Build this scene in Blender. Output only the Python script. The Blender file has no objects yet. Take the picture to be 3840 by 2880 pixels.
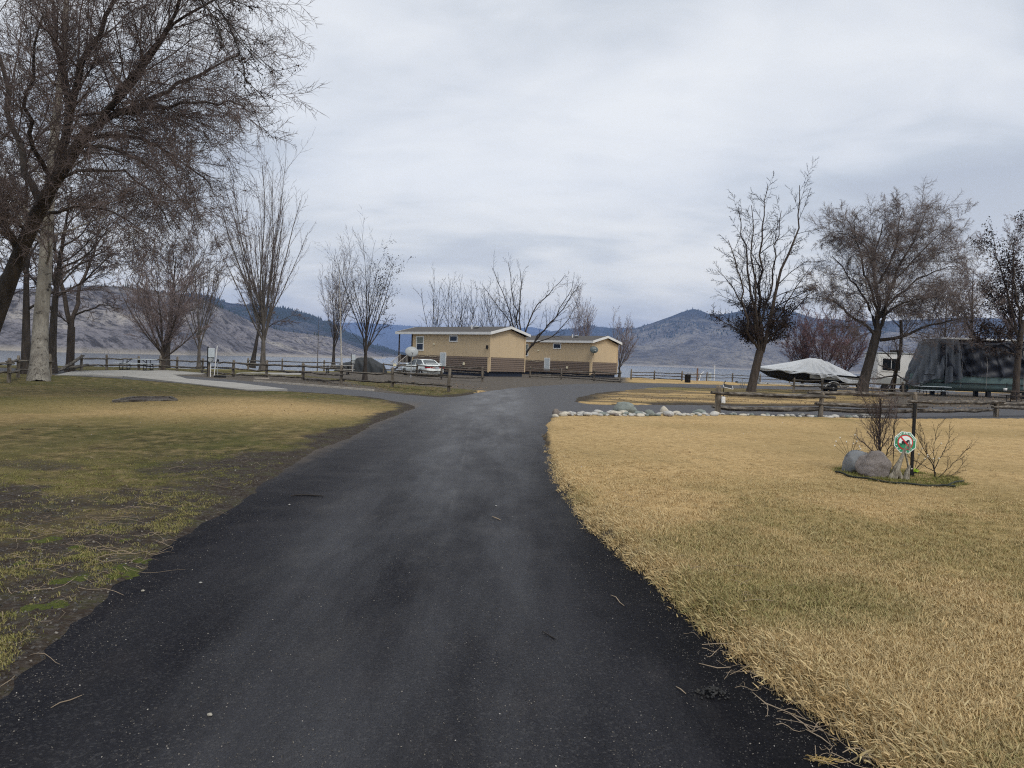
import bpy, math, random
import numpy as np
from mathutils import Vector, Matrix
random.seed(7)
rng = np.random.default_rng(11)
scene = bpy.context.scene
col = scene.collection

# ---------------------------------------------------------------- camera, sky, sun, exposure
EYE = 1.6
F = 2880.0                       # focal length in pixels of the 3840 px wide photograph
SLOPE = 0.035                    # the horizon falls to the right
HOR0 = 1351.0                    # horizon height at the middle column
ROLL = math.atan(SLOPE)
PITCH = math.atan((1440 - HOR0) * math.cos(ROLL) / F)
cam_d = bpy.data.cameras.new('camera')
cam = bpy.data.objects.new('camera', cam_d)
col.objects.link(cam)
cam_d.sensor_width = 36.0
cam_d.lens = 36.0 * F / 3840.0
cam_d.clip_start = 0.05
cam_d.clip_end = 40000
CAM_M = (Matrix.Translation((0, 0, EYE)) @ Matrix.Rotation(math.radians(90) - PITCH, 4, 'X')
         @ Matrix.Rotation(ROLL, 4, 'Z'))
cam.matrix_world = CAM_M
scene.camera = cam
CR = np.array(CAM_M.to_3x3())

def ray(px, py):
    d = CR @ np.array([(px - 1920) / F, -(py - 1440) / F, -1.0])
    return d / d[1]                                  # scaled so that y (depth) is 1

def at(px, py, z=0.0):
    d = ray(px, py)
    t = (z - EYE) / d[2]
    return np.array([d[0] * t, d[1] * t, z])

def atd(px, py, depth):
    d = ray(px, py)
    return np.array([d[0] * depth, depth, EYE + d[2] * depth])

scene.view_settings.view_transform = 'Standard'
scene.view_settings.look = 'None'
scene.view_settings.exposure = 0.42
scene.view_settings.gamma = 1.0
scene.view_settings.use_curve_mapping = False
scene.cycles.pixel_filter_type = 'BLACKMAN_HARRIS'
scene.cycles.filter_width = 1.15
scene.cycles.use_denoising = False

SUN_EL, SUN_AZ = math.radians(50), math.radians(150)
world = bpy.data.worlds.new('World')
scene.world = world
world.use_nodes = True
wt = world.node_tree
wt.nodes.clear()

def N(t, kind, **kw):
    n = t.nodes.new(kind)
    for k, v in kw.items():
        if k == 'inp':
            for a, b in v.items():
                n.inputs[a].default_value = b
        else:
            setattr(n, k, v)
    return n

def ramp(t, fac, stops, interp='LINEAR'):
    r = t.nodes.new('ShaderNodeValToRGB')
    r.color_ramp.interpolation = interp
    e = r.color_ramp.elements
    while len(e) < len(stops):
        e.new(0.5)
    for el, (p, c) in zip(e, stops):
        el.position = p
        el.color = (*c, 1) if len(c) == 3 else c
    t.links.new(fac, r.inputs[0])
    return r.outputs[0]

def math_(t, op, a, b=None, c=None, clamp=False):
    n = t.nodes.new('ShaderNodeMath')
    n.operation = op
    n.use_clamp = clamp
    for i, v in enumerate((a, b, c)):
        if v is None:
            continue
        if isinstance(v, (int, float)):
            n.inputs[i].default_value = v
        else:
            t.links.new(v, n.inputs[i])
    return n.outputs[0]

def mix(t, fac, a, b, blend='MIX'):
    n = t.nodes.new('ShaderNodeMix')
    n.data_type = 'RGBA'
    n.blend_type = blend
    for i, v in ((0, fac), (6, a), (7, b)):
        if isinstance(v, (int, float)):
            n.inputs[i].default_value = v
        elif isinstance(v, tuple):
            n.inputs[i].default_value = (*v, 1) if len(v) == 3 else v
        else:
            t.links.new(v, n.inputs[i])
    return n.outputs[2]

def noise(t, vec, scale, detail=4, rough=0.55, out=0, dist=0.0):
    n = N(t, 'ShaderNodeTexNoise', inp={'Scale': scale, 'Detail': detail, 'Roughness': rough, 'Distortion': dist})
    if vec is not None:
        t.links.new(vec, n.inputs['Vector'])
    return n.outputs[out]

# overcast sky: a thin share of clear Nishita sky behind a procedural layer of stratocumulus
tc = N(wt, 'ShaderNodeTexCoord')
sep = N(wt, 'ShaderNodeSeparateXYZ')
wt.links.new(tc.outputs['Generated'], sep.inputs[0])
zc = math_(wt, 'MAXIMUM', sep.outputs[2], 0.0)
zz = math_(wt, 'ADD', zc, 0.16)
cx = math_(wt, 'DIVIDE', sep.outputs[0], zz)
cy = math_(wt, 'DIVIDE', sep.outputs[1], zz)
comb = N(wt, 'ShaderNodeCombineXYZ')
wt.links.new(cx, comb.inputs[0]); wt.links.new(cy, comb.inputs[1])
mp = N(wt, 'ShaderNodeMapping', inp={'Rotation': (0, 0, 0.45), 'Scale': (0.8, 1.15, 1.0), 'Location': (3.1, 1.7, 0.0)})
wt.links.new(comb.outputs[0], mp.inputs[0])
n1 = noise(wt, mp.outputs[0], 0.75, 5, 0.5, dist=0.5)
n2 = noise(wt, mp.outputs[0], 2.6, 6, 0.55, dist=0.5)
nn = math_(wt, 'ADD', math_(wt, 'MULTIPLY', n1, 0.76), math_(wt, 'MULTIPLY', n2, 0.24))
cl = ramp(wt, nn, [(0.38, (0.47, 0.495, 0.53)), (0.46, (0.54, 0.57, 0.60)), (0.53, (0.66, 0.68, 0.70)), (0.63, (0.77, 0.78, 0.78))])
lowband = ramp(wt, zc, [(0.0, (1, 1, 1)), (0.07, (0.9, 0.9, 0.9)), (0.22, (0.0, 0.0, 0.0))])
lown = ramp(wt, nn, [(0.42, (0, 0, 0)), (0.56, (1, 1, 1))])
lowf = math_(wt, 'MULTIPLY', math_(wt, 'MULTIPLY', lowband, math_(wt, 'ADD', math_(wt, 'MULTIPLY', lown, 0.50), 0.42)), 0.9)
cl2 = mix(wt, lowf, cl, (1.05, 0.99, 0.84))
sky = N(wt, 'ShaderNodeTexSky')
sky.sky_type = 'NISHITA'
sky.sun_disc = False
sky.sun_elevation = SUN_EL
sky.sun_rotation = SUN_AZ
bg1 = N(wt, 'ShaderNodeBackground', inp={'Strength': 0.1})
wt.links.new(sky.outputs[0], bg1.inputs[0])
bg2 = N(wt, 'ShaderNodeBackground', inp={'Strength': 1.0})
wt.links.new(cl2, bg2.inputs[0])
ms = N(wt, 'ShaderNodeMixShader', inp={0: 0.9})
wt.links.new(bg1.outputs[0], ms.inputs[1]); wt.links.new(bg2.outputs[0], ms.inputs[2])
wo = N(wt, 'ShaderNodeOutputWorld')
wt.links.new(ms.outputs[0], wo.inputs[0])

sun_d = bpy.data.lights.new('sun', 'SUN')
sun_d.energy = 1.5
sun_d.angle = math.radians(25)
sun_d.color = (1.0, 0.95, 0.88)
sun = bpy.data.objects.new('sun', sun_d)
col.objects.link(sun)
sd_ = Vector((math.sin(SUN_AZ) * math.cos(SUN_EL), math.cos(SUN_AZ) * math.cos(SUN_EL), math.sin(SUN_EL)))
sun.rotation_euler = (-sd_).to_track_quat('-Z', 'Y').to_euler()

# ---------------------------------------------------------------- helpers
def tag(o, label=None, cat=None, group=None, kind=None):
    if label: o['label'] = label
    if cat: o['category'] = cat
    if group: o['group'] = group
    if kind: o['kind'] = kind
    return o

def empty(name, loc, rz=0.0, label=None, cat=None, group=None):
    o = bpy.data.objects.new(name, None)
    o.empty_display_size = 0.3
    col.objects.link(o)
    o.location = [float(v) for v in loc]
    o.rotation_euler = (0, 0, rz)
    return tag(o, label, cat, group)

def link(name, me, mat=None, parent=None, loc=None, rz=None):
    o = bpy.data.objects.new(name, me)
    col.objects.link(o)
    if mat is not None and len(me.materials) == 0:
        me.materials.append(mat)
    if parent is not None: o.parent = parent
    if loc is not None: o.location = [float(v) for v in loc]
    if rz is not None: o.rotation_euler = (0, 0, rz)
    return o

def copy_tree(o, parent=None):
    c = o.copy()
    col.objects.link(c)
    c.parent = parent
    for ch in o.children:
        copy_tree(ch, c)
    return c

def np_mesh(name, verts, faces, smooth=False):
    """faces: (n,k) array of equal-sized polygons, or a list of such arrays"""
    if not isinstance(faces, list): faces = [faces]
    faces = [np.asarray(f, dtype=np.int32) for f in faces if len(f)]
    me = bpy.data.meshes.new(name)
    verts = np.asarray(verts, dtype=np.float32)
    me.vertices.add(len(verts))
    me.vertices.foreach_set('co', verts.ravel())
    idx = np.concatenate([f.ravel() for f in faces])
    tot = np.concatenate([np.full(len(f), f.shape[1], np.int32) for f in faces])
    start = np.concatenate([[0], np.cumsum(tot)[:-1]]).astype(np.int32)
    me.loops.add(len(idx))
    me.loops.foreach_set('vertex_index', idx)
    me.polygons.add(len(tot))
    me.polygons.foreach_set('loop_start', start)
    me.polygons.foreach_set('loop_total', tot)
    if smooth:
        me.polygons.foreach_set('use_smooth', np.ones(len(tot), bool))
    me.update(calc_edges=True)
    return me

class MB:
    """collects shapes and links them as one mesh object"""
    def __init__(s): s.v = []; s.f = []; s.sm = []
    def add(s, vs, fs, smooth=False):
        o = len(s.v)
        s.v += [tuple(float(c) for c in v) for v in vs]
        s.f += [tuple(i + o for i in f) for f in fs]
        s.sm += [smooth] * len(fs)
        return s
    def box(s, c, d, rz=0.0, ry=0.0, rx=0.0, bev=0.0):
        R = Matrix.Rotation(rz, 3, 'Z') @ Matrix.Rotation(ry, 3, 'Y') @ Matrix.Rotation(rx, 3, 'X')
        hx, hy, hz = d[0] / 2, d[1] / 2, d[2] / 2
        if bev > 0:
            vs = []; b = min(bev, hx * .9, hy * .9, hz * .9)
            for zi, k in ((-hz, b), (-hz + b, 0), (hz - b, 0), (hz, b)):
                X, Y = hx - k, hy - k
                vs += [(-X, -Y + (b if not k else 0), zi), (-X + (b if not k else 0), -Y, zi), (X - (b if not k else 0), -Y, zi), (X, -Y + (b if not k else 0), zi),
                       (X, Y - (b if not k else 0), zi), (X - (b if not k else 0), Y, zi), (-X + (b if not k else 0), Y, zi), (-X, Y - (b if not k else 0), zi)]
            fs = []
            for r in range(3):
                for i in range(8):
                    a, b2 = r * 8 + i, r * 8 + (i + 1) % 8
                    fs.append((a, b2, b2 + 8, a + 8))
            fs += [tuple(range(7, -1, -1)), tuple(range(24, 32))]
        else:
            vs = [(x, y, z) for z in (-hz, hz) for x, y in ((-hx, -hy), (hx, -hy), (hx, hy), (-hx, hy))]
            fs = [(3, 2, 1, 0), (4, 5, 6, 7), (0, 1, 5, 4), (1, 2, 6, 5), (2, 3, 7, 6), (3, 0, 4, 7)]
        return s.add([R @ Vector(v) + Vector(c) for v in vs], fs)
    def prism(s, pts, axis, a, b):
        """polygon pts (2D) pushed along axis from a to b"""
        n = len(pts)
        def P(p, t):
            return {'x': (t, p[0], p[1]), 'y': (p[0], t, p[1]), 'z': (p[0], p[1], t)}[axis]
        vs = [P(p, a) for p in pts] + [P(p, b) for p in pts]
        fs = [tuple(range(n - 1, -1, -1)), tuple(range(n, 2 * n))] + [(i, (i + 1) % n, n + (i + 1) % n, n + i) for i in range(n)]
        return s.add(vs, fs)
    def tube(s, pts, rad, n=8, flat=1.0, smooth=True, jag=0.0):
        pts = [Vector([float(c) for c in p]) for p in pts]
        if not hasattr(rad, '__len__'): rad = [rad] * len(pts)
        vs = []; prev = None
        for i, p in enumerate(pts):
            t = (pts[min(i + 1, len(pts) - 1)] - pts[max(i - 1, 0)]).normalized()
            if prev is None:
                u = t.cross(Vector((0, 0, 1)))
                if u.length < 1e-3: u = Vector((1, 0, 0))
            else:
                u = prev - t * prev.dot(t)
            u.normalize(); prev = u
            w = t.cross(u)
            for k in range(n):
                a = 2 * math.pi * k / n
                r = rad[i] * (1 + jag * random.uniform(-1, 1))
                vs.append(p + u * math.cos(a) * r + w * math.sin(a) * r * flat)
        fs = [(i * n + k, i * n + (k + 1) % n, (i + 1) * n + (k + 1) % n, (i + 1) * n + k) for i in range(len(pts) - 1) for k in range(n)]
        s.add(vs, fs, smooth)
        return s.add([vs[i] for i in range(n)] + [vs[-n + i] for i in range(n)], [tuple(range(n - 1, -1, -1)), tuple(range(n, 2 * n))])
    def lathe(s, prof, c=(0, 0, 0), n=16, smooth=True):
        """prof: list of (radius, z)"""
        vs = [(c[0] + r * math.cos(2 * math.pi * k / n), c[1] + r * math.sin(2 * math.pi * k / n), c[2] + z) for r, z in prof for k in range(n)]
        fs = [(i * n + k, i * n + (k + 1) % n, (i + 1) * n + (k + 1) % n, (i + 1) * n + k) for i in range(len(prof) - 1) for k in range(n)]
        fs += [tuple(range(n - 1, -1, -1)), tuple(range((len(prof) - 1) * n, len(prof) * n))]
        return s.add(vs, fs, smooth)
    def build(s, name, mat, parent=None, loc=None, rz=None):
        me = bpy.data.meshes.new(name)
        me.from_pydata(s.v, [], s.f)
        me.polygons.foreach_set('use_smooth', s.sm)
        me.materials.append(mat)
        me.update()
        return link(name, me, None, parent, loc, rz)

# value noise in numpy
def _h(ix, iy, seed):
    h = (ix.astype(np.int64) * 374761393 + iy.astype(np.int64) * 668265263 + seed * 1442695041) & 0xffffffff
    h = ((h ^ (h >> 13)) * 1274126177) & 0xffffffff
    return ((h ^ (h >> 16)) & 0xffff) / 65535.0
def vnoise(x, y, seed=0):
    x0 = np.floor(x); y0 = np.floor(y)
    fx = x - x0; fy = y - y0
    fx = fx * fx * (3 - 2 * fx); fy = fy * fy * (3 - 2 * fy)
    a = _h(x0, y0, seed); b = _h(x0 + 1, y0, seed); c = _h(x0, y0 + 1, seed); d = _h(x0 + 1, y0 + 1, seed)
    return (a * (1 - fx) + b * fx) * (1 - fy) + (c * (1 - fx) + d * fx) * fy
def fbm(x, y, seed=0, o=4, g=0.5):
    v = 0; a = 1; t = 0
    for i in range(o):
        v = v + a * vnoise(x * 2 ** i + 17.3 * i, y * 2 ** i - 9.1 * i, seed + i); t += a; a *= g
    return v / t
def smooth(e0, e1, x):
    t = np.clip((x - e0) / (e1 - e0), 0, 1)
    return t * t * (3 - 2 * t)
def sdf(poly, x, y):
    """signed distance to a polygon, positive outside"""
    P = np.asarray(poly, float)
    d2 = np.full(x.shape, 1e18); inside = np.zeros(x.shape, bool)
    for i in range(len(P)):
        a = P[i]; b = P[(i + 1) % len(P)]
        ex, ey = b - a
        wx, wy = x - a[0], y - a[1]
        t = np.clip((wx * ex + wy * ey) / (ex * ex + ey * ey + 1e-12), 0, 1)
        d2 = np.minimum(d2, (wx - t * ex) ** 2 + (wy - t * ey) ** 2)
        c = ((a[1] <= y) & (b[1] > y)) | ((b[1] <= y) & (a[1] > y))
        if abs(ey) > 1e-12:
            inside ^= c & (x < a[0] + (y - a[1]) / ey * ex)
    return np.where(inside, -1, 1) * np.sqrt(d2)
def spline(pts, per=6):
    """Catmull-Rom through open 2D points"""
    P = np.asarray(pts, float); out = []
    for i in range(len(P) - 1):
        p0, p1, p2, p3 = P[max(i - 1, 0)], P[i], P[i + 1], P[min(i + 2, len(P) - 1)]
        for k in range(per):
            t = k / per
            out.append(0.5 * ((2 * p1) + (-p0 + p2) * t + (2 * p0 - 5 * p1 + 4 * p2 - p3) * t * t + (-p0 + 3 * p1 - 3 * p2 + p3) * t ** 3))
    out.append(P[-1])
    return [tuple(p) for p in out]

# ---------------------------------------------------------------- materials
MT = {}
def new_mat(name):
    m = bpy.data.materials.new(name)
    m.use_nodes = True
    t = m.node_tree
    b = t.nodes['Principled BSDF']
    b.inputs['Specular IOR Level'].default_value = 0.3
    MT[name] = m
    return m, t, b
def bump(t, b, h, strength=0.5, dist=0.02):
    n = N(t, 'ShaderNodeBump', inp={'Strength': strength, 'Distance': dist})
    t.links.new(h, n.inputs['Height'])
    t.links.new(n.outputs[0], b.inputs['Normal'])
def obj_co(t, stretch=(1, 1, 1), world=False):
    if world:
        g = N(t, 'ShaderNodeNewGeometry').outputs['Position']
    else:
        g = N(t, 'ShaderNodeTexCoord').outputs['Object']
    m = N(t, 'ShaderNodeMapping', inp={'Scale': stretch})
    t.links.new(g, m.inputs[0])
    return m.outputs[0]
def simple(name, c, rough=0.6, var=0.18, scale=6.0, stretch=(1, 1, 1), bmp=0.0, spec=0.3, metal=0.0, dirt=0.0):
    m, t, b = new_mat(name)
    co = obj_co(t, stretch)
    n = noise(t, co, scale, 6, 0.6)
    lo = tuple(x * (1 - var) for x in c); hi = tuple(min(1, x * (1 + var)) for x in c)
    cc = ramp(t, n, [(0.3, lo), (0.7, hi)])
    if dirt:
        n2 = noise(t, co, scale * 0.35, 5, 0.65)
        f = math_(t, 'MULTIPLY', ramp(t, n2, [(0.48, (0, 0, 0)), (0.7, (1, 1, 1))]), dirt)
        cc = mix(t, f, cc, (0.12, 0.10, 0.08))
    t.links.new(cc, b.inputs['Base Color'])
    b.inputs['Roughness'].default_value = rough
    b.inputs['Specular IOR Level'].default_value = spec
    b.inputs['Metallic'].default_value = metal
    if bmp:
        bump(t, b, noise(t, co, scale * 4, 5, 0.6), bmp, 0.01)
    return m
def bark(name, lo, hi, sc=6.0):
    m, t, b = new_mat(name)
    co = obj_co(t, (1, 1, 0.22))
    n = noise(t, co, sc, 6, 0.65)
    cc = ramp(t, n, [(0.3, lo), (0.7, hi)])
    t.links.new(cc, b.inputs['Base Color'])
    b.inputs['Roughness'].default_value = 0.9
    bump(t, b, n, 0.9, 0.05)
    return m
# ---------------------------------------------------------------- paved areas and the shore (plan view, metres)
def G(*pts):
    return [tuple(at(x, y)[:2]) for x, y in pts]

right_edge = [(2.0, -60), (1.9, -3), (1.75, 1.2)] + G((3350, 2880), (2951, 2586), (2640, 2335), (2430, 2152), (2240, 1996), (2132, 1866), (2066, 1753), (2042, 1660), (2035, 1606), (2057, 1571))
rb_near = G((2090, 1557), (2300, 1556), (2700, 1560), (3076, 1566), (3430, 1572), (3735, 1570)) + [(32, 35), (48, 40)]
rb_far = [(48, 47), (30, 41)] + G((3700, 1528), (3300, 1524), (2900, 1523), (2560, 1519), (2300, 1519), (2190, 1514), (2150, 1505))
isl_top = G((2165, 1490), (2239, 1474), (2330, 1466), (2476, 1453), (2700, 1456), (3000, 1462), (3300, 1468)) + [(48, 66)]
far_top = [(48, 76)] + G((3300, 1456), (3000, 1450), (2700, 1443), (2500, 1438), (2350, 1437), (2170, 1440), (2000, 1449), (1875, 1462), (1790, 1474), (1700, 1487), (1640, 1489), (1560, 1482), (1500, 1478), (1400, 1467), (1240, 1453), (1100, 1441), (953, 1431)) + [(-24, 48), (-40, 47)]
lb_near = [(-40, 41), (-24, 40)] + G((760, 1446), (920, 1466), (1076, 1469), (1354, 1486), (1493, 1508), (1540, 1520), (1554, 1530))
left_edge = G((1510, 1545), (1400, 1590), (1315, 1630), (1180, 1693), (1030, 1775), (868, 1892), (700, 2010), (555, 2121), (330, 2290), (174, 2420), (0, 2580)) + [(-2.35, 1.2), (-2.3, -3), (-2.2, -60)]
ROAD = (spline(right_edge, 4) + spline(rb_near, 3) + spline(rb_far, 3) + spline(isl_top, 3)
        + spline(far_top, 3) + spline(lb_near, 3) + spline(left_edge, 4))
GRAVEL = [  # bare gravel and earth
    G((560, 1412), (700, 1424), (890, 1440), (950, 1431), (1240, 1453), (1500, 1478), (1290, 1436), (1150, 1418), (900, 1410), (700, 1400)),
    G((1150, 1412), (1300, 1425), (1480, 1440), (1700, 1458), (1870, 1470), (2010, 1456), (2345, 1440), (2340, 1410), (1900, 1404), (1400, 1398), (1150, 1396)),
    G((3330, 1490), (3330, 1522), (3700, 1528), (4100, 1530), (4100, 1480), (3600, 1474)),
]
SHORE = [(-700, 20), (-120, 36), (-46, 50), (-36, 54), (-28, 60), (-18, 68), (-8, 92), (0, 98), (10, 94), (16, 90), (26, 86), (40, 82), (90, 76), (160, 60), (700, 0)]
SX = np.array([p[0] for p in SHORE], float); SY = np.array([p[1] for p in SHORE], float)

def zone(x, y):
    """height above the road, green share, earth share, gravel share"""
    near = smooth(3.0, 14.0, y)
    sd = sdf(ROAD, x, y)
    n = fbm(x * 1.1, y * 1.1, 3, 4); n2 = fbm(x * 6.0, y * 6.0, 9, 3)
    left = x < -1.0 - 0.02 * y
    edge = sd - (n - 0.5) * np.where(left, 0.34, 0.30) - (n2 - 0.5) * np.where(left, 0.07, 0.14)
    right_lawn = (x > 0) & (y < 25.2)
    lift = np.where(right_lawn, 0.075, np.where(left & (y < 30), 0.030, 0.045))
    z = -0.03 + smooth(np.where(left, -0.34, -0.02), np.where(left, 0.18, 0.16), edge) * (lift + 0.02)
    big = fbm(x * 0.35, y * 0.35, 21, 3) - 0.5
    z = z + smooth(0.1, 1.5, edge) * (big * 0.10 + (n2 - 0.5) * 0.03 * (1 - smooth(20, 40, y)))
    gr = np.zeros(x.shape)
    for g in GRAVEL:
        gr = np.maximum(gr, 1 - smooth(-0.2, 0.7, sdf(g, x, y) + (n - 0.5) * 1.2))
    # earth beside the left verge, wide close to the camera
    wd = np.where(left, 2.2 * (1 - smooth(3, 17, y)) + 0.55, 0.10)
    dirt = (1 - smooth(wd * 0.25, wd * 1.25, sd + (n - 0.5) * wd * 1.9)) * np.where(left, 1.0, 0.8)
    dirt = np.where(left & (y > 2) & (y < 16), np.maximum(dirt, 0.9 * smooth(0.46, 0.62, fbm(x * 0.8, y * 1.2, 55, 4)) * (1 - smooth(7, 14, y))), dirt)
    patch = fbm(x * 0.28, y * 0.28, 33, 4)
    green = np.where(left, smooth(0.38, 0.62, patch) * 0.85 + 0.15, 0.0)
    # worn straw patch in the far part of the left lawn
    green = np.where(left & (y > 12), green * 0.9 * (1 - 0.9 * smooth(0.1, 0.9, 1 - np.hypot((x + 7.5) / 8.0, (y - 21) / 9.5))), green)
    green = np.where(left & (y > 29), np.maximum(green, 0.8), green)
    gp = smooth(0.52, 0.70, fbm(x * 0.45 + 5, y * 0.45, 71, 4))
    gp = np.maximum(gp * 0.75, 0.95 * smooth(0.0, 0.7, 1 - np.hypot((x - 1.75) / 1.25, (y - 5.1) / 1.0) + (n - 0.5) * 0.9))
    gp = np.maximum(gp, 0.8 * smooth(0.0, 0.7, 1 - np.hypot((x - 2.3) / 1.1, (y - 2.7) / 0.9) + (n - 0.5)))
    green = np.where(right_lawn, gp * 0.62 * (1 - smooth(7, 13, y)), green)
    green = np.where(right_lawn, np.maximum(green, 0.85 * smooth(3.0, 0.4, sdf([(10, 26.5), (20, 29), (60, 42), (60, 44), (10, 27.5)], x, y))), green)
    isl = (x > 0) & (y > 31) & (y < 68)
    dirt = np.where(isl & (y < 45), np.maximum(dirt, (1 - smooth(.3, 1.9, sd + (n - .5) * 1.5)) * .85), dirt)
    dirt = np.where(isl, np.maximum(dirt, .16 + .45 * smooth(.42, .62, fbm(x * .5, y * .9, 88, 4))), dirt)
    green = np.where(isl, 0.25 * smooth(0.4, 0.7, patch) + 0.6 * smooth(6.0, 0.0, np.abs(y - 52 - 0.1 * x)), green)
    z = np.where(edge > 0.45, np.maximum(z, 0.012), z)
    return z, sd, green, dirt, gr

def shore_drop(x, y):
    s = y - np.interp(x, SX, SY)
    s = s + (fbm(x * 0.12, y * 0.12, 5, 3) - 0.5) * 3
    return -np.clip(s, 0, None) * 0.45

# polar sheet of ground, fine in front of the camera
r1 = list(np.geomspace(0.35, 2.3, 14)) + list(np.geomspace(2.35, 125, 300)) + list(np.geomspace(130, 30000, 24))
a1 = list(np.radians(np.linspace(-42, 42, 420))) + list(np.radians(np.linspace(45, 315, 60)))
R_, A_ = np.meshgrid(np.array(r1), np.array(a1), indexing='ij')
GX, GY = np.sin(A_) * R_, np.cos(A_) * R_
z0, sd0, gn0, dt0, gv0 = zone(GX, GY)
GZ = np.maximum(z0 + shore_drop(GX, GY), -9.0)
nr, na = GX.shape
ii, jj = np.meshgrid(np.arange(nr - 1), np.arange(na), indexing='ij')
jn = (jj + 1) % na
quads = np.stack([ii * na + jj, ii * na + jn, (ii + 1) * na + jn, (ii + 1) * na + jj], -1).reshape(-1, 4)[:, ::-1]
verts = np.stack([GX, GY, GZ], -1).reshape(-1, 3)
verts = np.vstack([verts, [[0, 0, 0.0 - 0.03]]])
cap = np.array([[len(verts) - 1, (j + 1) % na, j] for j in range(na)])[:, ::-1]
me = np_mesh('ground', verts, [quads, cap], True)
ca = me.color_attributes.new('zone', 'FLOAT_COLOR', 'POINT')
cd = np.ones((len(verts), 4), np.float32); cd[:-1, 0] = gn0.ravel(); cd[:-1, 1] = dt0.ravel(); cd[:-1, 2] = gv0.ravel()
lf = ((GX < -1.0 - 0.02 * GY) & (GY < 60)) * (1 - 0.88 * smooth(0.05, 0.75, 1 - np.hypot((GX + 8.5) / 9.5, (GY - 20.5) / 8.0)))
cd[:-1, 3] = lf.ravel()
ca.data.foreach_set('color', cd.ravel())

def grass_colours(t, co):
    """world-position colours shared by the turf and its blades: straw, green"""
    n1 = noise(t, co, 0.7, 5, 0.6); n2 = noise(t, co, 9.0, 4, 0.6); n3 = noise(t, co, 0.22, 3, 0.5)
    s = ramp(t, n2, [(0.25, (0.24, 0.155, 0.068)), (0.5, (0.47, 0.325, 0.150)), (0.75, (0.65, 0.470, 0.235))])
    s = mix(t, ramp(t, n1, [(0.35, (0, 0, 0)), (0.7, (0.55, 0.55, 0.55))]), s, (0.53, 0.385, 0.19))
    s = mix(t, ramp(t, n3, [(0.45, (0, 0, 0)), (0.65, (0.5, 0.5, 0.5))]), s, (0.27, 0.20, 0.085))
    n4 = noise(t, co, 2.6, 5, 0.7)
    s = mix(t, ramp(t, n4, [(0.56, (0, 0, 0)), (0.72, (0.55, 0.55, 0.55))]), s, (0.20, 0.145, 0.062))
    g = ramp(t, n2, [(0.25, (0.045, 0.058, 0.018)), (0.5, (0.135, 0.132, 0.038)), (0.8, (0.26, 0.225, 0.085))])
    return s, g

m, t, b = new_mat('turf')
co = obj_co(t, world=True)
zat = N(t, 'ShaderNodeAttribute', attribute_name='zone')
zs = N(t, 'ShaderNodeSeparateColor'); t.links.new(zat.outputs['Color'], zs.inputs[0])
s, g = grass_colours(t, co)
fine = noise(t, co, 26, 5, 0.7)
c = mix(t, math_(t, 'MULTIPLY', zs.outputs[0], 0.95), s, g)
ml = noise(t, obj_co(t, (1.0, 0.8, 1), True), 3.4, 6, 0.7); ml2 = noise(t, obj_co(t, (1.0, 0.7, 1), True), 0.9, 4, 0.6)
mott = ramp(t, ml, [(0.36, (0.028, 0.022, 0.014)), (0.45, (0.062, 0.058, 0.022)), (0.53, (0.12, 0.098, 0.044)), (0.68, (0.27, 0.205, 0.105))])
mott = mix(t, ramp(t, ml2, [(0.45, (0, 0, 0)), (0.6, (0.6, 0.6, 0.6))]), mott, (0.065, 0.075, 0.022))
c = mix(t, math_(t, 'MULTIPLY', zat.outputs['Alpha'], 0.85), c, mott)
dn = noise(t, co, 3.0, 6, 0.7)
earth = ramp(t, dn, [(0.3, (0.020, 0.015, 0.012)), (0.5, (0.050, 0.037, 0.028)), (0.64, (0.062, 0.062, 0.028)), (0.8, (0.13, 0.10, 0.072))])
vor = N(t, 'ShaderNodeTexVoronoi', inp={'Scale': 34.0}); t.links.new(co, vor.inputs['Vector'])
peb = ramp(t, vor.outputs['Color'], [(0.0, (0.05, 0.045, 0.04)), (0.6, (0.11, 0.10, 0.09)), (0.93, (0.17, 0.155, 0.14)), (1.0, (0.38, 0.35, 0.31))])
df = math_(t, 'ADD', math_(t, 'MULTIPLY', zs.outputs[1], 1.5), math_(t, 'MULTIPLY', math_(t, 'SUBTRACT', fine, 0.62), 1.8), clamp=True)
earth2 = mix(t, ramp(t, fine, [(0.45, (0, 0, 0)), (0.6, (0.55, 0.55, 0.55))]), earth, peb)
c = mix(t, df, c, earth2)
grav = mix(t, 0.5, peb, ramp(t, dn, [(0.3, (0.06, 0.052, 0.045)), (0.7, (0.20, 0.17, 0.13))]))
c = mix(t, zs.outputs[2], c, grav)
gp_ = N(t, 'ShaderNodeSeparateXYZ'); t.links.new(co, gp_.inputs[0])
c = mix(t, math_(t, 'MULTIPLY', math_(t, 'ADD', math_(t, 'MULTIPLY', gp_.outputs[2], -1.0), -0.35), 1.2, clamp=True), c, (0.26, 0.24, 0.21))
t.links.new(c, b.inputs['Base Color'])
b.inputs['Roughness'].default_value = 0.95
b.inputs['Specular IOR Level'].default_value = 0.1
hh = math_(t, 'ADD', fine, math_(t, 'MULTIPLY', vor.outputs['Distance'], 0.5))
bump(t, b, hh, 0.9, 0.04)
ground = link('ground', me, m)
tag(ground, 'dry straw coloured winter turf with green patches and bare brown earth verge', kind='structure')

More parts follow.
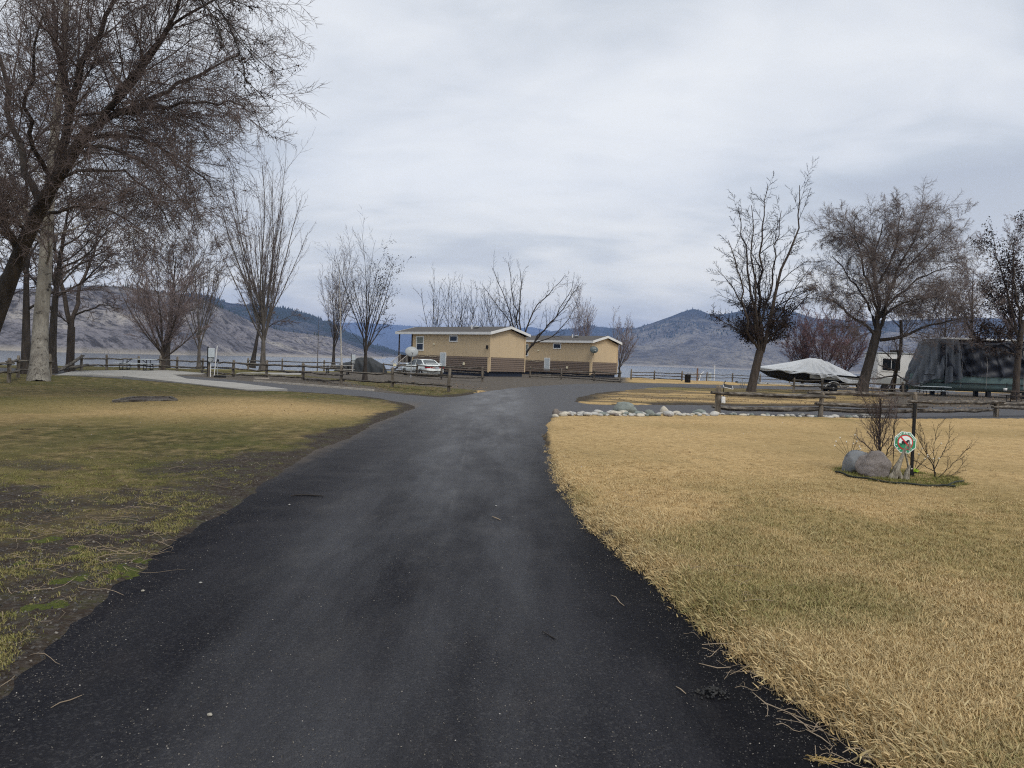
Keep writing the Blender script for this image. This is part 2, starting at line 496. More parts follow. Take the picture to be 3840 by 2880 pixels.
# road sheet: lies at z = 0, its edges run on under the turf
big = [(-70, -62), (70, -62), (70, 80), (-70, 80)]
bx = np.linspace(-60, 60, 61); by = np.linspace(-60, 82, 72)
X, Y = np.meshgrid(bx, by, indexing='ij')
cell = sdf(ROAD, X, Y)
vid = np.arange(X.size).reshape(X.shape)
keep = (np.minimum.reduce([cell[:-1, :-1], cell[1:, :-1], cell[1:, 1:], cell[:-1, 1:]]) < 1.8)
q = np.stack([vid[:-1, :-1], vid[1:, :-1], vid[1:, 1:], vid[:-1, 1:]], -1)[keep]
used = np.unique(q); remap = np.zeros(X.size, int); remap[used] = np.arange(len(used))
V = np.stack([X.ravel()[used], Y.ravel()[used], np.zeros(len(used))], -1)
me = np_mesh('road', V, remap[q])
m, t, b = new_mat('asphalt')
co = obj_co(t, world=True)
sp = N(t, 'ShaderNodeSeparateXYZ'); t.links.new(co, sp.inputs[0])
n_big = noise(t, obj_co(t, (1.4, 0.22, 1), True), 1.0, 5, 0.55)
n_mid = noise(t, co, 2.2, 6, 0.65)
n_fin = noise(t, co, 90, 3, 0.7)
v1 = N(t, 'ShaderNodeTexVoronoi', inp={'Scale': 85.0}); t.links.new(co, v1.inputs['Vector'])
v2 = N(t, 'ShaderNodeTexVoronoi', inp={'Scale': 230.0}); t.links.new(co, v2.inputs['Vector'])
base = ramp(t, n_big, [(0.3, (0.0045, 0.0045, 0.008)), (0.5, (0.009, 0.009, 0.013)), (0.7, (0.020, 0.020, 0.025))])
base = mix(t, ramp(t, n_mid, [(0.52, (0, 0, 0)), (0.72, (0.45, 0.45, 0.45))]), base, (0.026, 0.023, 0.024))
# pavement colour turns greyer farther along
farf = ramp(t, math_(t, 'ADD', math_(t, 'DIVIDE', sp.outputs[1], 60.0), math_(t, 'MULTIPLY', math_(t, 'SUBTRACT', n_mid, 0.5), 0.12)), [(0.10, (0, 0, 0)), (0.42, (0.85, 0.85, 0.85))])
base = mix(t, farf, base, mix(t, n_mid, (0.082, 0.083, 0.090), (0.125, 0.124, 0.126)))
dust = ramp(t, noise(t, obj_co(t, (2.6, 0.45, 1), True), 0.9, 6, 0.62), [(0.58, (0, 0, 0)), (0.90, (0.75, 0.75, 0.75))])
dust2 = math_(t, 'MULTIPLY', dust, math_(t, 'ADD', math_(t, 'MULTIPLY', farf, 0.55), 0.22))
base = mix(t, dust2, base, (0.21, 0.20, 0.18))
speck = ramp(t, v1.outputs['Color'], [(0.62, (0, 0, 0)), (0.88, (0.6, 0.6, 0.6)), (1.0, (1, 1, 1))])
sf = math_(t, 'MULTIPLY', speck, math_(t, 'SUBTRACT', 1.0, math_(t, 'DIVIDE', sp.outputs[1], 16.0), clamp=True))
base = mix(t, math_(t, 'MULTIPLY', sf, 0.75), base, (0.070, 0.068, 0.070))
white = ramp(t, v2.outputs['Color'], [(0.94, (0, 0, 0)), (0.97, (1, 1, 1))])
base = mix(t, math_(t, 'MULTIPLY', math_(t, 'MULTIPLY', white, 0.45), ramp(t, n_mid, [(0.4, (0.15, 0.15, 0.15)), (0.7, (1, 1, 1))])), base, (0.24, 0.23, 0.22))
# pale seam down the middle
seam = math_(t, 'ABSOLUTE', math_(t, 'ADD', sp.outputs[0], math_(t, 'ADD', math_(t, 'MULTIPLY', sp.outputs[1], 0.035), math_(t, 'SUBTRACT', math_(t, 'MULTIPLY', math_(t, 'SUBTRACT', n_mid, 0.5), 0.14), -0.30))))
sm_ = math_(t, 'MULTIPLY', ramp(t, seam, [(0.0, (1, 1, 1)), (0.035, (0, 0, 0))]), ramp(t, noise(t, co, 1.1, 3), [(0.42, (0, 0, 0)), (0.6, (0.28, 0.28, 0.28))]))
sm_ = math_(t, 'MULTIPLY', sm_, math_(t, 'MULTIPLY', math_(t, 'SUBTRACT', sp.outputs[1], 6.0), 0.25, clamp=True))
base = mix(t, sm_, base, (0.16, 0.16, 0.165))
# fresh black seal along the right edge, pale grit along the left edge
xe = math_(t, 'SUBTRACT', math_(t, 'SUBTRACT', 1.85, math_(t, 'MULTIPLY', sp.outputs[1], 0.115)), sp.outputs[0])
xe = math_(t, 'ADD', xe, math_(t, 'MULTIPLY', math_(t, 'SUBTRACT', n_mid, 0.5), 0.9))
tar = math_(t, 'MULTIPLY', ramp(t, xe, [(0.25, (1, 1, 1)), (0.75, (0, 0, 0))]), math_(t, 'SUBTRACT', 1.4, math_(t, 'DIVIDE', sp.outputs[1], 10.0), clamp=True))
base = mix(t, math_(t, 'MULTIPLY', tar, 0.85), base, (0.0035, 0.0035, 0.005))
le = math_(t, 'SUBTRACT', math_(t, 'MULTIPLY', sp.outputs[0], -1.0), 2.72)
le = math_(t, 'ADD', le, math_(t, 'MULTIPLY', math_(t, 'SUBTRACT', n_mid, 0.5), 0.5))
grit = math_(t, 'MULTIPLY', ramp(t, le, [(0.15, (0, 0, 0)), (0.55, (0.75, 0.75, 0.75))]), math_(t, 'MULTIPLY', math_(t, 'SUBTRACT', sp.outputs[1], 7.0), 0.25, clamp=True))
grit = math_(t, 'MULTIPLY', grit, math_(t, 'MULTIPLY', math_(t, 'SUBTRACT', 28.0, sp.outputs[1]), 0.3, clamp=True))
base = mix(t, grit, base, (0.115, 0.095, 0.075))
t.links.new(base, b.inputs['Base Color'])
rr = ramp(t, n_big, [(0.3, (0.78, 0.78, 0.78)), (0.7, (0.5, 0.5, 0.5))])
t.links.new(rr, b.inputs['Roughness'])
wet = ramp(t, noise(t, obj_co(t, (1.6, 0.3, 1), True), 0.9, 4, 0.6), [(0.35, (0.15, 0.15, 0.15)), (0.75, (1, 1, 1))])
ctr = math_(t, 'SUBTRACT', 1.0, math_(t, 'ABSOLUTE', math_(t, 'DIVIDE', math_(t, 'ADD', sp.outputs[0], 0.65), 1.7)), clamp=True)
wet = math_(t, 'MULTIPLY', wet, math_(t, 'MULTIPLY', ctr, 1.6, clamp=True))
t.links.new(math_(t, 'ADD', math_(t, 'MULTIPLY', wet, 0.60), 0.10), b.inputs['Specular IOR Level'])
rr = math_(t, 'SUBTRACT', 0.80, math_(t, 'MULTIPLY', wet, 0.30))
t.links.new(rr, b.inputs['Roughness'])
fade = math_(t, 'SUBTRACT', 1.0, math_(t, 'DIVIDE', sp.outputs[1], 26.0), clamp=True)
hgt = math_(t, 'MULTIPLY', math_(t, 'ADD', math_(t, 'MULTIPLY', v1.outputs['Distance'], -1.0), math_(t, 'MULTIPLY', n_fin, 0.6)), math_(t, 'ADD', math_(t, 'MULTIPLY', fade, 0.9), 0.1))
bump(t, b, hgt, 0.8, 0.016)
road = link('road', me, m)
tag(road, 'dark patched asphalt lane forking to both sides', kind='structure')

# lake
m, t, b = new_mat('lake_water')
co = obj_co(t, (0.25, 1.0, 1), True)
wn = math_(t, 'ADD', noise(t, co, 1.2, 4, 0.6), math_(t, 'MULTIPLY', noise(t, co, 0.12, 4, 0.6), 1.6))
b.inputs['Base Color'].default_value = (0.055, 0.075, 0.095, 1)
b.inputs['Roughness'].default_value = 0.16
b.inputs['Specular IOR Level'].default_value = 0.34
bump(t, b, wn, 0.08, 0.2)
MBw = MB()
rad = [30, 200, 1000, 5000, 28000]; ks = 48
vs = [(0, 0, -3)] + [(r * math.cos(2 * math.pi * k / ks), r * math.sin(2 * math.pi * k / ks), -3) for r in rad for k in range(ks)]
fs = [(0, 1 + k, 1 + (k + 1) % ks) for k in range(ks)] + [(1 + i * ks + k, 1 + (i + 1) * ks + k, 1 + (i + 1) * ks + (k + 1) % ks, 1 + i * ks + (k + 1) % ks) for i in range(len(rad) - 1) for k in range(ks)]
MBw.add(vs, fs)
tag(MBw.build('lake_water', m), 'calm grey blue lake between the campground and the hills', kind='structure')

# ---------------------------------------------------------------- hills
def hor(px): return HOR0 + SLOPE * (px - 1920)
def hill(name, sil, R0, R1, matn, rough_amp, seed, label, nrad=44, naz=320, gul=1.0, back=1.6, lam=None, shore=-3.6, power=0.8):
    """sil: (px, py) skyline; R0: (px, distance) foot; R1: ridge distance factor"""
    px = np.linspace(sil[0][0], sil[-1][0], naz)
    py = np.interp(px, [s[0] for s in sil], [s[1] for s in sil])
    k = np.hanning(5); k /= k.sum()
    pad = np.pad(py, 3, mode='edge'); py = np.convolve(pad, k, 'same')[3:-3]
    r0 = np.interp(px, [s[0] for s in R0], [s[1] for s in R0])
    r1 = r0 * R1 if R1 < 20 else np.full(naz, float(R1))
    H = EYE + (hor(px) - py) / F * r1                      # depth based
    u = np.concatenate([np.linspace(0, 1, nrad), 1 + np.linspace(0.05, back - 1, 12)])
    PX, U = np.meshgrid((px - 1920) / F, u, indexing='xy')
    D = r0[None, :] + (r1 - r0)[None, :] * U
    X, Y = PX * D, D
    lam = lam or (r1.mean() * 0.10)
    n = fbm(X / lam, Y / lam, seed, 5, 0.5)
    rid = 1 - np.abs(2 * fbm(X / lam * 1.4 + 3, Y / lam * 0.8, seed + 7, 5, 0.55) - 1)
    uc = np.clip(U, 0, 1)
    shape = np.where(U <= 1, uc ** power, 1 - 0.45 * (U - 1) / (back - 1))
    env = np.sin(np.pi * np.clip(U, 0, 1)) ** 0.8
    Z = shore + (H[None, :] - shore) * shape + rough_amp * (H[None, :] - shore) * ((n - 0.5) * 1.2 + (rid - 0.75) * gul) * env
    Z += rough_amp * 0.06 * (H[None, :] - shore) * (fbm(X / lam * 9, Y / lam * 9, seed + 2, 3) - 0.5) * np.clip(U * 4, 0, 1)
    Z = np.where(uc <= 0.0, shore - 3, Z)
    # nothing in front of the ridge may stand above its sight line
    lim = EYE + (H[None, :] - EYE) * (D / r1[None, :]) * 0.985
    Z = np.where((U < 1) & (H[None, :] > EYE), np.minimum(Z, np.maximum(lim, -3.2 + 0 * Z)), Z)
    nu, npx = X.shape
    i, j = np.meshgrid(np.arange(nu - 1), np.arange(npx - 1), indexing='ij')
    q = np.stack([i * npx + j, i * npx + j + 1, (i + 1) * npx + j + 1, (i + 1) * npx + j], -1).reshape(-1, 4)
    me = np_mesh(name, np.stack([X, Y, Z], -1).reshape(-1, 3), q, True)
    o = link(name, me, matn)
    tag(o, label, kind='structure')
    return X, Y, Z, U

def hill_mat(name, c1, c2, c3, sc, rocky, sand=0.0, wood=None):
    m, t, b = new_mat(name)
    co = obj_co(t, world=True)
    a = noise(t, co, sc, 7, 0.6); a2 = noise(t, co, sc * 6, 6, 0.7)
    c = ramp(t, a, [(0.32, c1), (0.5, c2), (0.68, c3)])
    hp = N(t, 'ShaderNodeSeparateXYZ'); t.links.new(co, hp.inputs[0])
    if wood:
        wf = math_(t, 'ADD', math_(t, 'DIVIDE', math_(t, 'SUBTRACT', hp.outputs[2], wood[0]), wood[1]), math_(t, 'MULTIPLY', math_(t, 'SUBTRACT', a2, 0.5), 2.5), clamp=True)
        c = mix(t, math_(t, 'MULTIPLY', wf, 0.85), c, (0.040, 0.046, 0.046))
    c = mix(t, ramp(t, a2, [(0.48, (0, 0, 0)), (0.60, (rocky,) * 3)]), c, tuple(x * 0.38 for x in c1))
    a3 = noise(t, co, sc * 22, 4, 0.7)
    c = mix(t, ramp(t, a3, [(0.52, (0, 0, 0)), (0.60, (0.6,) * 3)]), c, tuple(x * 0.45 for x in c1))
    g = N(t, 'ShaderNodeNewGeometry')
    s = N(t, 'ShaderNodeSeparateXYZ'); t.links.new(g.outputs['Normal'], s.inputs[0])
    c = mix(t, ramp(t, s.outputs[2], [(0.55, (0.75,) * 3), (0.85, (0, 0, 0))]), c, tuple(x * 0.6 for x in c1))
    p = N(t, 'ShaderNodeSeparateXYZ'); t.links.new(g.outputs['Position'], p.inputs[0])
    c = mix(t, math_(t, 'SUBTRACT', 1.0, math_(t, 'DIVIDE', math_(t, 'ADD', p.outputs[2], 3.0), 4.0 + sand), clamp=True), c, (0.36, 0.33, 0.29))
    t.links.new(c, b.inputs['Base Color'])
    b.inputs['Roughness'].default_value = 1.0
    b.inputs['Specular IOR Level'].default_value = 0.0
    bump(t, b, a2, 1.0, 0.6 / sc * 0.1)
    return m

hmA = hill_mat('rocky_slope', (0.13, 0.128, 0.145), (0.215, 0.205, 0.22), (0.37, 0.345, 0.31), 0.018, 0.9, 0.0, (42.0, 30.0))
hmB = hill_mat('wooded_slope', (0.045, 0.05, 0.055), (0.075, 0.08, 0.085), (0.15, 0.14, 0.13), 0.004, 0.8)
hmE = hill_mat('steppe_slope', (0.095, 0.09, 0.09), (0.20, 0.185, 0.165), (0.33, 0.30, 0.25), 0.0034, 0.5, 4.0, (150.0, 110.0))
hA = hill('rocky_hill', [(-2200, 1040), (-900, 1060), (0, 1085), (200, 1082), (350, 1070), (480, 1078), (620, 1098), (700, 1112), (766, 1128), (850, 1165), (950, 1212), (1050, 1240), (1150, 1252), (1240, 1264), (1330, 1300), (1440, 1340), (1520, 1362)],
     [(-2200, 380), (300, 460), (700, 560), (1000, 760), (1250, 900), (1520, 1300)], 1.55, hmA, 0.26, 101, 'steep brown rocky hill across the lake at the left', 105, 420, 1.3, lam=70, power=0.75)
hB = hill('wooded_hill', [(300, 1150), (560, 1100), (700, 1104), (766, 1114), (853, 1137), (950, 1146), (1033, 1154), (1084, 1163), (1161, 1188), (1238, 1213), (1300, 1250), (1400, 1296), (1500, 1330), (1620, 1349)],
     [(300, 2000), (1620, 2400)], 1.35, hmB, 0.2, 202, 'blue wooded ridge behind the rocky hill')
hC = hill('distant_mountain', [(1000, 1255), (1150, 1222), (1250, 1212), (1340, 1210), (1468, 1218), (1560, 1225), (1700, 1245), (1830, 1243), (1985, 1226), (2040, 1238), (2150, 1262), (2300, 1290), (2400, 1330)],
     [(1000, 9000), (2400, 9500)], 1.25, hmB, 0.15, 303, 'far blue mountain seen beyond the cabins')
hD = hill('forested_ridge', [(1850, 1320), (1950, 1272), (2010, 1256), (2074, 1240), (2120, 1236), (2160, 1234), (2206, 1220), (2240, 1226), (2290, 1231), (2345, 1231), (2400, 1240), (2500, 1270), (2650, 1330)],
     [(1850, 4600), (2650, 4800)], 1.25, hmB, 0.22, 404, 'low ridge with dark conifers between the far mountains')
hE = hill('bare_mountain', [(2130, 1350), (2230, 1305), (2300, 1262), (2345, 1240), (2388, 1226), (2440, 1210), (2497, 1190), (2540, 1172), (2587, 1158), (2620, 1166), (2656, 1182), (2720, 1176), (2800, 1158), (2882, 1147), (2950, 1168), (3050, 1195), (3300, 1205), (3600, 1190), (3840, 1200), (4600, 1170), (5600, 1150)],
     [(2130, 2500), (2600, 2550), (3300, 2300), (5600, 1900)], 1.7, hmE, 0.24, 505, 'broad bare mountain with a pointed top across the lake', 100, 460, 1.2, lam=420, power=1.3)

# conifers on the far ridges, too many to count
pts = []
for (X, Y, Z, U), dens, lo, hgt in ((hB, 5200, 0.5, 12), (hD, 3200, 0.45, 13), (hE, 3600, 0.60, 12), (hC, 700, 0.8, 16), (hA, 220, 0.93, 6)):
    ok = (U > lo) & (U < 1.06)
    w = fbm(X / (X.std() * 0.14), Y / 300, 77, 3)
    ok &= (w > 0.47) | ((U > 0.965) & (w > 0.40))
    I = np.argwhere(ok)
    if len(I) == 0: continue
    s = I[rng.integers(0, len(I), dens)]
    dx = np.gradient(X, axis=1)[s[:, 0], s[:, 1]]
    for k, (a_, b_) in enumerate(s):
        pts.append((X[a_, b_] + rng.uniform(-.5, .5) * dx[k], Y[a_, b_], Z[a_, b_] - 1.5, hgt * rng.uniform(0.6, 1.35)))
pts = np.array(pts)
n = len(pts); kk = 5
ang = np.linspace(0, 2 * np.pi, kk, endpoint=False)
V = np.zeros((n, kk + 1, 3)); w = pts[:, 3] * 0.26
V[:, :kk, 0] = pts[:, 0, None] + w[:, None] * np.cos(ang); V[:, :kk, 1] = pts[:, 1, None] + w[:, None] * np.sin(ang); V[:, :kk, 2] = pts[:, 2, None]
V[:, kk] = pts[:, :3] + np.stack([0 * w, 0 * w, pts[:, 3]], -1)
Fc = np.array([[i, (i + 1) % kk, kk] for i in range(kk)])
Fa = (Fc[None] + (np.arange(n) * (kk + 1))[:, None, None]).reshape(-1, 3)
pm = simple('conifer_green', (0.022, 0.032, 0.026), 1.0)
tag(link('forest', np_mesh('forest', V.reshape(-1, 3), Fa), pm), 'dark conifers scattered along the far ridges', kind='stuff')

# haze: one closed box of thin air round the whole scene
m = bpy.data.materials.new('haze_air'); m.use_nodes = True
t = m.node_tree; t.nodes.clear()
pv = N(t, 'ShaderNodeVolumePrincipled', inp={'Color': (0.36, 0.54, 1.0, 1), 'Density': 1.1e-4, 'Anisotropy': 0.0})
mo = N(t, 'ShaderNodeOutputMaterial'); t.links.new(pv.outputs[0], mo.inputs['Volume'])
HZ = MB().box((0, 0, 300), (64000, 64000, 640))
tag(HZ.build('haze', m), 'thin blue haze over the lake and hills', kind='stuff')
# ---------------------------------------------------------------- trees
def nrm(v): return v / (np.linalg.norm(v, axis=-1, keepdims=True) + 1e-9)
def grow(P, D, L, R, nseg, wander, trop, tip=0.25, droop=0.0, r_=rng):
    n = len(P); pts = np.zeros((n, nseg + 1, 3)); pts[:, 0] = P; D = nrm(D)
    for k in range(nseg):
        D = D + r_.normal(0, wander, (n, 3))
        D[:, 2] += trop - droop * (k + 1) / nseg
        D = nrm(D)
        pts[:, k + 1] = pts[:, k] + D * (L / nseg)[:, None]
    f = np.linspace(0, 1, nseg + 1)
    return pts, R[:, None] * (1 - (1 - tip) * f ** 0.9)[None]
def tubes(pts, rad, sides):
    n, k, _ = pts.shape
    T = np.zeros_like(pts); T[:, 1:-1] = pts[:, 2:] - pts[:, :-2]; T[:, 0] = pts[:, 1] - pts[:, 0]; T[:, -1] = pts[:, -1] - pts[:, -2]
    T = nrm(T)
    ref = np.tile(nrm(rng.normal(size=(n, 3)))[:, None], (1, k, 1))
    U = nrm(np.cross(T, ref)); W = np.cross(T, U)
    a = np.linspace(0, 2 * np.pi, sides, endpoint=False)
    V = pts[:, :, None] + (U[:, :, None] * np.cos(a)[None, None, :, None] + W[:, :, None] * np.sin(a)[None, None, :, None]) * rad[:, :, None, None]
    i, j, s = np.meshgrid(np.arange(n), np.arange(k - 1), np.arange(sides), indexing='ij')
    s2 = (s + 1) % sides; b = i * k * sides
    q = np.stack([b + j * sides + s, b + j * sides + s2, b + (j + 1) * sides + s2, b + (j + 1) * sides + s], -1).reshape(-1, 4)
    return V.reshape(-1, 3), q
def spikes(pts, rad):
    """finest twigs: three sided and ending in a point"""
    n, k, _ = pts.shape
    V, q = tubes(pts[:, :-1], rad[:, :-1], 3) if k > 2 else (None, None)
    if V is None:
        V, q = tubes(pts[:, :2], rad[:, :2], 3); V = V.reshape(n, 2, 3, 3)[:, 0].reshape(-1, 3); q = np.zeros((0, 4), int); k1 = 1
    else: k1 = k - 1
    tip = len(V) + np.arange(n)
    b = np.arange(n) * k1 * 3 + (k1 - 1) * 3
    T = np.vstack([np.stack([b + s, b + (s + 1) % 3, tip], -1) for s in range(3)])
    return np.vstack([V, pts[:, -1]]), q, T
def spawn(pts, rad, L, n, t0, t1, ang, sd, ratio, rr, endk=0.5, flat=0.0, up=0.0, minr=0.0025, r_=rng):
    m, k, _ = pts.shape
    t = t0 + (t1 - t0) * (np.arange(n)[None] + r_.uniform(0, 1, (m, n))) / n
    x = t * (k - 1); i = np.clip(x.astype(int), 0, k - 2); f = (x - i)[..., None]
    mi = np.arange(m)[:, None]
    P = pts[mi, i] * (1 - f) + pts[mi, i + 1] * f
    T = nrm(pts[mi, i + 1] - pts[mi, i])
    Rp = rad[mi, i] * (1 - f[..., 0]) + rad[mi, i + 1] * f[..., 0]
    perp = nrm(np.cross(T, nrm(r_.normal(size=T.shape))))
    perp[..., 2] = perp[..., 2] * (1 - flat) + up
    perp = nrm(perp)
    a = np.radians(np.clip(r_.normal(ang, sd, t.shape), ang - 1.35 * sd, ang + 1.35 * sd))[..., None]
    D = T * np.cos(a) + perp * np.sin(a)
    Ln = L[:, None] * ratio * (1 - endk * t) * r_.uniform(0.65, 1.25, t.shape)
    return P.reshape(-1, 3), D.reshape(-1, 3), Ln.ravel(), np.maximum(Rp.ravel() * rr * r_.uniform(0.8, 1.15, Rp.size), minr)

BK = {
 'dark': bark('dark_bark', (0.018, 0.015, 0.013), (0.075, 0.062, 0.052)),
 'grey': bark('grey_bark', (0.060, 0.052, 0.046), (0.155, 0.138, 0.122)),
 'brown': bark('brown_bark', (0.035, 0.027, 0.022), (0.095, 0.075, 0.06)),
 'twig': simple('twig_bark', (0.125, 0.096, 0.088), 0.8, 0.35, 1.5),
 'mauve': simple('mauve_twig', (0.19, 0.15, 0.145), 0.8, 0.3, 1.0),
 'pale': simple('pale_twig', (0.17, 0.15, 0.14), 0.8, 0.3, 1.0),
 'black': simple('black_twig', (0.020, 0.016, 0.015), 0.8, 0.4, 1.5),
}
m, t, b = new_mat('aspen_bark')
co = obj_co(t)
e1 = noise(t, obj_co(t, (1, 1, 0.5)), 2.2, 6, 0.65)
base = ramp(t, e1, [(0.3, (0.13, 0.115, 0.095)), (0.6, (0.27, 0.25, 0.21)), (0.8, (0.40, 0.375, 0.32))])
sc_ = noise(t, obj_co(t, (1.5, 1.5, 2.6)), 1.1, 5, 0.65)
base = mix(t, ramp(t, sc_, [(0.60, (0, 0, 0)), (0.66, (0.9,) * 3)]), base, (0.022, 0.018, 0.015))
fi = noise(t, obj_co(t, (9, 9, 0.8)), 1.5, 5, 0.75)
zz_ = N(t, 'ShaderNodeSeparateXYZ'); t.links.new(co, zz_.inputs[0])
low = math_(t, 'SUBTRACT', 1.0, math_(t, 'DIVIDE', zz_.outputs[2], 5.0), clamp=True)
base = mix(t, math_(t, 'MULTIPLY', ramp(t, fi, [(0.5, (0, 0, 0)), (0.62, (1, 1, 1))]), low), base, (0.05, 0.042, 0.034))
t.links.new(base, b.inputs['Base Color']); b.inputs['Roughness'].default_value = 0.9
bump(t, b, fi, 0.8, 0.05)
BK['aspen'] = m
LEAF = simple('withered_leaf', (0.028, 0.016, 0.011), 0.8, 0.4, 3.0)
LEAFG = simple('rust_leaf', (0.075, 0.050, 0.022), 0.8, 0.4, 3.0)

TREES = []
def make_tree(name, label, cat, trunk, r0, r1, limbs, levels, barkm, twigm, seed, explicit=None, leaves=None, group=None, sides=(10, 7, 5, 4, 3, 3), wobble=0.0, flare=1.5, trunk_only_to=None, loose=None):
    """trunk: world points; limbs: dict for the first order branches; levels: list of dicts for the finer ones"""
    r_ = np.random.default_rng(seed)
    trunk = np.array(trunk, float)
    base = trunk[0].copy()
    base[2] = base[2] - 0.06
    root = empty(name, base, 0, label, cat, group)
    # resample the trunk
    d = np.concatenate([[0], np.cumsum(np.linalg.norm(np.diff(trunk, axis=0), axis=1))])
    nseg = max(8, int(d[-1] / 0.9)); s = np.linspace(0, d[-1], nseg + 1)
    tp = np.stack([np.interp(s, d, trunk[:, i]) for i in range(3)], -1)
    for _ in range(2): tp[1:-1] = (tp[:-2] + 2 * tp[1:-1] + tp[2:]) / 4
    if wobble: tp[1:] += r_.normal(0, wobble, tp[1:].shape) * [1, 1, 0.2]
    tr = r0 + (r1 - r0) * (s / s[-1]) ** 0.85
    tr[0] *= flare; tr[1] *= 1 + (flare - 1) * 0.2
    tp[0, 2] -= 0.15
    # dense rings near the foot, uneven outline
    V, q = tubes(tp[None], tr[None], 14)
    V += r_.normal(0, r0 * 0.02, V.shape) * [1, 1, 0]
    link('trunk', np_mesh('trunk', V - base, q, True), barkm, root)
    cur = []      # list of (pts, rad, L)
    if explicit:
        for e in explicit:
            pts_ = np.array(e[0], float)
            dd = np.concatenate([[0], np.cumsum(np.linalg.norm(np.diff(pts_, axis=0), axis=1))])
            ss = np.linspace(0, dd[-1], 13)
            ep = np.stack([np.interp(ss, dd, pts_[:, i]) for i in range(3)], -1)
            ep[1:-1] = (ep[:-2] + 2 * ep[1:-1] + ep[2:]) / 4
            ep[1:-1] += r_.normal(0, dd[-1] * 0.008, ep[1:-1].shape)
            er = np.linspace(e[1], e[2], 13)
            cur.append((ep[None], er[None], np.array([dd[-1]])))
            V, q = tubes(ep[None], er[None], 8)
            link('limb', np_mesh('limb', V - base, q, True), barkm, root)
    if limbs:
        l = dict(limbs)
        P, D, L, R = spawn(tp[None], tr[None], np.array([l['len']]), l['n'], l['t0'], l['t1'], l['ang'], l['sd'], 1.0, l['rr'], l.get('endk', 0.5), up=l.get('up', 0.0), r_=r_)
        tdir = nrm(tp[-1] - tp[0]); ca_ = np.clip((nrm(D) * tdir).sum(-1), -1, 1); am = np.degrees(np.arccos(ca_)) / (l['ang'] + 1.35 * l['sd'])
        L = L * (1 + .15 * (l.get('cone', 0.0) > 0) - l.get('cone', 0.0) * am)
        pts_, rad_ = grow(P, D, L, R, 10, l.get('wander', 0.05), l.get('trop', 0.03), 0.22, l.get('droop', 0), r_)
        cur.append((pts_, rad_, L))
        for i in range(len(pts_)):
            V, q = tubes(pts_[i:i + 1], rad_[i:i + 1], sides[1])
            link('limb', np_mesh('limb', V - base, q, True), barkm, root)
    VV = []; QQ = []; TT = [np.zeros((0, 3), int)]; off = 0
    tips = []
    groups = cur
    if loose: groups = groups + loose
    for li, lv in enumerate(levels):
        nxt = []
        for (pp, rd, LL) in groups:
            P, D, L, R = spawn(pp, rd, LL, lv['n'], lv.get('t0', 0.15), lv.get('t1', 0.98), lv['ang'], lv.get('sd', 8), lv['ratio'], lv.get('rr', 0.6), lv.get('endk', 0.45), lv.get('flat', 0), lv.get('up', 0), lv.get('minr', 0.004), r_)
            pts_, rad_ = grow(P, D, L, R, lv.get('nseg', 5), lv.get('wander', 0.08), lv.get('trop', 0.02), lv.get('tip', 0.35), lv.get('droop', 0), r_)
            nxt.append((pts_, rad_, L))
            sd_n = 3 if li >= 1 else 4
            if li == len(levels) - 1:
                V, q, T_ = spikes(pts_, rad_); TT.append(T_ + off)
            else:
                V, q = tubes(pts_, rad_, sd_n)
            VV.append(V); QQ.append(q + off); off += len(V)
        groups = nxt
    if VV:
        link('crown', np_mesh('crown', np.vstack(VV) - base, [np.vstack(QQ), np.vstack(TT)]), twigm, root)
    if leaves:
        P = np.vstack([g[0][:, -1] for g in groups] + [g[0][:, -2] for g in groups])
        key = leaves['where'](P)
        P = P[r_.uniform(size=len(P)) < key]
        if len(P):
            P = np.repeat(P, leaves.get('per', 3), axis=0)
            c = P + r_.normal(0, leaves.get('spread', 0.10), P.shape)
            sz = leaves.get('size', 0.06) * r_.uniform(0.6, 1.3, (len(c), 1))
            a_ = nrm(r_.normal(size=c.shape) + [0, 0, -0.8]); b_ = nrm(np.cross(a_, r_.normal(size=c.shape)))
            nn_ = np.cross(a_, b_)
            V = np.stack([c, c + a_ * sz * 0.9 + b_ * sz * 0.5 + nn_ * sz * 0.2, c + a_ * sz * 2.1, c + a_ * sz * 0.9 - b_ * sz * 0.5 + nn_ * sz * 0.2], 1)
            idx = np.arange(len(c))[:, None] * 4
            q = np.vstack([idx + np.array([0, 1, 2]), idx + np.array([0, 2, 3])])
            o = link('leaves', np_mesh('leaves', V.reshape(-1, 3) - base, q), leaves.get('mat', LEAF), root)
            o['kind'] = 'stuff'
    TREES.append(root)
    return root

def up_trunk(px, py, top_px, top_py, depth=None, mid=0.0, z=0.0):
    """trunk from a foot in the photograph to a height in the photograph, standing upright in depth"""
    b_ = at(px, py, z) if depth is None else atd(px, py, depth)
    if depth is not None: b_[2] = z
    t_ = atd(top_px, top_py, b_[1])
    m_ = (b_ + t_) / 2 + np.array([mid, 0, 0])
    return [b_, m_, t_]

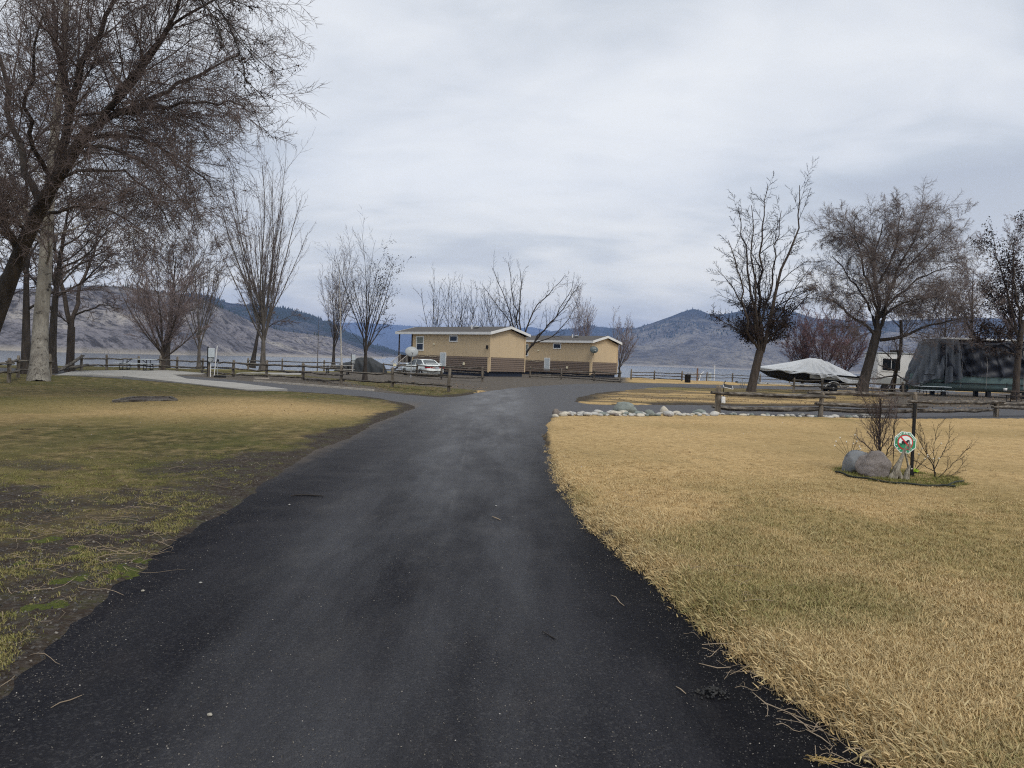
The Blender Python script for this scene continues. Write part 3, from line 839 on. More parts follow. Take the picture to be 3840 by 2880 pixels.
# fine willow whips for the big leaning willow at the left
wd = 22.0
wb = atd(-75, 1500, wd); wb[2] = 0.0
wb[0] -= .35
trunk = [wb, atd(-72, 1330, wd), atd(-5, 1180, wd), atd(45, 1010, wd), atd(110, 860, wd - .3), atd(170, 730, wd - .6), atd(250, 600, wd - 1.0), atd(330, 490, wd - 1.2)]
A = lambda *p: [atd(x, y, wd + dz) for x, y, dz in p]
ex = [
 (A((330, 490, -1.2), (400, 420, -1.4), (480, 340, -1.6), (560, 220, -2), (640, 80, -2.4), (700, -80, -2.8)), .105, .03),
 (A((330, 490, -1.2), (420, 440, -1), (520, 400, -.8), (640, 340, -.4), (760, 270, 0), (900, 205, .4)), .085, .02),
 (A((380, 455, -1.2), (500, 420, -1.6), (640, 385, -2), (780, 375, -2.4), (920, 400, -2.6)), .065, .015),
 (A((300, 530, -1.1), (420, 505, -.6), (540, 520, 0), (660, 590, .5), (790, 690, 1)), .065, .015),
 (A((280, 560, -1), (400, 545, -1.6), (520, 590, -2.2), (640, 690, -2.6), (720, 800, -3)), .06, .012),
 (A((220, 640, -.8), (235, 520, -1), (265, 400, -1.2), (290, 260, -1.4), (370, 120, -1.6), (430, -60, -1.8)), .13, .04),
 (A((265, 400, -1.2), (230, 280, -1), (200, 120, -.8), (190, -60, -.6)), .08, .03),
 (A((420, 400, -1.5), (500, 260, -1.8), (610, 130, -2), (740, 20, -2.2), (900, -60, -2.4)), .06, .02),
 (A((150, 760, -.5), (110, 640, 0), (60, 520, .5), (20, 380, .8), (0, 200, 1), (-20, -50, 1)), .11, .03),
 (A((120, 830, -.3), (220, 790, .6), (330, 770, 1.4), (440, 800, 2), (560, 880, 2.5)), .06, .012),
 (A((75, 960, 0), (20, 840, -.8), (-60, 700, -1.4), (-160, 560, -2)), .10, .03),
 (A((190, 690, -.6), (330, 640, -1.4), (450, 640, -2), (560, 720, -2.4), (640, 860, -2.8)), .05, .012),
 (A((100, 880, -.2), (30, 800, -1), (-30, 800, -2), (-90, 860, -3)), .05, .012),
 (A((200, 690, -.6), (130, 560, -1.4), (100, 420, -2), (120, 250, -2.6), (160, 60, -3)), .07, .02),
]
make_tree('willow_tree', 'large dark leaning tree at the left edge with fine drooping branches fanning over the lawn', 'tree', trunk, .26, .15, None,
  [dict(n=22, t0=.08, ang=46, sd=18, ratio=.58, rr=.30, nseg=8, wander=.07, trop=.012, droop=.06, endk=.3, minr=.008),
   dict(n=14, t0=.06, ang=44, sd=16, ratio=.46, rr=.50, nseg=4, wander=.10, trop=.0, droop=.04, minr=.0055, tip=.6, endk=.3),
   dict(n=11, t0=.05, ang=50, sd=16, ratio=.52, rr=.7, nseg=2, wander=.16, trop=-.01, minr=.0044, tip=.8)],
  BK['dark'], BK['twig'], 5, explicit=ex)

# budded sprays hanging in from a tree beyond the frame
od = 9.5
ob = np.array([-8.2, 9.6, 0.0])
B_ = lambda *p: [atd(x, y, od + dz) for x, y, dz in p]
ex = [(B_((-560, -900, 0), (100, -640, -.2), (480, -330, -.4), (700, -120, -.5), (830, 60, -.5), (905, 200, -.4), (1000, 255, -.3)), .03, .004),
      (B_((300, -450, -.3), (620, -190, -.6), (800, 0, -.8), (890, 140, -.8), (960, 230, -.7), (1060, 285, -.7)), .014, .004),
      (B_((450, -350, -.3), (740, -80, -.3), (850, 60, -.2), (890, 180, -.1), (910, 330, -.1), (950, 430, -.1), (985, 500, -.1)), .013, .004),
      (B_((500, -300, -.3), (720, -60, -.7), (820, 80, -.9), (870, 230, -.9), (930, 300, -.9), (1005, 380, -.9)), .012, .004),
      (B_((560, -300, -.3), (780, -90, .1), (860, -10, .1), (920, 25, .1), (950, 35, .1)), .010, .004)]
make_tree('willow_tree', 'tree rooted outside the left edge whose budded twigs hang into the top of the picture', 'tree',
  [ob, ob + [0.1, 0, 3], B_((-560, -900, 0))[0] + [-.4, 0, .5]], .22, .05, None,
  [dict(n=15, t0=.45, ang=30, sd=10, ratio=.085, rr=.6, nseg=5, wander=.12, trop=-.0, minr=.0035, tip=.8, endk=.2),
   dict(n=5, t0=.2, ang=45, sd=10, ratio=.34, rr=.8, nseg=3, wander=.1, minr=.003)],
  BK['dark'], BK['black'], 6, explicit=ex, leaves=dict(where=lambda P: np.full(len(P), .9) * (P[:, 0] > -4.2), per=1, spread=.015, size=.017, mat=LEAF))

# white barked poplar
tp_ = at(145, 1432)
make_tree('poplar_tree', 'pale barked poplar with dark scars, the only white trunk behind the left lawn', 'tree',
  [tp_, atd(150, 1250, 33.5), atd(170, 1000, 33.6), atd(182, 760, 33.6), atd(205, 500, 33.6), atd(240, 200, 33.6), atd(260, -250, 33.6)], .37, .06,
  dict(n=22, len=5.5, t0=.26, t1=.97, ang=62, sd=10, rr=.27, trop=.04, wander=.08, endk=.55),
  [dict(n=8, ang=42, ratio=.42, rr=.5, nseg=5, wander=.1, trop=.02, endk=.3), dict(n=8, ang=42, ratio=.4, rr=.5, nseg=2, wander=.12, minr=.009), dict(n=8, ang=42, ratio=.5, rr=.6, nseg=1, wander=.12, minr=.007)],
  BK['aspen'], BK['twig'], 8, sides=(14, 6), flare=1.3)

def broad(px, py, top, tpx, r0, label, seed, depth=None, **k):
    return make_tree('bare_tree', label, 'tree', up_trunk(px, py, tpx, top, depth, mid=k.pop('mid', 0)), r0, r0 * .10,
      k.pop('limbs', dict(n=14, len=6.2, t0=.3, t1=1, ang=45, sd=12, rr=.5, trop=.05, wander=.08, endk=.3)),
      k.pop('levels', [dict(n=9, ang=38, sd=12, ratio=.5, rr=.5, nseg=5, wander=.1, trop=.01), dict(n=9, ang=40, sd=12, ratio=.45, rr=.55, nseg=3, wander=.12, minr=.013, trop=-.01), dict(n=12, t0=.05, ang=44, ratio=.55, rr=.65, nseg=1, wander=.14, minr=.0105)]),
      k.pop('barkm', BK['dark']), k.pop('twigm', BK['twig']), seed, **k)
broad(98, 1404, 640, 100, .24, 'dark straight trunk between the left edge and the white poplar', 21)
broad(188, 1400, 700, 270, .26, 'dark brown forked tree just right of the white poplar trunk', 22, mid=-.25, limbs=dict(n=15, len=7, t0=.3, t1=1, ang=52, sd=12, rr=.55, trop=.04, wander=.09))
make_tree('bare_tree', 'dark tree forking low into two stems beside the toppled fence rails', 'tree', up_trunk(262, 1394, 268, 1225), .24, .20, None,
  [dict(n=9, t0=.3, ang=42, sd=12, ratio=.45, rr=.45, nseg=6, wander=.1, trop=.02), dict(n=8, ang=42, sd=12, ratio=.45, rr=.5, nseg=3, wander=.12, minr=.012), dict(n=11, ang=42, ratio=.5, rr=.6, nseg=1, wander=.13, minr=.009)],
  BK['brown'], BK['twig'], 23, explicit=[([atd(268, 1235, 49), atd(252, 1160, 49), atd(240, 1080, 49), atd(210, 960, 49), atd(200, 800, 49)], .16, .04),
     ([atd(268, 1235, 49), atd(288, 1150, 49), atd(300, 1080, 49.5), atd(340, 980, 50), atd(370, 850, 50)], .15, .04),
     ([atd(285, 1180, 49), atd(340, 1160, 48), atd(390, 1140, 47.5), atd(460, 1160, 47)], .07, .02),
     ([atd(262, 1215, 49), atd(230, 1190, 48.5), atd(190, 1170, 48)], .06, .02)])
broad(-60, 1404, 560, -60, .30, 'thick dark tree standing just beyond the left edge', 24)

def vase(px, py, ytop, r0, n, ln, ang, label, seed, barkm, twigm, tfrac=.16, depth=None, name='vase_tree', lean=0.0, lv=None, trop=.07, endk=.15, **k):
    b_ = at(px, py) if depth is None else atd(px, py, depth)
    b_[2] = 0
    hh = EYE + (hor(px) - ytop) / F * b_[1]
    tr_ = [b_, b_ + [lean * .5, 0, hh * tfrac], b_ + [lean, 0, hh * tfrac * 2.3]]
    return make_tree(name, label, 'tree', tr_, r0, r0 * .30,
      dict(n=n, len=hh * ln, t0=.38, t1=1.0, ang=ang, sd=ang * .45, rr=.48, trop=trop, wander=.035, endk=endk, cone=.42),
      lv or [dict(n=12, t0=.14, ang=24, sd=7, ratio=.38, rr=.42, nseg=5, wander=.05, trop=.045, endk=.4, minr=.014), dict(n=7, t0=.15, ang=32, ratio=.36, rr=.5, nseg=2, wander=.08, trop=.02, minr=.012), dict(n=5, ang=40, ratio=.42, rr=.7, nseg=1, minr=.009)],
      barkm, twigm, seed, **k)
LVF = [dict(n=10, t0=.18, ang=20, sd=7, ratio=.36, rr=.42, nseg=5, wander=.05, trop=.035, endk=.45, minr=.013), dict(n=6, t0=.15, ang=30, ratio=.34, rr=.5, nseg=2, wander=.08, trop=.02, minr=.010), dict(n=3, ang=40, ratio=.4, rr=.7, nseg=1, minr=.008)]
vase(985, 1388, 590, .26, 30, .84, 22, 'tallest vase shaped bare tree with upright grey stems by the water', 31, BK['grey'], BK['twig'], .13, endk=.25, trop=.06, lv=LVF)
vase(745, 1386, 810, .17, 16, .85, 22, 'slender upright bare tree with many stems left of the tallest vase shaped tree', 32, BK['grey'], BK['twig'], .12, endk=.3, lv=LVF)
vase(608, 1390, 900, .20, 20, .80, 34, 'pollarded tree with a fan of pale mauve shoots behind the picnic table', 33, BK['brown'], BK['mauve'], .10, endk=.3,
     lv=[dict(n=12, t0=.1, ang=28, sd=9, ratio=.4, rr=.42, nseg=5, wander=.06, trop=.03), dict(n=9, t0=.15, ang=30, ratio=.42, rr=.5, nseg=2, wander=.08, trop=.01, minr=.013), dict(n=7, ang=38, ratio=.45, rr=.7, nseg=1, minr=.010)])
broad(622, 1378, 960, 660, .26, 'dark leaning tree behind the mauve pollarded tree', 34)
broad(945, 1374, 1120, 985, .26, 'small dark leaning tree partly behind the tallest vase shaped tree', 35, mid=.1, limbs=dict(n=11, len=4.6, t0=.45, t1=1, ang=52, sd=14, rr=.45, trop=.05, wander=.1, endk=.3),
      leaves=dict(where=lambda P: .35 * ((P[:, 0] > -18.5) & (P[:, 2] < 8)), per=3, spread=.15, size=.07, mat=LEAFG))
vase(1250, 1374, 925, .24, 14, .80, 20, 'bushy upright tree behind the birch stem near the covered vehicle', 36, BK['dark'], BK['twig'], .13, endk=.35)
make_tree('birch_tree', 'thin white birch stem in front of the bushy upright tree', 'tree', up_trunk(1282, 1404, 1272, 1010, mid=0), .085, .02,
  dict(n=10, len=2.6, t0=.35, t1=.95, ang=55, sd=10, rr=.35, trop=.05), [dict(n=5, ang=40, ratio=.4, rr=.5, nseg=3, minr=.006), dict(n=4, ang=40, ratio=.45, rr=.6, nseg=2, minr=.005)],
  simple('birch_bark', (0.42, 0.40, 0.37), .8, .3, 4.0, dirt=.5), BK['pale'], 37, sides=(8, 4))
make_tree('sapling', 'thin leafless sapling between the tallest tree and the birch', 'tree', up_trunk(1190, 1388, 1196, 1190), .045, .012,
  dict(n=9, len=2.0, t0=.2, t1=.95, ang=50, sd=10, rr=.4, trop=.05), [dict(n=5, ang=40, ratio=.4, rr=.5, nseg=3, minr=.006)], BK['grey'], BK['pale'], 38, sides=(8, 4))
vase(1368, 1428, 925, .145, 19, .60, 34, 'round headed bare tree with a few withered leaves left of the first cabin', 39, BK['dark'], BK['black'], .20, depth=None, name='maple_tree', endk=.1, trop=.05,
     lv=[dict(n=9, t0=.2, ang=34, sd=9, ratio=.38, rr=.45, nseg=5, wander=.07, trop=.02, endk=.3), dict(n=5, t0=.2, ang=40, ratio=.4, rr=.5, nseg=3, wander=.1, minr=.006), dict(n=2, ang=40, ratio=.5, rr=.7, nseg=2, minr=.005)],
     leaves=dict(where=lambda P: .30 * ((P[:, 0] > -8.6) & (P[:, 2] > 3.2)), per=2, spread=.10, size=.055))

# trees behind the cabins
LVC = [dict(n=7, t0=.2, ang=28, sd=8, ratio=.34, rr=.5, nseg=4, wander=.08, trop=.05, endk=.4, minr=.018), dict(n=4, ang=34, ratio=.34, rr=.6, nseg=2, minr=.014), dict(n=2, ang=38, ratio=.4, rr=.7, nseg=1, minr=.012)]
for i, (px, d_, yt, n_, an, lb) in enumerate(((1628, 92, 1030, 9, 15, 'upright leafless tree behind the left end of the first cabin roof'),
        (1690, 96, 1055, 7, 12, 'narrow leafless tree behind the middle of the first cabin roof'), (1735, 90, 1010, 9, 16, 'leafless tree rising behind the roof vent of the first cabin'),
        (1805, 96, 1075, 8, 14, 'low leafless stems behind the right part of the first cabin roof'), (1870, 90, 985, 10, 12, 'tall leafless stems behind the gable of the first cabin'))):
    vase(px, 1400, yt, .17, n_, .8, an + 6, lb, 50 + i, BK['dark'], BK['black'], .15, depth=d_, group='leafless trees behind the cabins', endk=.3, lv=LVC)
cd_ = 79.0
C_ = lambda *p: [atd(x, y, cd_ + dz) for x, y, dz in p]
b_ = atd(1925, 1400, cd_); b_[2] = 0
ex = [(C_((1968, 1330, 0), (2010, 1270, 0), (2060, 1215, 0), (2110, 1160, 0), (2150, 1100, 0), (2178, 1060, 0)), .11, .02),
      (C_((1958, 1345, 0), (2030, 1250, -1), (2075, 1200, -1), (2130, 1110, -1), (2150, 1050, -1)), .09, .02),
      (C_((1945, 1350, 0), (1965, 1260, .5), (1990, 1180, 1), (2040, 1120, 1.2), (2090, 1070, 1.4), (2120, 1030, 1.4)), .11, .02),
      (C_((1940, 1350, 0), (1950, 1250, 0), (1945, 1160, 0), (1955, 1080, 0), (1950, 1010, 0)), .10, .02),
      (C_((1938, 1355, 0), (1930, 1250, 0), (1905, 1150, 0), (1875, 1080, 0), (1848, 1005, 0)), .10, .02),
      (C_((1938, 1355, 0), (1925, 1250, -1), (1900, 1180, -1), (1850, 1130, -1), (1815, 1080, -1)), .08, .02),
      (C_((1990, 1290, 0), (2060, 1270, 0), (2110, 1230, 0), (2150, 1170, 0), (2165, 1120, 0)), .07, .015),
      (C_((1938, 1355, 0), (1940, 1200, 1), (1920, 1080, 1), (1905, 980, 1)), .09, .02)]
make_tree('bare_tree', 'wide dark leafless tree leaning out between the two cabins', 'tree', [b_, atd(1940, 1370, cd_), atd(1955, 1345, cd_)], .24, .18, None,
  [dict(n=12, t0=.25, ang=32, sd=9, ratio=.27, rr=.45, nseg=5, wander=.08, trop=.05), dict(n=6, ang=38, ratio=.38, rr=.55, nseg=3, minr=.010, trop=.02), dict(n=3, ang=38, ratio=.45, rr=.6, nseg=2, minr=.008)],
  BK['dark'], BK['black'], 60, explicit=ex)
vase(2322, 1405, 1185, .15, 12, .85, 26, 'leafless bush like tree at the right corner of the second cabin', 61, BK['dark'], BK['mauve'], .10, depth=92, group='leafless trees behind the cabins')
for i, (px, d_, yt) in enumerate(((2160, 98, 1195), (2195, 99, 1200))):
    vase(px, 1400, yt, .09, 8, .85, 10, ['thin upright shoots behind the roof of the second cabin', 'thin upright shoots right of the others behind the second cabin'][i], 63 + i, BK['mauve'], BK['mauve'], .3, depth=d_, group='leafless trees behind the cabins')

# right hand trees
def bottom_leaf(P):
    ax = rd * .3225 + .03 * P[:, 2]
    core = (np.abs(P[:, 0] - ax) < 1.5) & (P[:, 2] < 6.3) & (P[:, 2] > 3.6)
    cl_ = fbm(P[:, 0] * .9, P[:, 2] * .9, 4, 2) > .58
    return .24 * core + .55 * ((P[:, 2] < 5.8) & cl_) + .5 * ((P[:, 0] > 19.3) & (P[:, 2] > 7.0) & cl_)
rd = at(2815, 1472)[1]
Rr = lambda *p: [atd(x, y, rd + dz) for x, y, dz in p]
ex = [(Rr((2850, 1325, 0), (2838, 1240, 0), (2822, 1140, 0), (2805, 1020, 0), (2790, 900, 0), (2770, 790, 0)), .12, .02),
      (Rr((2852, 1325, 0), (2852, 1200, 0), (2850, 1050, 0), (2853, 900, 0), (2868, 780, 0), (2880, 700, 0)), .13, .02),
      (Rr((2860, 1320, 0), (2885, 1200, -.5), (2915, 1080, -.8), (2950, 960, -1), (2985, 860, -1), (3000, 760, -1), (2998, 695, -1)), .14, .02),
      (Rr((2850, 1320, 0), (2820, 1220, 1), (2770, 1120, 1), (2735, 1050, 1), (2690, 1015, 1)), .09, .015),
      (Rr((2850, 1310, 0), (2860, 1180, 1), (2900, 1060, 1.3), (2905, 950, 1.3), (2920, 850, 1.3), (2930, 790, 1.3)), .10, .02),
      (Rr((2848, 1320, 0), (2800, 1230, -1), (2790, 1120, -1.2), (2765, 1010, -1.2), (2730, 900, -1.2)), .10, .02),
      (Rr((2860, 1315, 0), (2900, 1220, 1), (2960, 1120, 1.2), (3000, 1060, 1.2), (3040, 1000, 1.2)), .09, .015),
      (Rr((2862, 1300, 0), (2940, 1200, -1), (3010, 1130, -1), (3060, 1080, -1)), .07, .015),
      (Rr((2840, 1300, 0), (2780, 1240, .6), (2720, 1215, .6), (2670, 1180, .6)), .06, .012),
      (Rr((2850, 1325, 0), (2840, 1180, -.8), (2825, 1050, -.8), (2830, 900, -.8), (2818, 770, -.8)), .10, .02)]
make_tree('ash_tree', 'dark bare tree with clumps of black seed pods beside the covered boat', 'tree', Rr((2815, 1472, 0), (2830, 1400, 0), (2850, 1315, 0)), .30, .26, None,
  [dict(n=17, t0=.06, ang=40, sd=12, ratio=.26, rr=.42, nseg=5, wander=.08, trop=.0, endk=.3), dict(n=8, ang=42, ratio=.38, rr=.5, nseg=3, wander=.12, minr=.012, trop=.01), dict(n=7, ang=44, ratio=.5, rr=.6, nseg=1, wander=.12, minr=.009)],
  BK['brown'], BK['black'], 70, explicit=ex, flare=1.25, leaves=dict(where=bottom_leaf, per=4, spread=.16, size=.065))

kd = 50.0
K_ = lambda *p: [atd(x, y, kd + dz) for x, y, dz in p]
b_ = atd(3228, 1480, kd); b_[2] = 0
ex = [(K_((3288, 1258, 0), (3292, 1180, 0), (3290, 1100, 0), (3270, 1020, 0), (3285, 930, 0), (3310, 840, 0)), .15, .03),
      (K_((3285, 1260, 0), (3250, 1215, 0), (3205, 1200, 0), (3160, 1150, 0), (3110, 1120, 0), (3060, 1105, 0)), .11, .02),
      (K_((3290, 1250, 0), (3320, 1160, 0), (3345, 1060, 0), (3390, 960, 0), (3440, 880, 0), (3470, 800, 0)), .13, .02),
      (K_((3300, 1275, 0), (3350, 1270, -.5), (3420, 1245, -1), (3500, 1215, -1.5), (3570, 1200, -2), (3640, 1190, -2)), .12, .02),
      (K_((3285, 1240, 0), (3260, 1150, .8), (3220, 1080, 1), (3170, 1020, 1.2), (3120, 960, 1.4)), .10, .02),
      (K_((3292, 1200, 0), (3340, 1130, 1), (3420, 1060, 1.5), (3510, 1010, 2), (3590, 1000, 2.4)), .10, .02),
      (K_((3290, 1160, 0), (3250, 1050, -1), (3220, 960, -1), (3200, 860, -1), (3215, 800, -1)), .09, .02),
      (K_((3300, 1060, 0), (3350, 960, -1), (3370, 860, -1), (3390, 780, -1)), .09, .02),
      (K_((3300, 1190, 0), (3370, 1140, -1), (3450, 1120, -1.6), (3540, 1110, -2)), .08, .02),
      (K_((3280, 1000, 0), (3240, 920, .8), (3180, 880, 1), (3120, 870, 1)), .07, .015),
      (K_((3345, 1060, 0), (3420, 980, .5), (3500, 900, .5), (3560, 850, .5)), .07, .015)]
make_tree('willow_tree', 'broad grey willow with a round mass of fine twigs beside the draped boat', 'tree', [b_] + K_((3245, 1410, 0), (3262, 1350, 0), (3275, 1300, 0), (3290, 1240, 0)), .36, .26, None,
  [dict(n=18, t0=.08, ang=50, sd=18, ratio=.55, rr=.30, nseg=7, wander=.10, trop=.008, droop=.02, endk=.3), dict(n=15, t0=.06, ang=48, sd=16, ratio=.46, rr=.5, nseg=3, wander=.14, minr=.010, droop=.03), dict(n=18, t0=.03, ang=52, sd=16, ratio=.62, rr=.7, nseg=1, wander=.14, minr=.0072, droop=.03)],
  BK['dark'], simple('umber_twig', (0.15, 0.122, 0.112), .8, .3, 1.0), 71, explicit=ex)
make_tree('bare_tree', 'dark short trunk in front of the white camper window', 'tree', [at(3345, 1470), atd(3362, 1380, 55), atd(3385, 1290, 55), atd(3378, 1200, 55)], .23, .10,
  dict(n=8, len=3.6, t0=.5, t1=1, ang=50, sd=12, rr=.5, trop=.05, wander=.1), [dict(n=8, ang=40, ratio=.45, rr=.5, nseg=4, wander=.1), dict(n=6, ang=40, ratio=.45, rr=.55, nseg=3, minr=.008), dict(n=4, ang=40, ratio=.5, rr=.6, nseg=2, minr=.006)], BK['dark'], BK['twig'], 72)
redtwig = simple('red_twig', (0.14, 0.082, 0.082), .8, .3, 1.0)
lvb = [dict(n=10, t0=.1, ang=32, sd=10, ratio=.45, rr=.45, nseg=4, wander=.09, trop=.03), dict(n=9, t0=.1, ang=35, ratio=.42, rr=.5, nseg=2, wander=.1, minr=.015), dict(n=9, t0=.05, ang=42, ratio=.5, rr=.65, nseg=1, minr=.011)]
for px, d_, yt, an, lb in ((3085, 72, 1110, 34, 'reddish twiggy tree behind the peak of the covered boat'), (3010, 74, 1150, 30, 'small reddish tree left of the covered boat peak'), (3170, 78, 1140, 32, 'reddish twiggy tree between the covered boat and the broad willow')):
    vase(px, 1400, yt, .17, 13, .80, an, lb, int(px), BK['dark'], redtwig, .12, depth=d_, group='reddish trees behind the covered boat', lv=lvb, endk=.3)
for px, d_, yt, n_, lb in ((3640, 84, 850, 15, 'tall grey bare tree rising behind the draped boat'), (3790, 80, 800, 16, 'tall grey bare tree at the right edge behind the dark leaved tree'), (3540, 92, 960, 14, 'hazy bare tree behind the right side of the broad willow')):
    broad(px, 1402, yt + 160, px + 10, .28, lb, int(px) + 1, depth=d_, group='grey trees beyond the boats', twigm=BK['mauve'] if px != 3540 else BK['twig'],
          limbs=dict(n=n_, len=6.5, t0=.3, t1=1, ang=38, sd=12, rr=.45, trop=.06, wander=.08, endk=.3),
          levels=[dict(n=9, ang=38, sd=12, ratio=.42, rr=.5, nseg=5, wander=.1), dict(n=7, ang=40, ratio=.45, rr=.55, nseg=2, wander=.12, minr=.016), dict(n=11, t0=.05, ang=42, ratio=.55, rr=.6, nseg=1, minr=.012)])
ld = at(3808, 1502)[1]
L_ = lambda *p: [atd(x, y, ld + dz) for x, y, dz in p]
make_tree('pear_tree', 'tree at the right edge hung with black withered leaves in front of the tarps', 'tree', L_((3808, 1502, 0), (3812, 1400, 0), (3822, 1300, 0), (3835, 1200, 0)), .24, .17, None,
  [dict(n=12, t0=.1, ang=38, sd=10, ratio=.30, rr=.42, nseg=5, wander=.08, trop=.02, endk=.3), dict(n=7, ang=42, ratio=.4, rr=.5, nseg=3, wander=.12, minr=.008), dict(n=4, ang=42, ratio=.5, rr=.6, nseg=2, minr=.006)],
  BK['brown'], BK['black'], 75, flare=1.2,
  explicit=[(L_((3825, 1290, 0), (3800, 1180, 0), (3770, 1080, 0), (3740, 980, 0), (3725, 890, 0)), .10, .02), (L_((3830, 1260, 0), (3840, 1100, .5), (3850, 950, 1), (3870, 820, 1)), .13, .02),
            (L_((3820, 1310, 0), (3780, 1260, -1), (3720, 1230, -1.4), (3665, 1215, -1.6)), .06, .012), (L_((3832, 1250, 0), (3880, 1120, 0), (3920, 1000, 0), (3960, 900, 0)), .10, .02),
            (L_((3815, 1330, 0), (3770, 1320, -1), (3700, 1300, -1.5), (3640, 1290, -2)), .05, .01), (L_((3830, 1230, 0), (3810, 1120, -1), (3800, 1000, -1), (3790, 900, -1)), .09, .02),
            (L_((3826, 1280, 0), (3770, 1180, 1), (3730, 1120, 1), (3690, 1080, 1)), .07, .015)],
  leaves=dict(where=lambda P: .50 * (P[:, 2] > 3.2), per=4, spread=.18, size=.075))
# ---------------------------------------------------------------- grass blades, built as tufts set out by geometry nodes
m, t, b = new_mat('grass_blade')
co = obj_co(t, world=True)
s, g = grass_colours(t, co)
ga = N(t, 'ShaderNodeAttribute', attribute_name='gn', attribute_type='INSTANCER')
ba = N(t, 'ShaderNodeAttribute', attribute_name='shade')
gf = math_(t, 'ADD', ga.outputs['Fac'], math_(t, 'MULTIPLY', math_(t, 'SUBTRACT', ba.outputs['Fac'], 0.5), 0.5), clamp=True)
s2 = mix(t, ba.outputs['Fac'], mix(t, 0.25, s, (0.44, 0.31, 0.145)), mix(t, 0.5, s, (0.92, 0.77, 0.48)))
c = mix(t, gf, s2, mix(t, ba.outputs['Fac'], g, mix(t, 0.6, g, (0.26, 0.27, 0.085))))
t.links.new(c, b.inputs['Base Color'])
b.inputs['Roughness'].default_value = 0.75
b.inputs['Specular IOR Level'].default_value = 0.15
GRASS_MAT = m

def tuft_mesh(nv=8, blades=26, hgt=0.027, spread=0.034, width=0.0024, lean=0.9, r_=np.random.default_rng(3)):
    V = []; Q = []; T = []; var = []; sh = []; off = 0
    for v in range(nv):
        n = blades
        p = np.stack([r_.normal(0, spread, n), r_.normal(0, spread, n), np.full(n, -0.004)], -1)
        h = hgt * r_.uniform(0.45, 1.25, n)
        a = r_.uniform(0, 2 * np.pi, n); ln = lean * r_.uniform(0.1, 1.3, n) * h
        dx = np.stack([np.cos(a), np.sin(a), 0 * a], -1)
        sd = np.stack([-np.sin(a + r_.normal(0, .5, n)), np.cos(a), 0 * a], -1) * (width * r_.uniform(.6, 1.3, n))[:, None]
        up = np.array([0, 0, 1.0])
        m1 = p + dx * (ln * .35)[:, None] + up * (h * .6)[:, None]
        tip = p + dx * (ln * 1.25)[:, None] + up * h[:, None]
        vv = np.stack([p - sd, p + sd, m1 + sd * .8, m1 - sd * .8, tip], 1)
        V.append(vv.reshape(-1, 3)); base = off + np.arange(n)[:, None] * 5
        Q.append(base + np.array([0, 1, 2, 3])); T.append(base + np.array([3, 2, 4])); off += n * 5
        var.append(np.full(n * 5, v)); sh.append(np.repeat(r_.uniform(0, 1, n), 5))
    return np.vstack(V), np.vstack(Q), np.vstack(T), np.concatenate(var), np.concatenate(sh)

def tuft_group(nv):
    ng = bpy.data.node_groups.new('tufts', 'GeometryNodeTree')
    ng.interface.new_socket('Geometry', in_out='INPUT', socket_type='NodeSocketGeometry')
    ng.interface.new_socket('Geometry', in_out='OUTPUT', socket_type='NodeSocketGeometry')
    gi = ng.nodes.new('NodeGroupInput'); go = ng.nodes.new('NodeGroupOutput')
    def attr(nm, ty):
        a = ng.nodes.new('GeometryNodeInputNamedAttribute'); a.data_type = ty; a.inputs[0].default_value = nm
        return a.outputs[0]
    sg = ng.nodes.new('GeometryNodeSeparateGeometry'); sg.domain = 'POINT'
    ng.links.new(gi.outputs[0], sg.inputs[0]); ng.links.new(attr('is_spot', 'BOOLEAN'), sg.inputs[1])
    sp_ = ng.nodes.new('GeometryNodeSplitToInstances'); sp_.domain = 'POINT'
    ng.links.new(sg.outputs[1], sp_.inputs[0]); ng.links.new(attr('variant', 'INT'), sp_.inputs['Group ID'])
    ip = ng.nodes.new('GeometryNodeInstanceOnPoints')
    ng.links.new(sg.outputs[0], ip.inputs['Points']); ng.links.new(sp_.outputs[0], ip.inputs['Instance'])
    ip.inputs['Pick Instance'].default_value = True
    ng.links.new(attr('variant', 'INT'), ip.inputs['Instance Index'])
    ng.links.new(attr('rot', 'FLOAT_VECTOR'), ip.inputs['Rotation'])
    ng.links.new(attr('scl', 'FLOAT'), ip.inputs['Scale'])
    ng.links.new(ip.outputs[0], go.inputs[0])
    return ng

def scatter(name, label, cat, P, rot, scl, gn, mesh, mat, r_=rng):
    V, Q, T, var, sh = mesh
    nt, n = len(V), len(P)
    me = np_mesh(name, np.vstack([V, P]), [Q, T])
    def at_(nm, ty, d, key='value'):
        a = me.attributes.new(nm, ty, 'POINT'); a.data.foreach_set(key, np.ascontiguousarray(d).ravel())
    at_('is_spot', 'BOOLEAN', np.concatenate([np.zeros(nt, bool), np.ones(n, bool)]))
    at_('variant', 'INT', np.concatenate([var, r_.integers(0, var.max() + 1, n)]).astype(np.int32))
    at_('shade', 'FLOAT', np.concatenate([sh, np.zeros(n)]).astype(np.float32))
    at_('gn', 'FLOAT', np.concatenate([np.zeros(nt), gn]).astype(np.float32))
    at_('scl', 'FLOAT', np.concatenate([np.ones(nt), scl]).astype(np.float32))
    at_('rot', 'FLOAT_VECTOR', np.vstack([np.zeros((nt, 3)), rot]).astype(np.float32), 'vector')
    o = link(name, me, mat)
    md = o.modifiers.new('tufts', 'NODES'); md.node_group = tuft_group(var.max() + 1)
    tag(o, label, cat, kind='stuff')
    return o

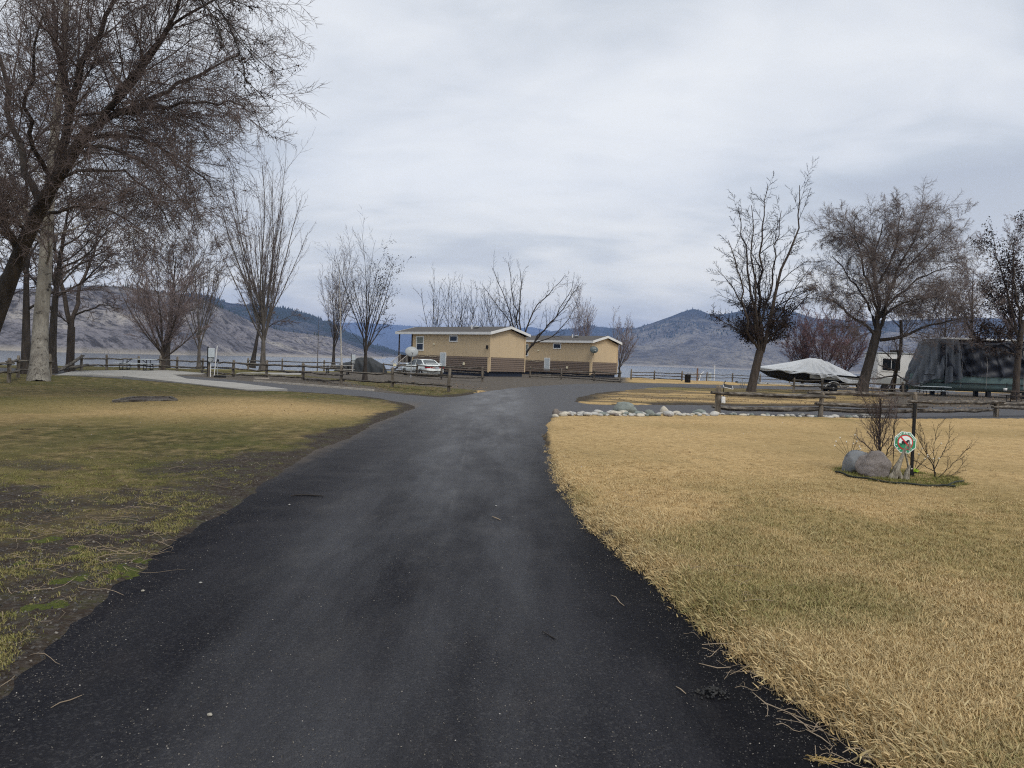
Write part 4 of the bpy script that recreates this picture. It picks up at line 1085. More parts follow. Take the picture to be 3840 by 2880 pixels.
BED = at(3357, 1797)[:2]
BRX, BRY = 0.96, 0.98
def bed_d(x, y): return np.hypot((x - BED[0]) / BRX, (y - BED[1]) / BRY)
n = 190000
r = 2.3 * (24.0 / 2.3) ** (rng.uniform(0, 1, n) ** 0.88)
a = np.radians(rng.uniform(-40, 40, n))
x = np.sin(a) * r; y = np.cos(a) * r
z, sd, gn, dt, gv = zone(x, y)
left = x < -1.0 - 0.02 * y
clump = fbm(x * 5, y * 5, 91, 3)
keep_p = np.where(left, (1 - np.clip(dt * 1.25, 0, 1)) * np.clip(0.25 + 1.5 * (clump - 0.35), 0.08, 1) + (0.04 + 0.55 * smooth(.56, .66, fbm(x * 2.3, y * 2.3, 123, 3))) * (sd > 0.1), np.clip((sd + 0.09) / 0.10, 0, 1) * (0.55 + 0.45 * smooth(.35, .6, clump)))
keep_p = keep_p * (gv < 0.3) * (y < 25) * np.where(bed_d(x, y) < 1.1, 1, (1 - smooth(6.5, 17, r)))
k = rng.uniform(size=n) < keep_p
x, y, z, sd, gn, dt, left, clump, r = [q[k] for q in (x, y, z, sd, gn, dt, left, clump, r)]
inbed = bed_d(x, y) < 0.82 + 0.34 * fbm(x * 4, y * 4, 44, 3)
edge_k = (~left) & (sd < 0.16)
scl = np.where(left, rng.uniform(0.4, 0.95, len(x)), rng.uniform(0.65, 1.15, len(x)) * (0.7 + 0.6 * clump))
scl = np.where(edge_k, scl * 1.45, scl) * np.where(inbed, 1.5, 1.0) * (1 - smooth(6, 16, r) * 0.35)
rot = np.stack([rng.normal(0, .18, len(x)), rng.normal(0, .18, len(x)) - np.where(edge_k, .75, 0), np.where(edge_k, rng.normal(0, .5, len(x)), rng.uniform(0, 6.28, len(x)))], -1)
gnv = np.clip(gn + rng.normal(0, .12, len(x)), 0, 1) * np.where(left, 0.9, 1.0)
gnv = np.where(left, np.clip(gnv + 0.72 * (1 - .8 * smooth(0.05, 0.75, 1 - np.hypot((x + 8.5) / 9.5, (y - 20.5) / 8.0))), 0, 1), gnv)
gnv = np.where(inbed, 1.25, gnv)
zt = np.maximum(z, 0.0) - 0.004
scatter('grass', 'short matted winter grass, straw coloured with green patches, beside the lane', 'grass', np.stack([x, y, zt], -1), rot, scl, gnv, tuft_mesh(), GRASS_MAT)
# grit and small stones: thick on the left verge, sparse and set into the asphalt
m, t, b = new_mat('grit_stone')
ga = N(t, 'ShaderNodeAttribute', attribute_name='gn', attribute_type='INSTANCER')
t.links.new(ramp(t, ga.outputs['Fac'], [(0, (0.028, 0.027, 0.028)), (0.55, (0.085, 0.078, 0.070)), (0.85, (0.20, 0.18, 0.155)), (1, (0.52, 0.49, 0.44))]), b.inputs['Base Color'])
b.inputs['Roughness'].default_value = 0.8
def pebble_set(nv=5):
    import bmesh
    V = []; T = []; var = []; off = 0
    for v in range(nv):
        bm = bmesh.new(); bmesh.ops.create_icosphere(bm, subdivisions=1, radius=1.0)
        p = np.array([list(q.co) for q in bm.verts]) * [1, .8, .55] * (1 + rng.normal(0, .14, (len(bm.verts), 1)))
        T.append(np.array([[q.index for q in f.verts] for f in bm.faces]) + off); V.append(p); var.append(np.full(len(p), v)); off += len(p); bm.free()
    V = np.vstack(V)
    return V, np.zeros((0, 4), int), np.vstack(T), np.concatenate(var), np.zeros(len(V))
n = 80000
r = 2.3 * (13.0 / 2.3) ** rng.uniform(0, 1, n); a = np.radians(rng.uniform(-40, 40, n))
x = np.sin(a) * r; y = np.cos(a) * r
z, sd, gn, dt, gv = zone(x, y)
onroad = z < 0.0
patchy = fbm(x * 1.5, y * .5, 61, 3)
kp = np.where(onroad, .22 * smooth(.35, .65, patchy) + .07 + .5 * (sd > -.35), np.where(x < 0, .55 * dt, .0))
k = rng.uniform(size=n) < kp
x, y, z, onroad, r = x[k], y[k], z[k], onroad[k], r[k]
scl = np.where(onroad, rng.uniform(.0018, .0046, len(x)), rng.uniform(.003, .013, len(x)) * rng.uniform(.5, 1.2, len(x)))
gnp = np.where(onroad, rng.beta(1.7, 2.0, len(x)), rng.beta(1.8, 2.4, len(x)))
scatter('grit', 'loose grit and small stones on the verge and the lane', 'gravel', np.stack([x, y, np.maximum(z, 0) + scl * .15], -1), np.stack([rng.normal(0, .4, len(x)), rng.normal(0, .4, len(x)), rng.uniform(0, 6.28, len(x))], -1), scl, gnp, pebble_set(), m)
# wild long straw blades close to the camera on the right lawn and along its edge
n = 3600
x = rng.uniform(0.5, 5.5, n); y = 2.4 + 8 * rng.uniform(0, 1, n) ** 1.6
z, sd, gn, dt, gv = zone(x, y)
p_ = np.where(sd < 0.25, 0.95, 0.28 + 0.6 * smooth(.5, .65, fbm(x * 1.6, y * 1.6, 15, 3))) * (sd > -0.03)
k = rng.uniform(size=n) < p_
x, y, z, sd, gn = [q[k] for q in (x, y, z, sd, gn)]
e = sd < .12
rot = np.stack([rng.normal(0, .4, len(x)), rng.normal(0, .4, len(x)) - np.where(e, .6, 0), np.where(e, rng.normal(0, .6, len(x)), rng.uniform(0, 6.28, len(x)))], -1)
scatter('long_grass', 'longer loose straw blades fringing the right edge of the lane', 'grass', np.stack([x, y, np.maximum(z, 0)], -1), rot, rng.uniform(.6, 1.15, len(x)), gn * .6,
        tuft_mesh(6, 8, 0.060, 0.05, 0.0015, 1.7, np.random.default_rng(8)), GRASS_MAT)

# fallen twigs and stalks lying on the left verge and along the right edge
m_tw = simple('fallen_twig', (0.27, 0.21, 0.145), .8, .4, 3.0)
mb = MB()
for i in range(420):
    if i < 300:
        px, py = random.uniform(0, 1000), 1640 + 900 * random.random() ** 1.3
        if i < 110: px, py = random.uniform(0, 620), random.uniform(1800, 2150)
    else:
        py = random.uniform(1700, 2880); px = 2000 + (py - 1700) * 1.05 + random.uniform(-60, 200) - (120 if py > 2300 else 0)
    p = at(px, max(py, 1500))
    zz_, sd_1, *_r = zone(np.array([p[0]]), np.array([p[1]]))
    if p[0] < -1 and sd_1[0] < 0.0: continue
    L = random.uniform(.04, .22) if random.random() < .72 else random.uniform(.2, .5)
    an = random.gauss(0.15, .7); cv = random.uniform(-1.3, 1.3)
    q = []; zb = max(zz_[0], 0) + .012
    X_, Y_ = p[0], p[1]
    for k in range(6):
        q.append((X_, Y_, zb + .012 * math.sin(k * 1.3 + i))); X_ += math.cos(an) * L / 5; Y_ += math.sin(an) * L / 5; an += cv / 5
    rr_ = random.uniform(.0011, .0026)
    mb.tube(q, [rr_, rr_, rr_, rr_, rr_ * .8, rr_ * .5], 3)
tag(mb.build('twig_litter', m_tw), 'loose pale twigs and stalks strewn over the verges of the lane', 'twigs', kind='stuff')

# moss cushions at the near left verge
m, t, b = new_mat('moss')
co = obj_co(t, world=True)
t.links.new(ramp(t, noise(t, co, 40, 4, .7), [(0.3, (0.040, 0.055, 0.008)), (0.7, (0.125, 0.145, 0.022))]), b.inputs['Base Color'])
b.inputs['Roughness'].default_value = 1.0
bump(t, b, noise(t, co, 160, 3, .7), 1.0, .02)
mb = MB()
for px, py, w in ((139, 2290, 95), (255, 2190, 80), (300, 2165, 60), (469, 2135, 75), (440, 2165, 60), (70, 2250, 45), (505, 2105, 55), (380, 2185, 45), (240, 2212, 40), (160, 2028, 70), (340, 2085, 70), (300, 2060, 60), (470, 2030, 50), (40, 2120, 60), (90, 2105, 50)):
    c0 = at(px, py); rx = w / F * c0[1]
    for q in range(3):
        cx_, cy_ = c0[0] + random.uniform(-.5, .5) * rx, c0[1] + random.uniform(-.4, .4) * rx * 1.4
        R__ = rx * random.uniform(.55, .85); nrg = 5; ns = 14
        z1 = max(float(zone(np.array([cx_]), np.array([cy_]))[0][0]), 0) - .012
        vs = [(cx_, cy_, z1 + R__ * .16)]
        ph = random.uniform(0, 6)
        for i in range(1, nrg + 1):
            f = i / nrg
            for k in range(ns):
                aa = 2 * math.pi * k / ns; w_ = 1 + .22 * math.sin(3 * aa + ph) + .12 * math.sin(5 * aa + 2 * ph) + random.uniform(-.06, .06)
                vs.append((cx_ + R__ * f * w_ * math.cos(aa), cy_ + 1.3 * R__ * f * w_ * math.sin(aa), z1 + R__ * .16 * (1 - f ** 2.2) + random.uniform(-.002, .002)))
        fs = [(0, 1 + k, 1 + (k + 1) % ns) for k in range(ns)] + [(1 + (i - 1) * ns + k, 1 + i * ns + k, 1 + i * ns + (k + 1) % ns, 1 + (i - 1) * ns + (k + 1) % ns) for i in range(1, nrg) for k in range(ns)]
        mb.add(vs, fs, True)
tag(mb.build('moss', m), 'bright green moss cushions on the bare verge at the near left', 'moss', kind='stuff')

# fallen leaves
def leaf_scatter(name, label, areas, mat):
    V = []; n = 0
    for poly, cnt, sz in areas:
        P = np.array(poly); lo, hi = P.min(0), P.max(0)
        q = rng.uniform(lo, hi, (cnt * 3, 2)); q = q[sdf(poly, q[:, 0], q[:, 1]) < 0][:cnt]
        zz = np.maximum(zone(q[:, 0], q[:, 1])[0], 0) + .012
        c = np.stack([q[:, 0], q[:, 1], zz], -1); k = len(c)
        a_ = nrm(rng.normal(size=(k, 3)) * [1, 1, .35]); b_ = nrm(np.cross(a_, rng.normal(size=(k, 3)) * [.4, .4, 1]))
        s_ = sz * rng.uniform(.5, 1.3, (k, 1))
        V.append(np.stack([c - a_ * s_, c + b_ * s_ * .5, c + a_ * s_, c - b_ * s_ * .5], 1).reshape(-1, 3)); n += k
    V = np.vstack(V); V[:, 2] = np.maximum(V[:, 2], 0.006)
    tag(link(name, np_mesh(name, V, np.arange(len(V)).reshape(-1, 4)), mat), label, 'leaves', kind='stuff')
leaf_scatter('leaf_litter', 'fallen brown leaves on the verges and under the trees', [
  (G((3330, 1488), (3330, 1535), (3700, 1540), (4000, 1545), (4000, 1480), (3600, 1474)), 2600, .06),
  (G((2200, 1500), (2400, 1512), (3000, 1518), (3300, 1520), (3300, 1495), (2700, 1488), (2300, 1478)), 1500, .035),
  (G((1100, 1435), (1300, 1452), (1600, 1484), (1850, 1458), (1700, 1440), (1400, 1425)), 900, .04),
  (G((0, 1500), (400, 1480), (1500, 1520), (1300, 1620), (0, 1900)), 220, .022),
  (G((2100, 1600), (3800, 1600), (3800, 2300), (2500, 2000)), 70, .022)], simple('dry_leaf', (0.21, 0.145, 0.085), .8, .5, 2.0))
# ---------------------------------------------------------------- materials of the built things
M_ = {
 'tan': simple('tan_siding', (0.56, 0.435, 0.275), .75, .05, .7, bmp=.05),
 'brown': simple('brown_siding', (0.165, 0.125, 0.098), .75, .08, .9, (0.3, .3, 3)),
 'navy': simple('navy_skirting', (0.020, 0.026, 0.042), .6, .15, .6),
 'white': simple('white_trim', (0.72, 0.72, 0.70), .5, .05, 1.0),
 'roof': simple('brown_shingle', (0.085, 0.078, 0.072), .9, .28, 9.0, bmp=.3),
 'dark': simple('near_black', (0.012, 0.012, 0.014), .4, .2),
 'black': simple('black_metal', (0.012, 0.012, 0.013), .45, .2),
 'blackp': simple('black_plastic', (0.010, 0.010, 0.011), .7, .2),
 'grey': simple('grey_metal', (0.34, 0.36, 0.36), .5, .08, 2.0, dirt=.3),
 'bluegrey': simple('blue_grey_enamel', (0.50, 0.55, 0.57), .5, .06, 2.0, dirt=.2),
 'galv': simple('galvanised_steel', (0.45, 0.46, 0.46), .45, .12, 3.0, metal=.4),
 'car': simple('white_car_paint', (0.70, 0.74, 0.72), .22, .02, 1.0, spec=.6),
 'red': simple('red_lens', (0.33, 0.012, 0.018), .2, .25, 3.0, spec=.6),
 'tyre': simple('tyre_rubber', (0.016, 0.016, 0.017), .85, .2),
 'conc': simple('concrete', (0.31, 0.30, 0.275), .9, .12, 1.1, bmp=.15, dirt=.25),
 'deck': simple('deck_wood', (0.085, 0.066, 0.054), .85, .3, 4.0),
 'rail': simple('rail_paint', (0.38, 0.36, 0.34), .7, .15, 4.0),
 'cream': simple('cream_plastic', (0.78, 0.72, 0.52), .5, .05),
 'bin': simple('black_bin', (0.006, 0.006, 0.006), .6, .2),
 'edge': simple('lawn_edging', (0.016, 0.020, 0.014), .6, .3),
 'pale': simple('pale_timber', (0.44, 0.40, 0.34), .85, .2, 4.0),
 'post': simple('brown_post', (0.15, 0.085, 0.055), .85, .25, 4.0),
}
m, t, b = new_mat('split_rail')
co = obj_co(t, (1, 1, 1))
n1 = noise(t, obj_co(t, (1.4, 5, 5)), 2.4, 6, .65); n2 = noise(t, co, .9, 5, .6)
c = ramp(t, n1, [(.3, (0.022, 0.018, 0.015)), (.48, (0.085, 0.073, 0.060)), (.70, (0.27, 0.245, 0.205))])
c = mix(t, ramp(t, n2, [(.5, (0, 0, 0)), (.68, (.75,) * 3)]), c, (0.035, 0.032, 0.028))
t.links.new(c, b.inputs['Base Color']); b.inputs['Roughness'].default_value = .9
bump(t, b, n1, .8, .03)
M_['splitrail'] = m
m, t, b = new_mat('split_post')
n1 = noise(t, obj_co(t, (5, 5, .9)), 2.4, 6, .65)
c = ramp(t, n1, [(.3, (0.06, 0.05, 0.04)), (.5, (0.16, 0.135, 0.105)), (.72, (0.30, 0.265, 0.215))])
t.links.new(c, b.inputs['Base Color']); b.inputs['Roughness'].default_value = .9
bump(t, b, n1, .8, .03)
M_['splitpost'] = m
m, t, b = new_mat('window_glass')
b.inputs['Base Color'].default_value = (0.012, 0.015, 0.018, 1); b.inputs['Roughness'].default_value = .08; b.inputs['Specular IOR Level'].default_value = .6
M_['glass'] = m
def gz(x, y): return float(max(zone(np.array([float(x)]), np.array([float(y)]))[0][0], 0.0))

# ---------------------------------------------------------------- concrete slabs
def slab(name, label, pts, h, z0=0.0, kind='structure'):
    P = G(*pts)
    A_ = sum(P[i][0] * P[(i + 1) % len(P)][1] - P[(i + 1) % len(P)][0] * P[i][1] for i in range(len(P)))
    if A_ < 0: P = P[::-1]
    o = MB().prism(P, 'z', -0.2, h).build(name, M_['conc'])
    return tag(o, label, kind=kind)
slab('footpath', 'pale concrete path crossing the far end of the left lawn', [(634, 1404.5), (700, 1425), (881, 1440), (1078, 1465), (924, 1468), (700, 1442), (460, 1415), (347, 1411.5), (452, 1404)], .075)
slab('patio', 'pale concrete pad under the picnic table by the lake', [(205, 1411), (277, 1394), (593, 1388.5), (640, 1391), (772, 1402), (757, 1406.5), (636, 1407.5), (450, 1407)], .055)
slab('parking_pad', 'pale concrete pad behind the middle of the rail fence', [(884, 1405.5), (895, 1398), (1130, 1401), (1127, 1407.5)], .05)

# ---------------------------------------------------------------- cabins
def cabin(label, corner, rz, L=10.6, W=4.9, sc=1.0, extras=()):
    t = empty('cabin', corner, rz, label, 'cabin', None)
    t.scale = (sc, sc, sc)
    zs, zb, ze = .51, 1.78, 3.86         # skirting top, board top, wall top
    ridge = 4.52
    MB().box((-L / 2, W / 2, (zs + ze) / 2 - .02), (L - .06, W - .06, ze - zs)).prism([(0.03, ze - .06), (W - .03, ze - .06), (W / 2, ridge - .06)], 'x', -L + .03, -.03).build('wall', M_['tan'], t)
    MB().box((-L / 2, W / 2, zs / 2 - .05), (L - .30, W - .30, zs + .1)).build('skirting', M_['navy'], t)
    n = 7; bh = (zb - zs) / n
    for i in range(n):       # lap boards tilt out at the foot
        zc = zs + bh * i
        MB().prism([(-.070, zc + .014), (-.034, zc + bh + .005), (0, zc + bh + .005), (0, zc + .014)], 'x', -L + .02, -.15).build('siding_board', M_['brown'], t)
        MB().prism([(.070, zc + .014), (0, zc + .014), (0, zc + bh + .005), (.034, zc + bh + .005)], 'y', .12, W - .12).build('siding_board', M_['brown'], t)
    MB().box((-L / 2, -.004, (zs + zb) / 2), (L - .3, .02, zb - zs)).box((.004, W / 2, (zs + zb) / 2), (.02, W - .3, zb - zs)).build('lap_shadow_board', M_['dark'], t)  # near-black sheet added to paint shadow lines into the gaps between lap boards
    k = 9; pw = (L - .02) / k
    for i in range(k):
        x0 = -L + .01 + i * pw
        MB().box((x0 + pw / 2, -.012, (zb + .03 + ze) / 2), (pw - .010, .03, ze - zb - .03)).build('wall_panel', M_['tan'], t)
    k = 4; pw = (W - .2) / k
    for i in range(k):
        y0 = .1 + i * pw
        MB().box((.012, y0 + pw / 2, (zb + .03 + ze) / 2), (.03, pw - .010, ze - zb - .03)).build('wall_panel', M_['tan'], t)
    MB().prism([(.1, ze + .012), (W - .1, ze + .012), (W / 2, ridge)], 'x', .0, .025).build('gable_panel', M_['tan'], t)
    for c_, d_ in (((-.07, -.055, (zs + zb) / 2 - .04), (.16, .07, zb - zs + .08)), ((.045, .04, (zs + ze) / 2), (.09, .14, ze - zs)), ((.05, W - .05, (zs + ze) / 2), (.08, .12, ze - zs + .02)), ((-L + .04, -.045, (zs + ze) / 2), (.12, .06, ze - zs))):
        MB().box(c_, d_).build('corner_trim', M_['tan'], t)
    # roof: porch roof runs on past the far end
    ov, x0, x1 = .32, -L - 2.5, .38
    zr, zl = 4.74, 4.10
    th = .05
    for s_ in (-1, 1):
        yl = W / 2 + s_ * (W / 2 + ov)
        a = (yl, zl); r_ = (W / 2, zr)
        pts = [a, r_, (r_[0], r_[1] - th), (a[0], a[1] - th)]
        MB().prism(pts if s_ < 0 else pts[::-1], 'x', x0 + .02, x1 - .02).build('roof', M_['roof'], t)
        MB().box(((x0 + x1) / 2, yl - s_ * .015, zl - .12), (x1 - x0, .035, .24)).build('fascia', M_['white'], t)
        for xx in (x1, x0):
            MB().prism([(yl, zl + .01), (W / 2, zr + .01), (W / 2, zr - .24), (yl, zl - .24)] if s_ < 0 else [(yl, zl + .01), (yl, zl - .24), (W / 2, zr - .24), (W / 2, zr + .01)], 'x', xx - .02, xx + .02).build('barge_board', M_['white'], t)
    MB().box(((x0 + x1) / 2, -.16, ze + .01), (x1 - x0 - .1, .30, .02)).box(((x0 + x1) / 2, W + .16, ze + .01), (x1 - x0 - .1, .30, .02)).build('soffit', M_['white'], t)
    MB().box((-3.6, 1.2, 4.62), (.09, .09, .45)).build('vent_pipe', M_['white'], t)
    MB().lathe([(.26, 0), (.30, .05), (.14, .12)], (-3.35, 1.6, 4.62), 12).build('roof_vent', M_['grey'], t)
    def window(x, z, w, h, panes, name='window'):
        f = MB()
        d = .11
        f.box((x, -.05, z + h / 2 - d / 2), (w, .05, d)); f.box((x, -.05, z - h / 2 + d / 2), (w, .05, d))
        f.box((x - w / 2 + d / 2, -.05, z), (d, .05, h - 2 * d)); f.box((x + w / 2 - d / 2, -.05, z), (d, .05, h - 2 * d))
        if panes == 2: f.box((x, -.048, z), (w - 2 * d, .046, .06))
        o = f.build(name, M_['white'], t)
        if panes == 2:
            MB().box((x, -.036, z + (h - 2 * d) / 4 + .02), (w - 2 * d, .012, (h - 2 * d) / 2 - .04)).build('upper_pane', M_['blind'], o)
            MB().box((x, -.034, z - (h - 2 * d) / 4 - .02), (w - 2 * d, .012, (h - 2 * d) / 2 - .04)).build('lower_pane', M_['glass'], o)
        else:
            MB().box((x, -.034, z), (w - 2 * d, .012, h - 2 * d)).build('pane', M_['glass'], o)
    window(-9.55, 2.95, 1.15, 1.45, 2)
    window(-4.75, 3.46, 1.15, .64, 1)
    dr = MB().box((-6.1, -.07, 1.42), (.86, .05, 1.42)).build('hatch_door', M_['white'], t)
    MB().box((-6.1, -.098, 1.42), (.66, .012, 1.22)).build('door_panel', M_['bluegrey'], dr)
    MB().box((-7.45, -.06, 2.92), (.26, .08, .13)).build('wall_lamp', M_['cream'], t)
    MB().box((-3.2, -.09, 1.12), (.20, .10, .24)).build('outlet_box', M_['cream'], t)
    if 'lantern' in extras:
        MB().box((-.22, -.12, 2.72), (.13, .18, .34)).box((-.22, -.06, 2.78), (.06, .1, .1)).build('lantern', M_['black'], t)
    # cable sagging along the siding
    MB().tube([(-9.9, -.09, 1.70), (-9.0, -.09, 1.66), (-8.4, -.09, 1.80), (-7.6, -.09, 1.64), (-6.6, -.09, 1.78)], .012, 5).build('cable', M_['cream'], t)
    # porch
    pd = MB().box((-L - 1.25, W / 2, .78), (2.4, W - .1, .12)).build('porch_deck', M_['deck'], t)
    for yy in (.12, W / 2, W - .12):
        MB().box((-L - 2.35, yy, 2.35), (.10, .10, 3.1)).build('porch_post', M_['deck'], t)
    MB().box((-L - .35, .12, 2.35), (.10, .10, 3.1)).build('porch_post', M_['deck'], t)
    MB().box((-L - 2.35, W / 2, 1.75), (.05, W - .3, .06)).box((-L - 2.35, W / 2, 1.35), (.02, W - .3, .75)).build('porch_rail', M_['deck'], t)
    MB().box((-L - 1.2, W / 2, 2.2), (.03, 1.4, 1.0)).box((-L - 1.0, 1.6, 1.25), (.7, .8, .9)).build('porch_screen', M_['dark'], t)
    # steps run down towards the lane
    for i in range(4):
        MB().box((-L - 1.35, -.16 - .27 * i, .70 - .17 * i), (1.15, .28, .05)).build('step', M_['deck'], t)
    MB().prism([(-1.25, 0), (0, .82), (0, .62), (-1.05, 0)][::-1], 'x', -L - 1.95, -L - 1.90).prism([(-1.25, 0), (0, .82), (0, .62), (-1.05, 0)][::-1], 'x', -L - .80, -L - .75).build('stringer', M_['deck'], t)
    for xx in (-L - 1.93, -L - .77):
        h_ = MB().tube([(xx, -1.25, .95), (xx, 0.05, 1.85)], .035, 6).build('hand_rail', M_['rail'], t)
        mbb = MB()
        for i in range(8):
            f = i / 7; mbb.box((xx, -1.22 + 1.2 * f, .52 + .86 * f), (.03, .03, .80))
        mbb.build('baluster', M_['rail'], h_)
    return t
M_['blind'] = simple('window_blind', (0.16, 0.18, 0.15), .3, .1, spec=.5)
th = math.radians(42)
c1 = at(1833, 1416)
c1 = np.array([c1[0], 70.0, 0.0]); c1[0] = atd(1833, 1400, 70)[0]
cab1 = cabin('nearer tan cabin with brown lap siding, parked car at its side and a roof vent', c1, -th, extras=('lantern',))
c2 = atd(2215, 1410, 83); c2[2] = -.10
cab2 = cabin('farther tan cabin with a dark satellite dish on its corner', c2, -th, extras=())

# satellite dishes
def dish(name, label, loc, rz, R, tilt, mount='pole', mat='grey', H=2.0):
    t = empty(name, loc, rz, label, 'satellite dish')
    V = []; nR, nS = 7, 24
    Rm = Matrix.Rotation(tilt, 3, 'X')
    vs = []
    for side in (0, 1):
        for i in range(nR + 1):
            f = i / nR
            for k in range(nS):
                a = 2 * math.pi * k / nS
                p = Vector((R * f * math.cos(a), -R * .28 * (f * f - 1) * -1 + (0.012 if side else 0), R * .86 * f * math.sin(a)))
                vs.append(Rm @ p + Vector((0, 0, H)))
    fs = []
    o2 = (nR + 1) * nS
    for i in range(nR):
        for k in range(nS):
            k2 = (k + 1) % nS
            fs.append((i * nS + k, i * nS + k2, (i + 1) * nS + k2, (i + 1) * nS + k))
            fs.append((o2 + i * nS + k, o2 + (i + 1) * nS + k, o2 + (i + 1) * nS + k2, o2 + i * nS + k2))
    fs += [(nR * nS + k, nR * nS + (k + 1) % nS, o2 + nR * nS + (k + 1) % nS, o2 + nR * nS + k) for k in range(nS)]
    MB().add(vs, fs, True).build('reflector', M_[mat], t)
    tip = Rm @ Vector((0, -R * .95, -R * .55)) + Vector((0, 0, H))
    a0 = Rm @ Vector((0, .02, -R * .8)) + Vector((0, 0, H))
    MB().tube([a0, tip], .018, 6).build('feed_arm', M_['black'], t)
    MB().box(tip, (.16, .10, .09), rx=tilt, bev=.02).build('receiver', M_['grey'], t)
    lg = MB()
    for i in range(7):
        x_ = -R * .36 + i * R * .12
        f = abs(x_) / R
        lg.box(Rm @ Vector((x_, R * .28 * (f * f + .12 - 1) - .012, R * .30)) + Vector((0, 0, H)), (R * .09, .006, R * .085), rx=tilt)
    lg.build('lettering', M_['white'], t)
    if mount == 'pole':
        MB().tube([(0, .10, -.2), (0, .10, H - .1), (0, .04, H)], .035, 8).build('pole', M_['galv'], t)
    else:
        MB().tube([(.0, .02, H), (0, .12, H - .5), (0, .35, H - .62)], .03, 6).build('bracket', M_['black'], t)
    return t
d1 = at(1541, 1417)
dish('satellite_dish', 'pale grey satellite dish on a pole in front of the white car', (d1[0], d1[1], 0), math.radians(14), .50, math.radians(-24), H=1.98)
M_['ddish'] = simple('dark_dish', (0.085, 0.105, 0.105), .6, .1)
cc = Vector(c2) + Matrix.Rotation(-th, 3, 'Z') @ Vector((.42, -.15, 0))
dish('satellite_dish', 'dark grey satellite dish fixed to the corner of the farther cabin', (cc[0], cc[1], -.1), math.radians(10), .46, math.radians(-18), mount='wall', mat='ddish', H=3.15)

